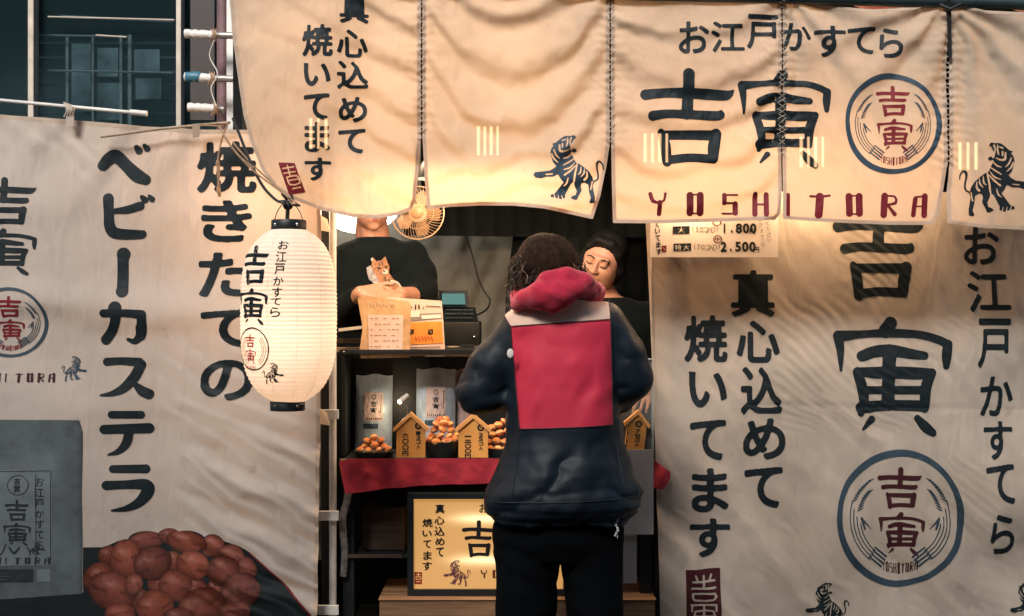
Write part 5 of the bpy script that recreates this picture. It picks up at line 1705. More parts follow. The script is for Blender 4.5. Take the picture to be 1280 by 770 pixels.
house(513.5, 572, 36, 38, 515, 0.075, colsA('六〇〇円', '12コ入', 513.5, 515), 'house-shaped wooden price sign reading six hundred yen, nearest the left dish')
house(591.5, 572, 37, 37, 517, 0.075, colsA('一二〇〇円', '25コ入', 591.5, 517), 'house-shaped wooden price sign with five-character price beside the customer elbow')
house(793, 564, 24, 36, 512, 0.0, colsA('二五〇〇円', '70コ入', 785.5, 512), 'house-shaped wooden price sign leaning at the right end of the counter', rot=0.10)

# ------------------------------------------------------------------ illuminated sign under the counter
sgn = empty('lit_sign', P(612, 742, -0.01), 'lit yellow sign in a black frame standing on the wooden crate', 'sign')
YS = 0.0
a, b = P(509, 744, YS), P(720, 617, YS)
for (x0_, y0_, x1_, y1_) in ((509, 624, 517, 737), (704, 624, 713, 737), (509, 616, 713, 624), (509, 737, 713, 745)):
    MB().box(P(x0_ + .05, y1_ - .05, YS), P(x1_, y0_, YS) + [0, 0.05, 0], bev=0.002).out('frame', M['black'], sgn)
m, nt, b_, out = newmat('backlit_acrylic')
tc = nt.nodes.new('ShaderNodeTexCoord'); sx = nt.nodes.new('ShaderNodeSeparateXYZ'); nt.links.new(tc.outputs['Object'], sx.inputs[0])


def mnode(op, a_, b2=None):
    n = nt.nodes.new('ShaderNodeMath'); n.operation = op
    for i, v in enumerate((a_, b2)):
        if v is None: continue
        if isinstance(v, (int, float)): n.inputs[i].default_value = v
        else: nt.links.new(v, n.inputs[i])
    return n.outputs[0]


tot = None
base_z = P(0, 742, -0.01)[2]
for py_, x0_ in ((649, 0.0), (701, 0.0)):
    zc = P(0, py_, YS)[2] - base_z
    dz = mnode('DIVIDE', mnode('SUBTRACT', sx.outputs['Z'], zc), 0.017)
    dx = mnode('DIVIDE', mnode('SUBTRACT', sx.outputs['X'], 0.03), 0.150)
    d4 = mnode('POWER', mnode('ABSOLUTE', dx), 4.0)
    e = mnode('EXPONENT', mnode('MULTIPLY', mnode('ADD', mnode('POWER', mnode('ABSOLUTE', dz), 1.7), d4), -1.0))
    tot = e if tot is None else mnode('ADD', tot, e)
st_ = mnode('ADD', mnode('MULTIPLY', tot, 0.62), 0.50)
rm = nt.nodes.new('ShaderNodeMixRGB'); nt.links.new(mnode('MINIMUM', tot, 1.0), rm.inputs[0]); rm.inputs[1].default_value = (0.85, 0.42, 0.12, 1); rm.inputs[2].default_value = (1.0, 0.78, 0.42, 1)
nt.links.new(rm.outputs[0], b_.inputs['Emission Color']); nt.links.new(st_, b_.inputs['Emission Strength'])
b_.inputs['Base Color'].default_value = (0.30, 0.2, 0.1, 1); b_.inputs['Roughness'].default_value = 0.35
SF = flat(YS + 0.012)
MB().box(P(516, 738, YS + .013), P(706, 623, YS + .013) + [0, 0.01, 0]).out('lit_panel', m, sgn)
sink = mat('sign_ink', (0.008, 0.008, 0.008), 0.5)
Im = Ink(520, 626, 600, 740, 0.4)
yy = 629
for ch, b in (('真', (544, 630, 556, 642)), ('心', (543, 645, 556, 656)), ('込', (543, 658, 556, 670)), ('め', (544, 672, 556, 682)), ('て', (545, 684, 555, 696)), ('焼', (528, 648, 541, 659)), ('い', (528, 663, 540, 671)), ('て', (529, 675, 539, 685)), ('ま', (529, 689, 540, 700)), ('す', (528, 702, 540, 713))):
    Im.glyph(ch, *b, bold=0.035)
Im.decal('lettering', SF, sink, sgn, 0.0014)
Im = Ink(572, 620, 706, 738, 0.5)
brush(Im, KICHI, KICHI_B, 577, 650, 619, 697); brush(Im, TORA, TORA_B, 630, 650, 674, 697)
for i, ch in enumerate('お江戸かすてら'): Im.glyph(ch, 599 + i * 14, 629, 611 + i * 14, 641, bold=0.014)
Im.decal('lettering', SF, sink, sgn, 0.0014)
Im = Ink(598, 705, 706, 725, 0.4)
for i, ch in enumerate('YOSHITO'): letter(Im, ch, 601 + i * 14.8, 713, 601 + i * 14.8 + (7.5 if ch != 'I' else 2), 722, 0.6)
Im.decal('lettering', SF, mat('sign_brown', (0.10, 0.015, 0.01), 0.6), sgn, 0.0014)
Im = Ink(550, 695, 592, 737, 0.4); tiger(Im, 554, 700, 588, 733); Im.decal('tiger_print', SF, mat('sign_purple', (0.16, 0.05, 0.07), 0.6), sgn, 0.0014)
Im = Ink(515, 712, 532, 734, 0.4); Im.poly([(518, 715), (527.5, 715), (527.5, 730), (518, 730)])
for pts in ([(520, 718, .5), (526, 718, .5)], [(523, 716, .5), (523, 721, .5)], [(520, 721, .5), (526, 721, .5), (526, 724, .5), (520, 724, .5), (520, 721, .5)], [(520, 727, .5), (526, 727, .5)]): Im.stroke(pts, cut=True, n=1)
Im.decal('seal', SF, mat('sign_red', (0.28, 0.012, 0.01), 0.6), sgn, 0.0014)

# ------------------------------------------------------------------ wooden crate under the sign
cr = empty('wooden_crate', P(645, 900, -0.02), 'rough wooden crate of planks carrying the lit sign', 'crate')
cr.location.z = 0
xa, xb = P(475, 0, -0.03)[0], P(818, 0, -0.03)[0]
ztc = P(0, 745.3, 0.0)[2]
n = 4
ph = ztc / n
for i in range(n):
    q = MB().box((xa, -0.045, i * ph + 0.003), (xb, -0.027, (i + 1) * ph - 0.003), bev=0.002).out('plank', M['wood'], cr)
    MB().box((xa, 0.26, i * ph + 0.003), (xb, 0.278, (i + 1) * ph - 0.003), bev=0.002).out('plank', M['wood'], cr)
    for x in (xa, xb - 0.018):
        MB().box((x + 0.0005, -0.0265, i * ph + 0.004), (x + 0.0175, 0.2595, (i + 1) * ph - 0.004), bev=0.002).out('plank', M['wood'], cr)
for i in range(4):
    MB().box((xa - 0.004, -0.05 + i * 0.083, ztc - 0.002 - 0.0), (xb + 0.004, -0.05 + i * 0.083 + 0.079, ztc + 0.0145 - 0.0145), bev=0.001).out('plank', M['wood'], cr)
for i in range(n):
    for x in (xa + 0.03, xa + 0.42, xb - 0.05):
        MB().ball((x, -0.0462, (i + 0.62) * ph), 0.0035, 6, sc=(1, .4, 1)).out('nail', M['black'], cr, smooth=True)

# gear in the dark space left of the crate
gr = MB()
gr.tube(curve_pts([P(437, 600, .02), P(434, 625, .02), P(428, 650, .02), P(431, 690, .03), P(429, 720, .03)], 6), 0.012, 8)
tag(gr.out('hanging_cloth', mat('grey_rag', (0.16, 0.14, 0.13), 0.9, var=0.4, nscale=30, bump=0.6, bscale=60), smooth=True), 'twisted grey cloth hanging below the left end of the red strip', 'cloth')
cbn = MB().box((P(452, 0, .1)[0], 0.12, zz + 0.002), (P(505, 0, .1)[0], 0.34, zz + 0.14), bev=0.004)
tag(cbn.out('box', M['wood_dark']), 'dark brown box on the lower shelf under the red strip', 'box')
tag(MB().box((P(440, 0, .1)[0], 0.1, 0.0), (P(500, 0, .1)[0], 0.34, 0.5), bev=0.006).out('crate', M['black']), 'black crate on the ground left of the wooden crate', 'crate')

# papers and acrylic at the right end
s_p = MB().box(P(772, 668, -0.04), P(817, 562, -0.04) + [0, 0.003, 0])
pr = tag(s_p.out('paper_sheet', mat('grey_white_sheet', (0.40, 0.38, 0.36), 0.4, var=0.08, nscale=7)), 'large grey-white sheet hung from the right end of the counter', 'sheet')
tag(MB().box(P(779, 729, -0.015), P(796, 669, -0.015) + [0, 0.003, 0]).out('paper_sheet', mat('grey_sheet', (0.30, 0.28, 0.27), 0.5, var=0.1)), 'narrow grey sheet below the larger one at the right of the crate', 'sheet')
ac = empty('acrylic_screen', P(800, 565, 0.03), 'clear acrylic splash screen at the right end of the counter', 'screen')
MB().box(P(740, 562, 0.03), P(816, 448, 0.03) + [0, 0.004, 0]).out('pane', M['acrylic'], ac)
MB().box(P(815, 562, 0.025), P(817.5, 448, 0.025) + [0, 0.012, 0]).out('edge', mat('acrylic_edge', (0.30, 0.36, 0.37), 0.3), ac)
MB().box(P(806, 450, 0.025), P(815, 448, 0.025) + [0, 0.012, 0]).out('edge', mat('acrylic_edge_top', (0.30, 0.36, 0.37), 0.3), ac)

# ------------------------------------------------------------------ price sheet above the right banner
YP = -0.05
ps = empty('price_sheet', P(893, 322, YP), 'white price sheet with 1,800 and 2,500 yen prices pinned under the curtain', 'price sheet')
SP = flat(YP)
a, b = P(813, 321.5, YP), P(973, 200, YP)
MB().box(a, b + [0, 0.003, 0]).out('sheet', mat('price_paper', (0.80, 0.72, 0.64), 0.5, var=0.03), ps)
Im = Ink(815, 262, 972, 321, 0.5)
Im.poly([(841, 283), (862, 282.5), (862, 292), (841, 292.5)]); Im.poly([(842, 304.5), (864, 304), (864, 313.5), (842, 314)])
Im.glyph('大', 847, 283.8, 856, 291.2, bold=0.03, cut=True); Im.glyph('特', 843.5, 305.5, 852, 312.8, bold=0.02, cut=True); Im.glyph('大', 853.5, 305.5, 862, 312.8, bold=0.03, cut=True)
Im.text('1,800', 901, 278, 17, 9.0, 0.045, wx=1.0); Im.text('2,500', 900, 301, 17, 9.0, 0.045, wx=1.0)
Im.glyph('円', 937, 286, 944, 293, bold=0.02); Im.glyph('円', 942, 308.5, 949, 316, bold=0.02)
for i, ch in enumerate('めていてます'):
    Im.glyph(ch, 817.5 + i * 0.6, 268 + i * 8.6, 824 + i * .6, 275.5 + i * 8.6, bold=0.03)
Im.decal('lettering', SP, M['ink'], ps, 0.001)
Im = Ink(815, 262, 972, 321, 0.4)
Im.text('(50コ入り)', 864, 283, 8.5, 5.0, 0.0); Im.text('(70コ入り)', 866, 305, 8.5, 5.0, 0.0)
for i, ch in enumerate('おかすてら'): Im.glyph(ch, 948 + i * .8, 270 + i * 8, 953 + i * .8, 276 + i * 8, bold=0.0)
for i, ch in enumerate('ください'): Im.glyph(ch, 957 + i * .8, 276 + i * 7, 962 + i * .8, 282 + i * 7, bold=0.0)
Im.decal('small_lettering', SP, mat('grey_text', (0.22, 0.17, 0.14), 0.7), ps, 0.001)
Im = Ink(820, 262, 930, 321, 0.4); Im.ring(897, 299, 5.0, 4.4, 1.2); Im.glyph('中', 893.5, 296.5, 900.5, 301.5, bold=0.02); Im.ring(896, 278, 5, 4, 1.2)
Im.poly([(827, 307), (833, 307), (833, 315), (827, 315)]); Im.stroke([(829, 309.5, .5), (831.5, 312.5, .5)], cut=True, n=1)
Im.decal('red_mark', SP, M['ink_red'], ps, 0.0012)

# ------------------------------------------------------------------ wire-guard fan
YF = 0.25
fc = P(522, 266, YF); sF = F / (YF + D)
fan = empty('fan', P(522, 300, YF), 'small round fan with a beige wire guard above the till', 'fan')
R0 = 33 / sF
wires = MB()
wm = mat('beige_wire', (0.55, 0.36, 0.22), 0.4, 0.2)
for i in range(46):
    a = 2 * math.pi * i / 46
    pts = []
    for t in np.linspace(0.24, 1, 7):
        aa = a + 0.55 * (t - 0.24); r = R0 * t; y = -0.034 * (1 - t ** 2.4)
        pts.append(fc + [r * math.cos(aa), y, r * math.sin(aa)])
    wires.tube(pts, 0.0007, 4, cap=False)
o = wires.out('guard_wire', wm, fan); o['kind'] = 'stuff'
circ = lambda r, y, n=40: [fc + [r * math.cos(2 * math.pi * i / n), y, r * math.sin(2 * math.pi * i / n)] for i in range(n + 1)]
MB().tube(circ(R0, 0), 0.0022, 6, cap=False).out('guard_rim', wm, fan, smooth=True)
MB().tube(circ(R0 * 0.62, -0.024), 0.0008, 4, cap=False).out('guard_ring', wm, fan, smooth=True)
MB().ball(fc + [0, -0.034, 0], R0 * 0.25, 10, sc=(1, .28, 1)).out('hub_cap', mat('warm_hub', (0.34, 0.19, 0.09), 0.4), fan, smooth=True)
blade = mat('amber_blade', (0.30, 0.19, 0.11), 0.35)
for i in range(5):
    a = 2 * math.pi * i / 5
    q = []
    for t, da, dy in ((.2, -.25, .004), (.55, -.5, .014), (.85, -.35, .012), (.9, .1, 0), (.7, .4, -.008), (.2, .3, -.004)):
        q.append(fc + [R0 * t * math.cos(a + da), 0.01 + dy, R0 * t * math.sin(a + da)])
    MB().prism(q, (0, 0.002, 0)).out('blade', blade, fan)
MB().tube([fc + [0, 0.005, 0], fc + [0, 0.09, 0]], 0.03, 16).out('motor', M['wood_pale'], fan, smooth=True)
MB().tube([fc + [0, 0.06, 0], fc + [0, 0.07, 0.1], fc + [0, 0.07, 0.34]], 0.008, 8).out('bracket', M['black'], fan, smooth=True)

# ------------------------------------------------------------------ globe and bulbs inside the stall; added streak tubes and pendants
gl = empty('globe_lamp', P(452, 240, 1.25), 'glaring white round lamp behind the man at the left of the opening', 'lamp')
MB().ball(P(449, 246, 1.25), 0.165, 16, sc=(1.1, .7, .9)).out('globe', glow_mat('globe_glow', (1.0, 0.92, 0.80), 4.5), gl, smooth=True)
MB().tube([P(452, 215, 1.25), P(452, 120, 1.25)], 0.006, 8).out('flex', M['cable'], gl, smooth=True)
lamp('globe_light', P(452, 250, 1.05), 5.0, (1.0, 0.82, 0.62), 0.1)

streakM = glow_mat('streak_tube_glow', (1.0, 0.60, 0.30), 0.5, 0.95)
_nt = streakM.node_tree
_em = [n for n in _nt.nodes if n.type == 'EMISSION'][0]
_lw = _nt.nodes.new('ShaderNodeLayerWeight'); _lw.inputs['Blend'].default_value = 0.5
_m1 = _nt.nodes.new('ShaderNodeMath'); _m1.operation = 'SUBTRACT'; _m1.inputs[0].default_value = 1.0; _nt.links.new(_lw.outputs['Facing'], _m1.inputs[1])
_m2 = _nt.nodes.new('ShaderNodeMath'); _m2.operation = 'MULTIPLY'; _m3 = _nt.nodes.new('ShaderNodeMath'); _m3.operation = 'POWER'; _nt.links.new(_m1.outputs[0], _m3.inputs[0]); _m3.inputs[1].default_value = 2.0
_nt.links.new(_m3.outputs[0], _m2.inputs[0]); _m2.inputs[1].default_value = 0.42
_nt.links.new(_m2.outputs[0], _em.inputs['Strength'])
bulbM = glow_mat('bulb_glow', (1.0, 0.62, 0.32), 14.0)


def streak_tubes(px, py, n, w, h, label, Y=-0.385):  # added tubes whose glow stands in for light streaks on the curtain
    root = empty('light_streak_tubes', P(px, py - h / 2 - 3, Y), label, 'lamp', 'added glowing tubes standing in for light streaks on the curtain')
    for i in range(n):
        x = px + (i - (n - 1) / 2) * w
        MB().tube([P(x, py + h / 2, Y), P(x, py - h / 2, Y)], 0.0062 - 0.0014 * (i % 2), 12).out('tube', streakM, root, smooth=True)
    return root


streak_tubes(398, 167, 3, 9.5, 38, 'added glowing tubes for the light streaks over the small text of the first panel')
streak_tubes(610, 176, 4, 8, 36, 'added glowing tubes for the light streaks on the plain second panel')
streak_tubes(820, 185, 4, 9, 36, 'added glowing tubes for the light streaks over the foot of the first big character')
streak_tubes(1015, 190, 4, 9, 38, 'added glowing tubes for the light streaks over the foot of the second big character')
streak_tubes(1210, 195, 3, 10, 34, 'added glowing tubes for the light streaks left of the tiger on the last panel')

for i, (px, py, Y, e, lb_) in enumerate(((450, 120, 0.05, 5.0, 'bulb behind the first curtain panel near the lantern'), (640, 110, 0.05, 7.0, 'bulb behind the plain second panel'), (865, 216, -0.09, 3.6, 'bulb behind the first big character'),
                                    (1010, 212, -0.09, 3.2, 'bulb behind the second big character'), (350, 235, 0.16, 9.0, 'bulb behind the upper right corner of the left banner'), (1128, 220, -0.10, 2.0, 'bulb behind the round emblem'))):
    root = empty('hanging_bulb', P(px, py, Y), 'warm ' + lb_ + ', hanging on a black flex', 'lamp', 'warm bulbs hanging behind the curtain')
    MB().ball(P(px, py, Y), 0.024, 10, sc=(1, 1, 1.15)).out('bulb', bulbM, root, smooth=True)
    MB().tube([P(px, py, Y) + [0, 0, 0.026], P(px, py, Y) + [0, 0, 0.06]], 0.012, 10).out('socket', M['black'], root, smooth=True)
    MB().tube([P(px, py, Y) + [0, 0, 0.06], P(px, -70, Y)], 0.003, 6).out('flex', M['cable'], root, smooth=True)
    lamp('bulb_light', P(px, py + 14, Y), e * 1.15, (1.0, 0.65, 0.37), 0.03)

shadeM = mat('enamel_shade', (0.03, 0.04, 0.04), 0.35, 0.2)
shadeI = mat('enamel_shade_inside', (0.7, 0.66, 0.6), 0.4)
for px, py, Y, e, lb_ in ((548, 222, -0.08, 9.0, 'added shaded lamp hanging behind the left half of the tiger panel, over the price signs'), (655, 224, -0.02, 9.0, 'added shaded lamp hanging behind the tiger, over the bowls'),
                          (716, 236, 0.40, 4.5, 'added shaded lamp above and before the woman, lighting her face')):  # pendants added out of sight to light the goods and the woman
    c = P(px, py, Y)
    root = empty('added_pendant', c, lb_, 'lamp', 'added pendant lamps lighting the counter')
    MB().lathe(c, [(0.014, 0.075), (0.026, 0.072), (0.055, 0.035), (0.072, -0.004), (0.074, -0.004), (0.058, 0.037), (0.028, 0.076), (0.014, 0.079)], n=28).out('shade', shadeM, root, smooth=True)
    MB().ball(c + [0, 0, 0.022], 0.02, 8).out('bulb', bulbM, root, smooth=True)
    MB().tube([c + [0, 0, 0.044], c + [0, 0, 0.085]], 0.0138, 12).out('socket', M['black'], root, smooth=True)
    MB().tube([c + [0, 0, 0.085], [c[0], c[1], 2.7]], 0.003, 6).out('flex', M['cable'], root, smooth=True)
    lamp('added_pendant_light', c + [0, 0, -0.002], e * 1.15, (1.0, 0.68, 0.42), 0.018)

# ------------------------------------------------------------------ people
M['navy'] = mat('navy_nylon', (0.006, 0.0125, 0.020), 0.52, var=0.15, nscale=6, bump=0.12, bscale=30, spec=0.28)
M['jred'] = mat('crimson_nylon', (0.60, 0.032, 0.068), 0.6, var=0.06, nscale=7, bump=0.12, bscale=16, spec=0.3)
M['jcream'] = mat('cream_nylon', (0.74, 0.52, 0.41), 0.6, var=0.05, nscale=7, bump=0.1, bscale=40, spec=0.3)
M['fleece'] = mat('crimson_fleece', (0.50, 0.028, 0.060), 0.95, var=0.15, nscale=30, bump=0.35, bscale=260, spec=0.1, sheen=0.25)
M['trouser'] = mat('black_trousers', (0.0025, 0.0035, 0.0045), 0.9, var=0.2, bump=0.2, bscale=40, spec=0.08)
M['knit'] = mat('black_knit', (0.005, 0.008, 0.009), 0.9, var=0.2, bump=0.35, bscale=160, spec=0.1, sheen=0.03)
M['beanie'] = mat('brown_beanie', (0.030, 0.017, 0.011), 0.95, var=0.3, nscale=60, bump=0.5, bscale=220, spec=0.1)
M['hair'] = mat('dark_brown_hair', (0.024, 0.013, 0.008), 0.6, var=0.4, nscale=50, spec=0.5)
M['hair_red'] = mat('auburn_hair', (0.15, 0.075, 0.04), 0.55, var=0.4, nscale=50, spec=0.5)
M['hair_black'] = mat('black_hair', (0.007, 0.006, 0.006), 0.65, var=0.3, spec=0.2, bump=0.3, bscale=120)
M['lip'] = mat('lip', (0.40, 0.10, 0.08), 0.45)
M['dark_line'] = mat('lash_brow', (0.02, 0.012, 0.01), 0.7)


def X3(c, R, p):
    return np.array(c) + np.array(R @ Vector(p))


def head_vol(c, R, h=0.0042, s=1.0):
    v = Vol(np.array(c) - 0.17, np.array(c) + 0.17, h)
    Rl = [list(R.col[i]) for i in range(3)]
    T = lambda *p: X3(c, R, [q * s for q in p])
    E = lambda p, r, k=0.02, cut=False: v.ell(T(*p), [q * s for q in r], Rl, k, cut)
    E((0, 0.018, 0.03), (0.076, 0.092, 0.084)); E((0, -0.022, -0.018), (0.063, 0.066, 0.092)); E((0, -0.030, -0.078), (0.044, 0.046, 0.034), 0.03)
    E((0, -0.078, -0.093), (0.020, 0.014, 0.015), 0.015)
    for sx in (-1, 1):
        E((sx * 0.038, -0.062, -0.022), (0.024, 0.022, 0.024)); E((sx * 0.078, 0.008, -0.008), (0.011, 0.019, 0.031), 0.008)
        E((sx * 0.031, -0.094, 0.010), (0.018, 0.014, 0.010), 0.010, True); E((sx * 0.031, -0.076, 0.007), (0.015, 0.012, 0.0115), 0.004)
        E((sx * 0.013, -0.096, -0.026), (0.0085, 0.009, 0.0075), 0.006)
    v.cap(T(-0.038, -0.077, 0.029), T(0.038, -0.077, 0.029), 0.010 * s, k=0.014)
    v.cap(T(0, -0.084, 0.016), T(0, -0.105, -0.024), 0.0065 * s, 0.0115 * s, k=0.010)
    v.cap(T(-0.016, -0.086, -0.053), T(0.016, -0.086, -0.053), 0.0075 * s, k=0.008); v.cap(T(-0.013, -0.085, -0.064), T(0.013, -0.085, -0.064), 0.0085 * s, k=0.008)
    v.cap(T(-0.022, -0.098, -0.0585), T(0.022, -0.098, -0.0585), 0.003 * s, k=0.004, cut=True)
    v.cap(T(0, 0.02, -0.05), T(0, 0.035, -0.15), 0.050 * s, 0.052 * s, k=0.03)
    return v, T


def face_bits(T, parent, s=1.0):
    for sx in (-1, 1):
        MB().tube(curve_pts([T(sx * 0.016, -0.089, 0.004), T(sx * 0.031, -0.0905, 0.0005), T(sx * 0.046, -0.083, 0.004)], 4), 0.0017 * s, 6).out('eyelash', M['dark_line'], parent, smooth=True)
        MB().tube(curve_pts([T(sx * 0.015, -0.0895, 0.029), T(sx * 0.032, -0.0895, 0.033), T(sx * 0.05, -0.079, 0.027)], 4), [0.0028 * s] * 5 + [0.002 * s] * 4, 6).out('eyebrow', M['dark_line'], parent, smooth=True)
    q = MB()
    q.tube(curve_pts([T(-0.026, -0.084, -0.0525), T(-0.006, -0.0955, -0.0535), T(0, -0.096, -0.055), T(0.006, -0.0955, -0.0535), T(0.026, -0.084, -0.0525)], 4), 0.0036 * s, 8)
    q.tube(curve_pts([T(-0.018, -0.087, -0.060), T(0, -0.0945, -0.065), T(0.018, -0.087, -0.060)], 4), 0.0042 * s, 8)
    q.out('lips', M['lip'], parent, smooth=True)


def hand_vol(wrist, d, th, nrm, curl, spread=0.010, h=0.0034, s=1.0, thumb_in=0.6):
    """d: wrist to knuckles, th: towards the thumb, nrm: out of the palm"""
    w = np.array(wrist, float)
    N_ = lambda a: np.array(a, float) / np.linalg.norm(a)
    d = N_(d); th = N_(np.array(th) - d * np.dot(th, d)); nrm = N_(np.array(nrm) - d * np.dot(nrm, d) - th * np.dot(nrm, th))
    v = Vol(w - 0.21, w + 0.21, h)
    v.cap(w, w + d * 0.01, 0.026 * s, 0.024 * s, 0.01)
    for o in (-0.026, -0.009, 0.009, 0.026):
        v.cap(w + d * 0.012 + th * o * 0.6, w + d * 0.082 * s + th * o, 0.0155 * s, 0.0115 * s, 0.012)
    for i, (o, L) in enumerate(((0.029, 0.070), (0.0095, 0.078), (-0.0105, 0.072), (-0.029, 0.057))):
        p = w + d * (0.084 - 0.004 * abs(i - 1)) * s + th * o; a = 0.25; dd = N_(d + th * (1.5 - i) * spread * 4)
        for j, (f, r) in enumerate(((0.46, 0.0088), (0.30, 0.0080), (0.24, 0.0070))):
            a += curl * (0.8 if j == 0 else 1.0) * (1 + 0.12 * (i - 1))
            q = p + (dd * math.cos(a) + nrm * math.sin(a)) * L * f * s * 1.1
            v.cap(p, q, r * s, r * 0.93 * s, 0.004); p = q
    p = w + d * 0.022 + th * 0.024
    for f, (x, y, z), r in ((0.045, (0.62, 0.7, 0.35), 0.0125), (0.034, (0.85, 0.35, thumb_in), 0.0098), (0.026, (0.9, 0.05, thumb_in), 0.0088)):
        q = p + N_(d * x + th * y + nrm * z) * f * s
        v.cap(p, q, r * s, r * 0.92 * s, 0.006); p = q
    return v


def join_vols(name, vols, mat_, parent=None, base=None, it=1):
    Vs, Qs, n = [], [], 0
    for v in vols:
        a, q = v.mesh(); a = smooth_mesh(a, q, it)
        Vs.append(a); Qs.append(q + n); n += len(a)
    return obj(name, np.concatenate(Vs), np.concatenate(Qs), mat_, parent, True, base)


# ---- customer seen from behind
YB = -0.45
sb = F / (YB + D)
Xc = lambda px: (px - 640) / sb
Zc = lambda py: H - (py - 385) / sb
Q3 = lambda px, py, Y=YB: np.array([Xc(px), Y, Zc(py)])
gx = Xc(700)
RH = Euler((0.35, 0.10, -0.25), 'XYZ').to_matrix() @ Matrix.Rotation(math.pi, 3, 'Z')
hc = Q3(688, 345, -0.40)
hv, HT = head_vol(hc, RH, 0.005)
bv = Vol((gx - 0.34, -0.75, 0.0), (gx + 0.34, 0.05, 1.52), 0.010)
bv.loft([(0.92, gx, YB, 0.145, 0.095), (1.10, gx, YB, 0.125, 0.085), (1.32, gx, YB - 0.01, 0.155, 0.085), (1.43, gx, YB - 0.01, 0.14, 0.07), (1.47, gx, YB, 0.07, 0.055)])
bv.cap((gx, YB - 0.02, 1.43), hc - [0, -0.02, 0.06], 0.055, 0.05)
for sx, f0 in ((-1, Xc(660)), (1, Xc(745))):
    bv.chain([(f0 - sx * 0.004, YB, 0.93), (f0, YB - 0.01, 0.50), (f0, YB - 0.02, 0.09)], [0.072, 0.052, 0.04], 0.03)
    bv.cap((f0, YB - 0.03, 0.05), (f0, YB + 0.13, 0.035), 0.042, 0.032)
armL = [Q3(652, 412), Q3(602, 486, -0.44), Q3(636, 500, -0.20)]
armR = [Q3(757, 412), Q3(787, 474, -0.45), Q3(778, 508, -0.30)]
for A in (armL, armR): bv.chain(A, [0.05, 0.038, 0.028], 0.02)
hl = hand_vol(armL[2], (0.15, 0.9, -0.2), (0.8, 0, 0.5), (0.3, 0, -1), 0.5)
hr = hand_vol(armR[2], (-0.35, 0.5, -0.45), (-0.5, 0.4, 0.6), (-0.8, 0, -0.5), 0.5)
cust = join_vols('person', [bv, hv, hl, hr], M['skin'], None, base=(gx, YB, 0))
tag(cust, 'customer seen from behind in a navy jacket with crimson back panel and hood', 'person')
face_bits(HT, cust)

# trousers
tv = Vol((gx - 0.26, -0.70, 0.05), (gx + 0.26, -0.22, 1.02), 0.009)
tv.loft([(0.80, Xc(699), YB, 0.150, 0.085), (0.83, Xc(699), YB, 0.172, 0.10), (0.86, Xc(698), YB, 0.182, 0.115), (0.98, Xc(700), YB, 0.17, 0.12)], 0.035, 2.1)
tv.chain([(Xc(657), YB, 0.88), (Xc(657.5), YB, 0.66), (Xc(659), YB - 0.01, 0.45), (Xc(660), YB - 0.01, 0.09)], [0.092, 0.083, 0.080, 0.072], 0.008)
tv.chain([(Xc(739), YB, 0.88), (Xc(744), YB, 0.66), (Xc(744), YB - 0.01, 0.45), (Xc(745), YB - 0.01, 0.09)], [0.092, 0.079, 0.078, 0.072], 0.008)
tv.warp(lambda x, y, z: 0.004 * fbm(x * 9, y * 9, z * 12, seed=201) + 0.0025 * np.sin(z * 90 + 8 * fbm(x * 8, y * 8, z * 5, seed=202)) * ss(-0.1, .3, fbm(x * 6, y * 6, z * 4, seed=203)))
join_vols('trousers', [tv], M['trouser'], cust)
for f0 in (Xc(660), Xc(745)):
    sv = Vol((f0 - 0.08, -0.62, -0.005), (f0 + 0.08, -0.25, 0.16), 0.007)
    sv.cap((f0, -0.53, 0.05), (f0, -0.35, 0.042), 0.05, 0.042); sv.cap((f0, -0.50, 0.08), (f0, -0.50, 0.12), 0.045); sv.ell((f0, -0.44, 0.008), (0.055, 0.14, 0.012), k=0.004)
    join_vols('shoe', [sv], M['black'], cust)

# jacket
jv = Vol((Xc(556), -0.74, Zc(662)), (Xc(832), -0.08, Zc(352)), 0.0054)
R_ = [(376, 694, 44, .070), (390, 701, 60, .090), (405, 702, 66, .105), (440, 703, 68, .118), (500, 704, 70, .125), (540, 706, 71, .130), (565, 705, 76, .140), (590, 704, 86, .155), (612, 703, 95, .165), (628, 702, 95, .165), (638, 700, 90, .150), (645, 698, 82, .13)]
jv.loft([(Zc(py), Xc(cx), YB + 0.0, a / sb, b) for py, cx, a, b in R_], 0.02, 2.5)
jv.chain([Q3(654, 412), Q3(616, 458, -0.45), Q3(601, 488, -0.44), Q3(630, 500, -0.24)], [0.062, 0.060, 0.062, 0.046], 0.03)
jv.chain([Q3(755, 405), Q3(780, 445, -0.45), Q3(787, 474, -0.45), Q3(778, 500, -0.34)], [0.062, 0.058, 0.058, 0.046], 0.03)


def SH(t): return 1 - 2 * np.abs(np.sin(t / 2)) ** 0.8


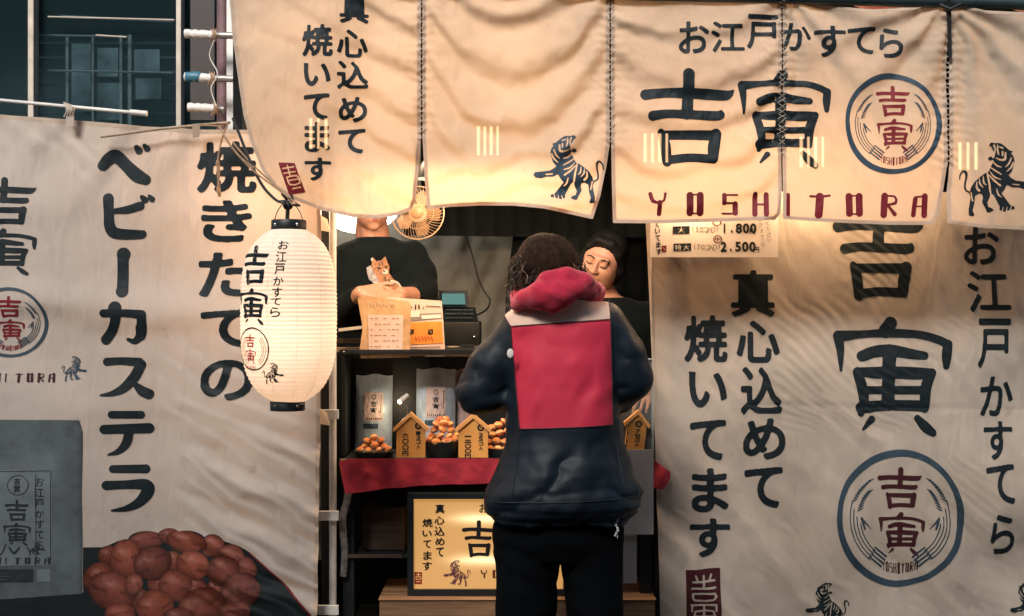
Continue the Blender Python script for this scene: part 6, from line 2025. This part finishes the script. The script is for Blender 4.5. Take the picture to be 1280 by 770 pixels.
def jw(x, y, z):
    px = x * sb + 640; py = 385 - (z - H) * sb
    low0 = ss(540, 560, py)
    n = 0.005 * fbm(x * 9, y * 9, z * 9, seed=211) + (0.003 * np.abs(fbm(x * 11, y * 9, z * 13, seed=212)) + 0.0012 * np.abs(fbm(x * 26, y * 20, z * 22, seed=225))) * (1 - 0.6 * ss(645, 655, px) * ss(765, 755, px) * (1 - low0)) - 0.002
    low = ss(545, 575, py)
    sl = np.maximum(ss(645, 628, px), ss(765, 778, px)) * (1 - low)
    n = n + sl * (0.0045 * SH((py * 0.9 + (px - 700) * np.sign(px - 700) * -0.5) / 5.2 + 4 * fbm(x * 10, y * 8, z * 10, seed=213)) * ss(-0.35, .3, fbm(x * 8, y * 8, z * 9, seed=214)))
    # skirt: radiating gathers and deep blouse folds above the hem
    n = n + low * (0.0075 * SH((px - 700) / 9.5 * (1 - 0.35 * ss(560, 630, py)) + 5 * fbm(x * 7, y * 5, z * 9, seed=215)) * ss(-.3, .4, fbm(x * 7, y * 5, z * 8, seed=216)))
    n = n + low * 0.0045 * SH(py / 5.5 + (px - 700) / 30 + 5 * fbm(x * 9, y * 5, z * 6, seed=217)) * ss(590, 615, py)
    n = n + (1 - low) * (1 - sl) * 0.0035 * np.sin(px / 11 + py / 40 + 5 * fbm(x * 6, y * 5, z * 6, seed=218)) * ss(0, .4, fbm(x * 8, y * 8, z * 5, seed=219))
    # elastic hem
    n = n - 0.004 * ss(632, 637, py)
    return n


jv.warp(jw)
JV, JQ = jv.mesh(); JV = smooth_mesh(JV, JQ, 1)
bm = bmesh.new()
for p in JV: bm.verts.new(p)
bm.verts.ensure_lookup_table()
for q in JQ:
    try: bm.faces.new([bm.verts[i] for i in q])
    except ValueError: pass
YS_ = -0.575
ks = (YS_ + D) / F
W2 = lambda px, py: np.array([(px - 640) * ks, H - (py - 385) * ks])
CORN = dict(tl=(628, 391), tr=(764, 366), ml=(638, 408), mr=(765, 399), bl=(649, 537), br=(768, 532))
lines = [('tl', 'ml'), ('ml', 'bl'), ('tr', 'mr'), ('mr', 'br'), ('ml', 'mr'), ('bl', 'br')]
bm.normal_update()
for a, b_ in lines:
    p, q = W2(*CORN[a]), W2(*CORN[b_]); dvec = q - p
    no = Vector((dvec[1], 0, -dvec[0])).normalized()
    reg = [f for f in bm.faces if f.calc_center_median().y < -0.44]
    geom = set()
    for f in reg:
        geom.add(f); geom.update(f.edges); geom.update(f.verts)
    bmesh.ops.bisect_plane(bm, geom=list(geom), plane_co=Vector((p[0], 0, p[1])), plane_no=no, dist=1e-5)


def inpoly(x, z, names):
    pts = [W2(*CORN[n_]) for n_ in names]; s_ = None
    for i in range(len(pts)):
        a = pts[i]; b_ = pts[(i + 1) % len(pts)]
        c = (b_[0] - a[0]) * (z - a[1]) - (b_[1] - a[1]) * (x - a[0])
        if abs(c) < 1e-9: continue
        if s_ is None: s_ = c > 0
        elif (c > 0) != s_: return False
    return True


groups = {0: [], 1: [], 2: []}
for f in bm.faces:
    c = f.calc_center_median(); k = 0
    if c.y < -0.44:
        if inpoly(c.x, c.z, ('ml', 'mr', 'br', 'bl')): k = 1
        elif inpoly(c.x, c.z, ('tl', 'tr', 'mr', 'ml')): k = 2
        elif c.z > W2(0, 399)[1] and W2(638, 0)[0] < c.x < W2(760, 0)[0]: k = 2
    groups[k].append(f)
bm.verts.index_update()
jac = None
for k, nm, m_ in ((0, 'jacket', 'navy'), (1, 'back_panel', 'jred'), (2, 'yoke', 'jcream')):
    vs = {}; fs = []
    for f in groups[k]:
        fs.append([vs.setdefault(v.index, len(vs)) for v in f.verts])
    co = {i: j for i, j in vs.items()}
    arr = np.zeros((len(vs), 3))
    bm.verts.ensure_lookup_table()
    for i, j in vs.items(): arr[j] = bm.verts[i].co[:]
    if k: arr = arr + np.array([0, -0.0006, 0])
    o = obj(nm, arr, fs, M[m_], cust if k == 0 else jac, True)
    if k == 0: jac = o
bm.free()
# raised seams along the panel joins and down both arms
seamm = mat('seam_piping', (0.006, 0.010, 0.014), 0.6)
JB = JV[JV[:, 1] < -0.44]
def seam(pts2, mm, r=0.0013):
    P_ = []
    for px_, py_ in pts2:
        xz = W2(px_, py_); d_ = np.hypot(JB[:, 0] - xz[0], JB[:, 2] - xz[1]); c_ = JB[d_ < 0.012]
        if len(c_): P_.append([xz[0], np.sort(c_[:, 1])[:max(1, len(c_) // 3)].mean() - 0.0012, xz[1]])
    if len(P_) > 3: MB().tube(curve_pts(P_, 2), r, 6).out('seam', mm, jac, smooth=True)
lerp2 = lambda a, b_, n_=26: [(a[0] + (b_[0] - a[0]) * t, a[1] + (b_[1] - a[1]) * t) for t in np.linspace(0, 1, n_)]
for a, b_ in lines: seam(lerp2(CORN[a], CORN[b_]), seamm)
seam(lerp2((649, 537), (640, 622)), seamm, 0.001); seam(lerp2((768, 533), (782, 618)), seamm, 0.001)
seam(lerp2((612, 628), (794, 622), 40), seamm, 0.0012)
# round white badge on the left edge of the back panel and drawcord beads at the hem
bd = Q3(638, 441, -0.573)
MB().lathe((0, 0, 0), [(0.0005, 0), (0.017, 0), (0.017, 0.002), (0.0005, 0.002)], n=20)
t_ = MB().ball(Q3(638, 440, -0.566), 0.013, 10, sc=(.7, .22, 1)); t_.out('badge', M['paper'], jac, smooth=True)
bd_ = MB()
for i in range(9):
    bd_.ball(Q3(767 + 1.6 * math.sin(i * 1.4), 637 + i * 3.0, -0.56 - 0.004 * math.cos(i)), 0.0036, 5)
bd_.tube([Q3(766, 630, -0.56), Q3(768, 664, -0.56)], 0.0014, 5)
tg = bd_.out('beaded_cord', M['tape'], cust, smooth=True)

# hood: soft rolls round the neck
hd_ = Vol((Xc(625), -0.70, Zc(402)), (Xc(760), -0.24, Zc(322)), 0.0055)
k0 = 0.024
hd_.chain([Q3(672, 360, -0.545), Q3(684, 354, -0.565), Q3(706, 350, -0.575), Q3(726, 355, -0.565), Q3(738, 363, -0.53)], [0.018, 0.027, 0.030, 0.027, 0.020], k0)
hd_.chain([Q3(645, 381, -0.52), Q3(656, 374, -0.55), Q3(676, 368, -0.585), Q3(700, 366, -0.59), Q3(718, 360, -0.58), Q3(735, 364, -0.545)], [0.012, 0.028, 0.036, 0.037, 0.031, 0.020], 0.007)
hd_.chain([Q3(668, 379, -0.565), Q3(690, 380, -0.58), Q3(707, 374, -0.58)], [0.018, 0.022, 0.018], 0.02)
hd_.chain([Q3(648, 380, -0.52), Q3(652, 372, -0.43), Q3(668, 372, -0.34), Q3(700, 378, -0.31), Q3(728, 372, -0.34), Q3(742, 366, -0.43), Q3(738, 362, -0.52)], [0.016, 0.030, 0.028, 0.026, 0.028, 0.030, 0.02], k0)
hd_.warp(lambda x, y, z: 0.0028 * np.sin((z * 0.9 + x * 0.5) * 130 + 4 * fbm(x * 12, y * 10, z * 12, seed=221)) * ss(-.3, .4, fbm(x * 9, y * 9, z * 9, seed=222)) + 0.003 * np.abs(fbm(x * 14, y * 14, z * 18, seed=223)))
join_vols('hood', [hd_], M['fleece'], cust, it=2)
# hat
Rl = [list(RH.col[i]) for i in range(3)]
bn = Vol(hc - 0.16, hc + 0.17, 0.0055)
bn.ell(HT(0, 0.026, 0.058), (0.083, 0.094, 0.062), Rl, 0.02)
bn.ell(HT(0, 0.030, 0.080), (0.066, 0.076, 0.046), Rl, 0.03)
bn.warp(lambda x, y, z: 0.0035 * fbm(x * 20, y * 20, z * 20, seed=231) + 0.0018 * np.sin(np.arctan2(y - hc[1], x - hc[0]) * 46))
join_vols('hat', [bn], M['beanie'], cust)
# curls
rc = random.Random(5)
for nm, mm, cnt, a0, a1 in (('hair', M['hair'], 1900, -1.75, 2.7), ('hair', M['hair_red'], 420, -1.5, 2.7)):
    hb = MB()
    for i in range(cnt):
        a = rc.uniform(a0, a1)
        zz_ = rc.uniform(-0.095, 0.050) + 0.06 * rc.random() ** 3
        rr = (0.088 + 0.004 * (zz_ < -0.03) if zz_ < 0.04 else 0.092 * math.sqrt(max(0.1, 1 - ((zz_ - 0.04) / 0.082) ** 2))) + 0.012 * rc.random()
        # local frame of the head: back of the head is +y
        bx, by = math.sin(a) * rr, 0.02 + math.cos(a) * rr * 1.06
        if by < -0.045: continue
        p0 = np.array([bx, by, zz_])
        r0 = rc.uniform(0.002, 0.006); ph = rc.uniform(0, 6.28); tw = rc.choice((-1, 1)); ln = rc.uniform(0.024, 0.048)
        ax = Vector((rc.uniform(-.6, .6), rc.uniform(-.3, .6), -1)).normalized()
        u = ax.orthogonal().normalized(); w = ax.cross(u)
        pts = []
        for t in np.linspace(0, 1, 12):
            q = Vector(p0) + ax * ln * t + (u * math.cos(ph + tw * 6 * t) + w * math.sin(ph + tw * 6 * t)) * r0
            pts.append(HT(*q))
        hb.tube(pts, [0.0006 + 0.0007 * math.sin(math.pi * j / 11) for j in range(12)], 4)
    o = hb.out(nm, mm, cust, smooth=True); o['kind'] = 'stuff'
hb = Vol(hc - 0.16, hc + 0.16, 0.006)
hb.ell(HT(0, 0.035, -0.03), (0.088, 0.085, 0.075), Rl, 0.02)
hb.warp(lambda x, y, z: 0.010 * fbm(x * 35, y * 35, z * 35, seed=235))
join_vols('hair_mass', [hb], M['hair'], cust, it=0)

# ---- man behind the counter, hands together
YM = 0.78
sm = F / (YM + D)
Qm = lambda px, py, Y=YM: np.array([(px - 640) / sm, Y, H - (py - 385) / sm])
RM = Euler((0.30, 0.0, 0.25), 'XYZ').to_matrix()
hm_c = Qm(466, 247, YM - 0.02)
mv, MT = head_vol(hm_c, RM, 0.0045)
mx = Qm(470, 0)[0]
bv = Vol((mx - 0.33, 0.30, 0.0), (mx + 0.33, 1.0, 1.86), 0.011)
zs = Qm(0, 300)[2]
bv.loft([(0.85, mx, YM, .15, .10), (1.10, mx, YM, .14, .10), (zs - 0.14, mx, YM, .15, .09), (zs - 0.07, mx, YM, .10, .07), (zs - 0.03, mx, YM, .06, .05)])
bv.cap((mx, YM + 0.01, zs - 0.02), hm_c - [0, -0.03, 0.09], 0.055, 0.052)
for sx in (-1, 1):
    bv.chain([(mx + sx * .08, YM, .86), (mx + sx * .09, YM, .48), (mx + sx * .09, YM, .08)], [.085, .06, .045], .03); bv.cap((mx + sx * .09, YM - .12, .04), (mx + sx * .09, YM + .04, .045), .035)
mL = [Qm(438, 332), Qm(438, 388, 0.70), Qm(462, 367, 0.50)]
mR = [Qm(512, 332), Qm(529, 372, 0.66), Qm(508, 369, 0.50)]
for A in (mL, mR): bv.chain(A, [.05, .040, .027], .02)
h1 = hand_vol(mL[2], (1, -0.35, 0.02), (0.2, 0.7, 0.7), (0.1, 0.7, -0.7), 0.42, s=0.86, thumb_in=0.1)
h2 = hand_vol(mR[2] + np.array([0.0, -0.03, -0.012]), (-1, -0.30, -0.05), (-0.2, 0.7, 0.7), (0, 0.7, -0.7), 0.48, s=0.86, thumb_in=0.1)
man = join_vols('person', [bv, mv, h1, h2], M['skin'], None, base=(mx, YM, 0))
tag(man, 'worker in a black sweater with a cat print, hands clasped, head behind the curtain', 'person')
face_bits(MT, man)
sw = Vol((mx - 0.34, 0.42, 0.80), (mx + 0.34, 1.02, 1.80), 0.0085)
sw.loft([(0.84, mx, YM, .175, .125), (1.05, mx, YM, .180, .130), (zs - 0.16, mx - 0.004, YM, .182, .128), (zs - 0.05, mx, YM, .165, .112), (zs - 0.012, mx, YM + .005, .10, .085), (zs + 0.012, mx, YM + .01, .066, .068)], .03, 2.4)
sw.chain([Qm(436, 325), Qm(431, 352, .76), Qm(434, 392, 0.70), Qm(453, 374, 0.56)], [.066, .064, .060, .040], .03)
sw.chain([Qm(514, 322), Qm(525, 345, .74), Qm(531, 370, 0.67), Qm(523, 371, 0.61)], [.066, .060, .052, .042], .03)
sw.cap((mx, YM, zs + 0.07), (mx, YM, zs - 0.02), 0.047, 0.055, k=0.01, cut=True)
sw.warp(lambda x, y, z: 0.005 * fbm(x * 10, y * 10, z * 10, seed=241) + 0.005 * np.sin(z * 85 + x * 40 + 5 * fbm(x * 8, y * 8, z * 8, seed=242)) * ss(0, .4, fbm(x * 8, y * 8, z * 6, seed=243)))
swo = join_vols('sweater', [sw], M['knit'], man, it=2)
tr_ = Vol((mx - 0.22, 0.6, 0.05), (mx + 0.22, 0.95, 0.95), 0.014)
for sx in (-1, 1): tr_.chain([(mx + sx * .085, YM, .86), (mx + sx * .09, YM, .09)], [.095, .07], .03)
join_vols('trousers', [tr_], M['trouser'], man)
# cat print on the sweater
def swf(px, py, lift=0.0):
    px = np.asarray(px, float); py = np.asarray(py, float)
    x = (px - 640) / sm; z = H - (py - 385) / sm
    y = YM - 0.128 * np.clip(1 - np.abs((x - mx) / 0.182) ** 2.4, 0, 1) ** (1 / 2.4) - 0.006 - lift
    return np.stack([x, y, z], 1)


oc = mat('print_ginger', (0.40, 0.17, 0.07), 0.8, var=0.25, nscale=110, dark=(0.13, 0.07, 0.045)); gc = mat('print_grey', (0.34, 0.31, 0.30), 0.8, var=0.3, nscale=60); wc = mat('print_cream', (0.62, 0.50, 0.40), 0.8, var=0.1)
I = Ink(455, 318, 510, 366, 0.5)
I.poly([(470, 327), (471, 323), (475, 328), (481, 327), (486, 322), (488, 328), (491, 335), (490, 342), (496, 350), (503, 356), (503, 363), (492, 364), (484, 360), (478, 352), (473, 345), (469, 337)])
I.decal('cat_print', swf, oc, swo, 0.003)
I = Ink(455, 318, 510, 366, 0.5); I.poly([(463, 336), (468, 333), (471, 340), (475, 346), (479, 354), (480, 362), (474, 364), (472, 355), (466, 350), (464, 343)]); I.decal('cat_print', swf, gc, swo, 0.004)
I = Ink(455, 318, 510, 366, 0.4); I.disc(486, 341, 3.6, 2.8); I.stroke([(492, 352, 1.2), (500, 354, 1.4), (505, 360, 1.0)], n=3); I.disc(470, 326, 1.4, 2); I.decal('cat_print', swf, wc, swo, 0.005)
I = Ink(455, 318, 510, 366, 0.4)
for pts in ([(477, 336, .8), (480, 336.5, .8)], [(486, 335, .8), (488, 335, .8)], [(484, 340, .8), (486, 341, .6)], [(478, 330, .5), (479, 333, .5)], [(482, 329, .5), (482.5, 332, .5)], [(490, 350, .6), (494, 356, .6)], [(485, 348, .6), (488, 355, .6)]): I.stroke(pts, n=2)
I.decal('cat_print', swf, M['dark_line'], swo, 0.006)

# ---- woman behind the counter
YW = 0.86
sw_ = F / (YW + D)
Qw = lambda px, py, Y=YW: np.array([(px - 640) / sw_, Y, H - (py - 385) / sw_])
RW = (Matrix.Rotation(0.36, 3, 'Y') @ Matrix.Rotation(-0.30, 3, 'Z') @ Matrix.Rotation(0.30, 3, 'X'))
wc_ = Qw(753, 328)
wv, WT = head_vol(wc_, RW, 0.0034, 0.90)
wx_ = Qw(764, 0)[0]
bv = Vol((wx_ - 0.30, 0.5, 0.0), (wx_ + 0.30, 1.1, 1.62), 0.011)
zw = Qw(0, 372)[2]
bv.loft([(0.85, wx_, YW + .04, .145, .10), (1.10, wx_, YW + .04, .125, .09), (zw - 0.12, wx_, YW + .03, .155, .09), (zw - 0.03, wx_, YW + .03, .13, .08), (zw, wx_, YW + .02, .06, .05)])
bv.cap((wx_, YW + .03, zw - .03), WT(0, 0.03, -0.09), .047, .045)
for sx in (-1, 1):
    bv.chain([(wx_ + sx * .08, YW + .04, .86), (wx_ + sx * .08, YW + .04, .08)], [.08, .045], .03); bv.cap((wx_ + sx * .08, YW - .08, .04), (wx_ + sx * .08, YW + .08, .045), .033)
    bv.chain([(wx_ + sx * .15, YW + .03, zw - .07), (wx_ + sx * .20, YW + .02, zw - .30), (wx_ + sx * .11, YW - .2, zw - .36)], [.045, .036, .026], .02)
h1 = hand_vol((wx_ - .11, YW - .2, zw - .36), (0.3, -1, 0), (1, 0.2, 0.2), (0, 0, -1), 0.35, s=0.9)
h2 = hand_vol((wx_ + .11, YW - .2, zw - .36), (-0.3, -1, 0), (-1, 0.2, 0.2), (0, 0, -1), 0.35, s=0.9)
wom = join_vols('person', [bv, wv, h1, h2], M['skin'], None, base=(wx_, YW, 0))
tag(wom, 'dark-haired woman in black behind the counter looking down past the customer at the right', 'person')
face_bits(WT, wom, 1.0)
Rw = [list(RW.col[i]) for i in range(3)]
hv_ = Vol(wc_ - 0.2, wc_ + 0.2, 0.0045)
hv_.ell(WT(0, 0.034, 0.047), (0.078, 0.092, 0.082), Rw, 0.02); hv_.ell(WT(0, 0.128, 0.055), (0.036, 0.034, 0.036), Rw, 0.012)
hv_.chain([WT(-0.072, -0.008, 0.0), WT(-0.064, -0.030, 0.055), WT(-0.030, -0.048, 0.096), WT(0.030, -0.048, 0.096), WT(0.064, -0.030, 0.055), WT(0.072, -0.008, 0.0)], [0.013, .013, .012, .012, .013, .013], 0.014)
for sx in (-1, 1): hv_.chain([WT(sx * 0.072, -0.002, 0.03), WT(sx * 0.077, 0.006, -0.01), WT(sx * 0.070, 0.02, -0.06)], [0.020, 0.023, 0.017], 0.012)
hv_.warp(lambda x, y, z: 0.0006 * np.sin(x * 420 + 8 * fbm(x * 20, y * 20, z * 20, seed=251)))
join_vols('hair', [hv_], M['hair_black'], wom)
tv = Vol((wx_ - 0.32, 0.55, 0.35), (wx_ + 0.32, 1.12, 1.58), 0.011)
tv.loft([(0.40, wx_, YW + .04, .19, .13), (0.9, wx_, YW + .04, .165, .12), (1.1, wx_, YW + .04, .15, .115), (zw - .12, wx_, YW + .03, .175, .11), (zw - .03, wx_, YW + .03, .14, .095), (zw, wx_, YW + .02, .07, .065)], .03)
for sx in (-1, 1): tv.chain([(wx_ + sx * .15, YW + .03, zw - .07), (wx_ + sx * .20, YW + .02, zw - .30), (wx_ + sx * .13, YW - .14, zw - .35)], [.056, .050, .036], .03)
tv.warp(lambda x, y, z: 0.006 * fbm(x * 9, y * 9, z * 9, seed=255))
join_vols('black_apron', [tv], M['knit'], wom)
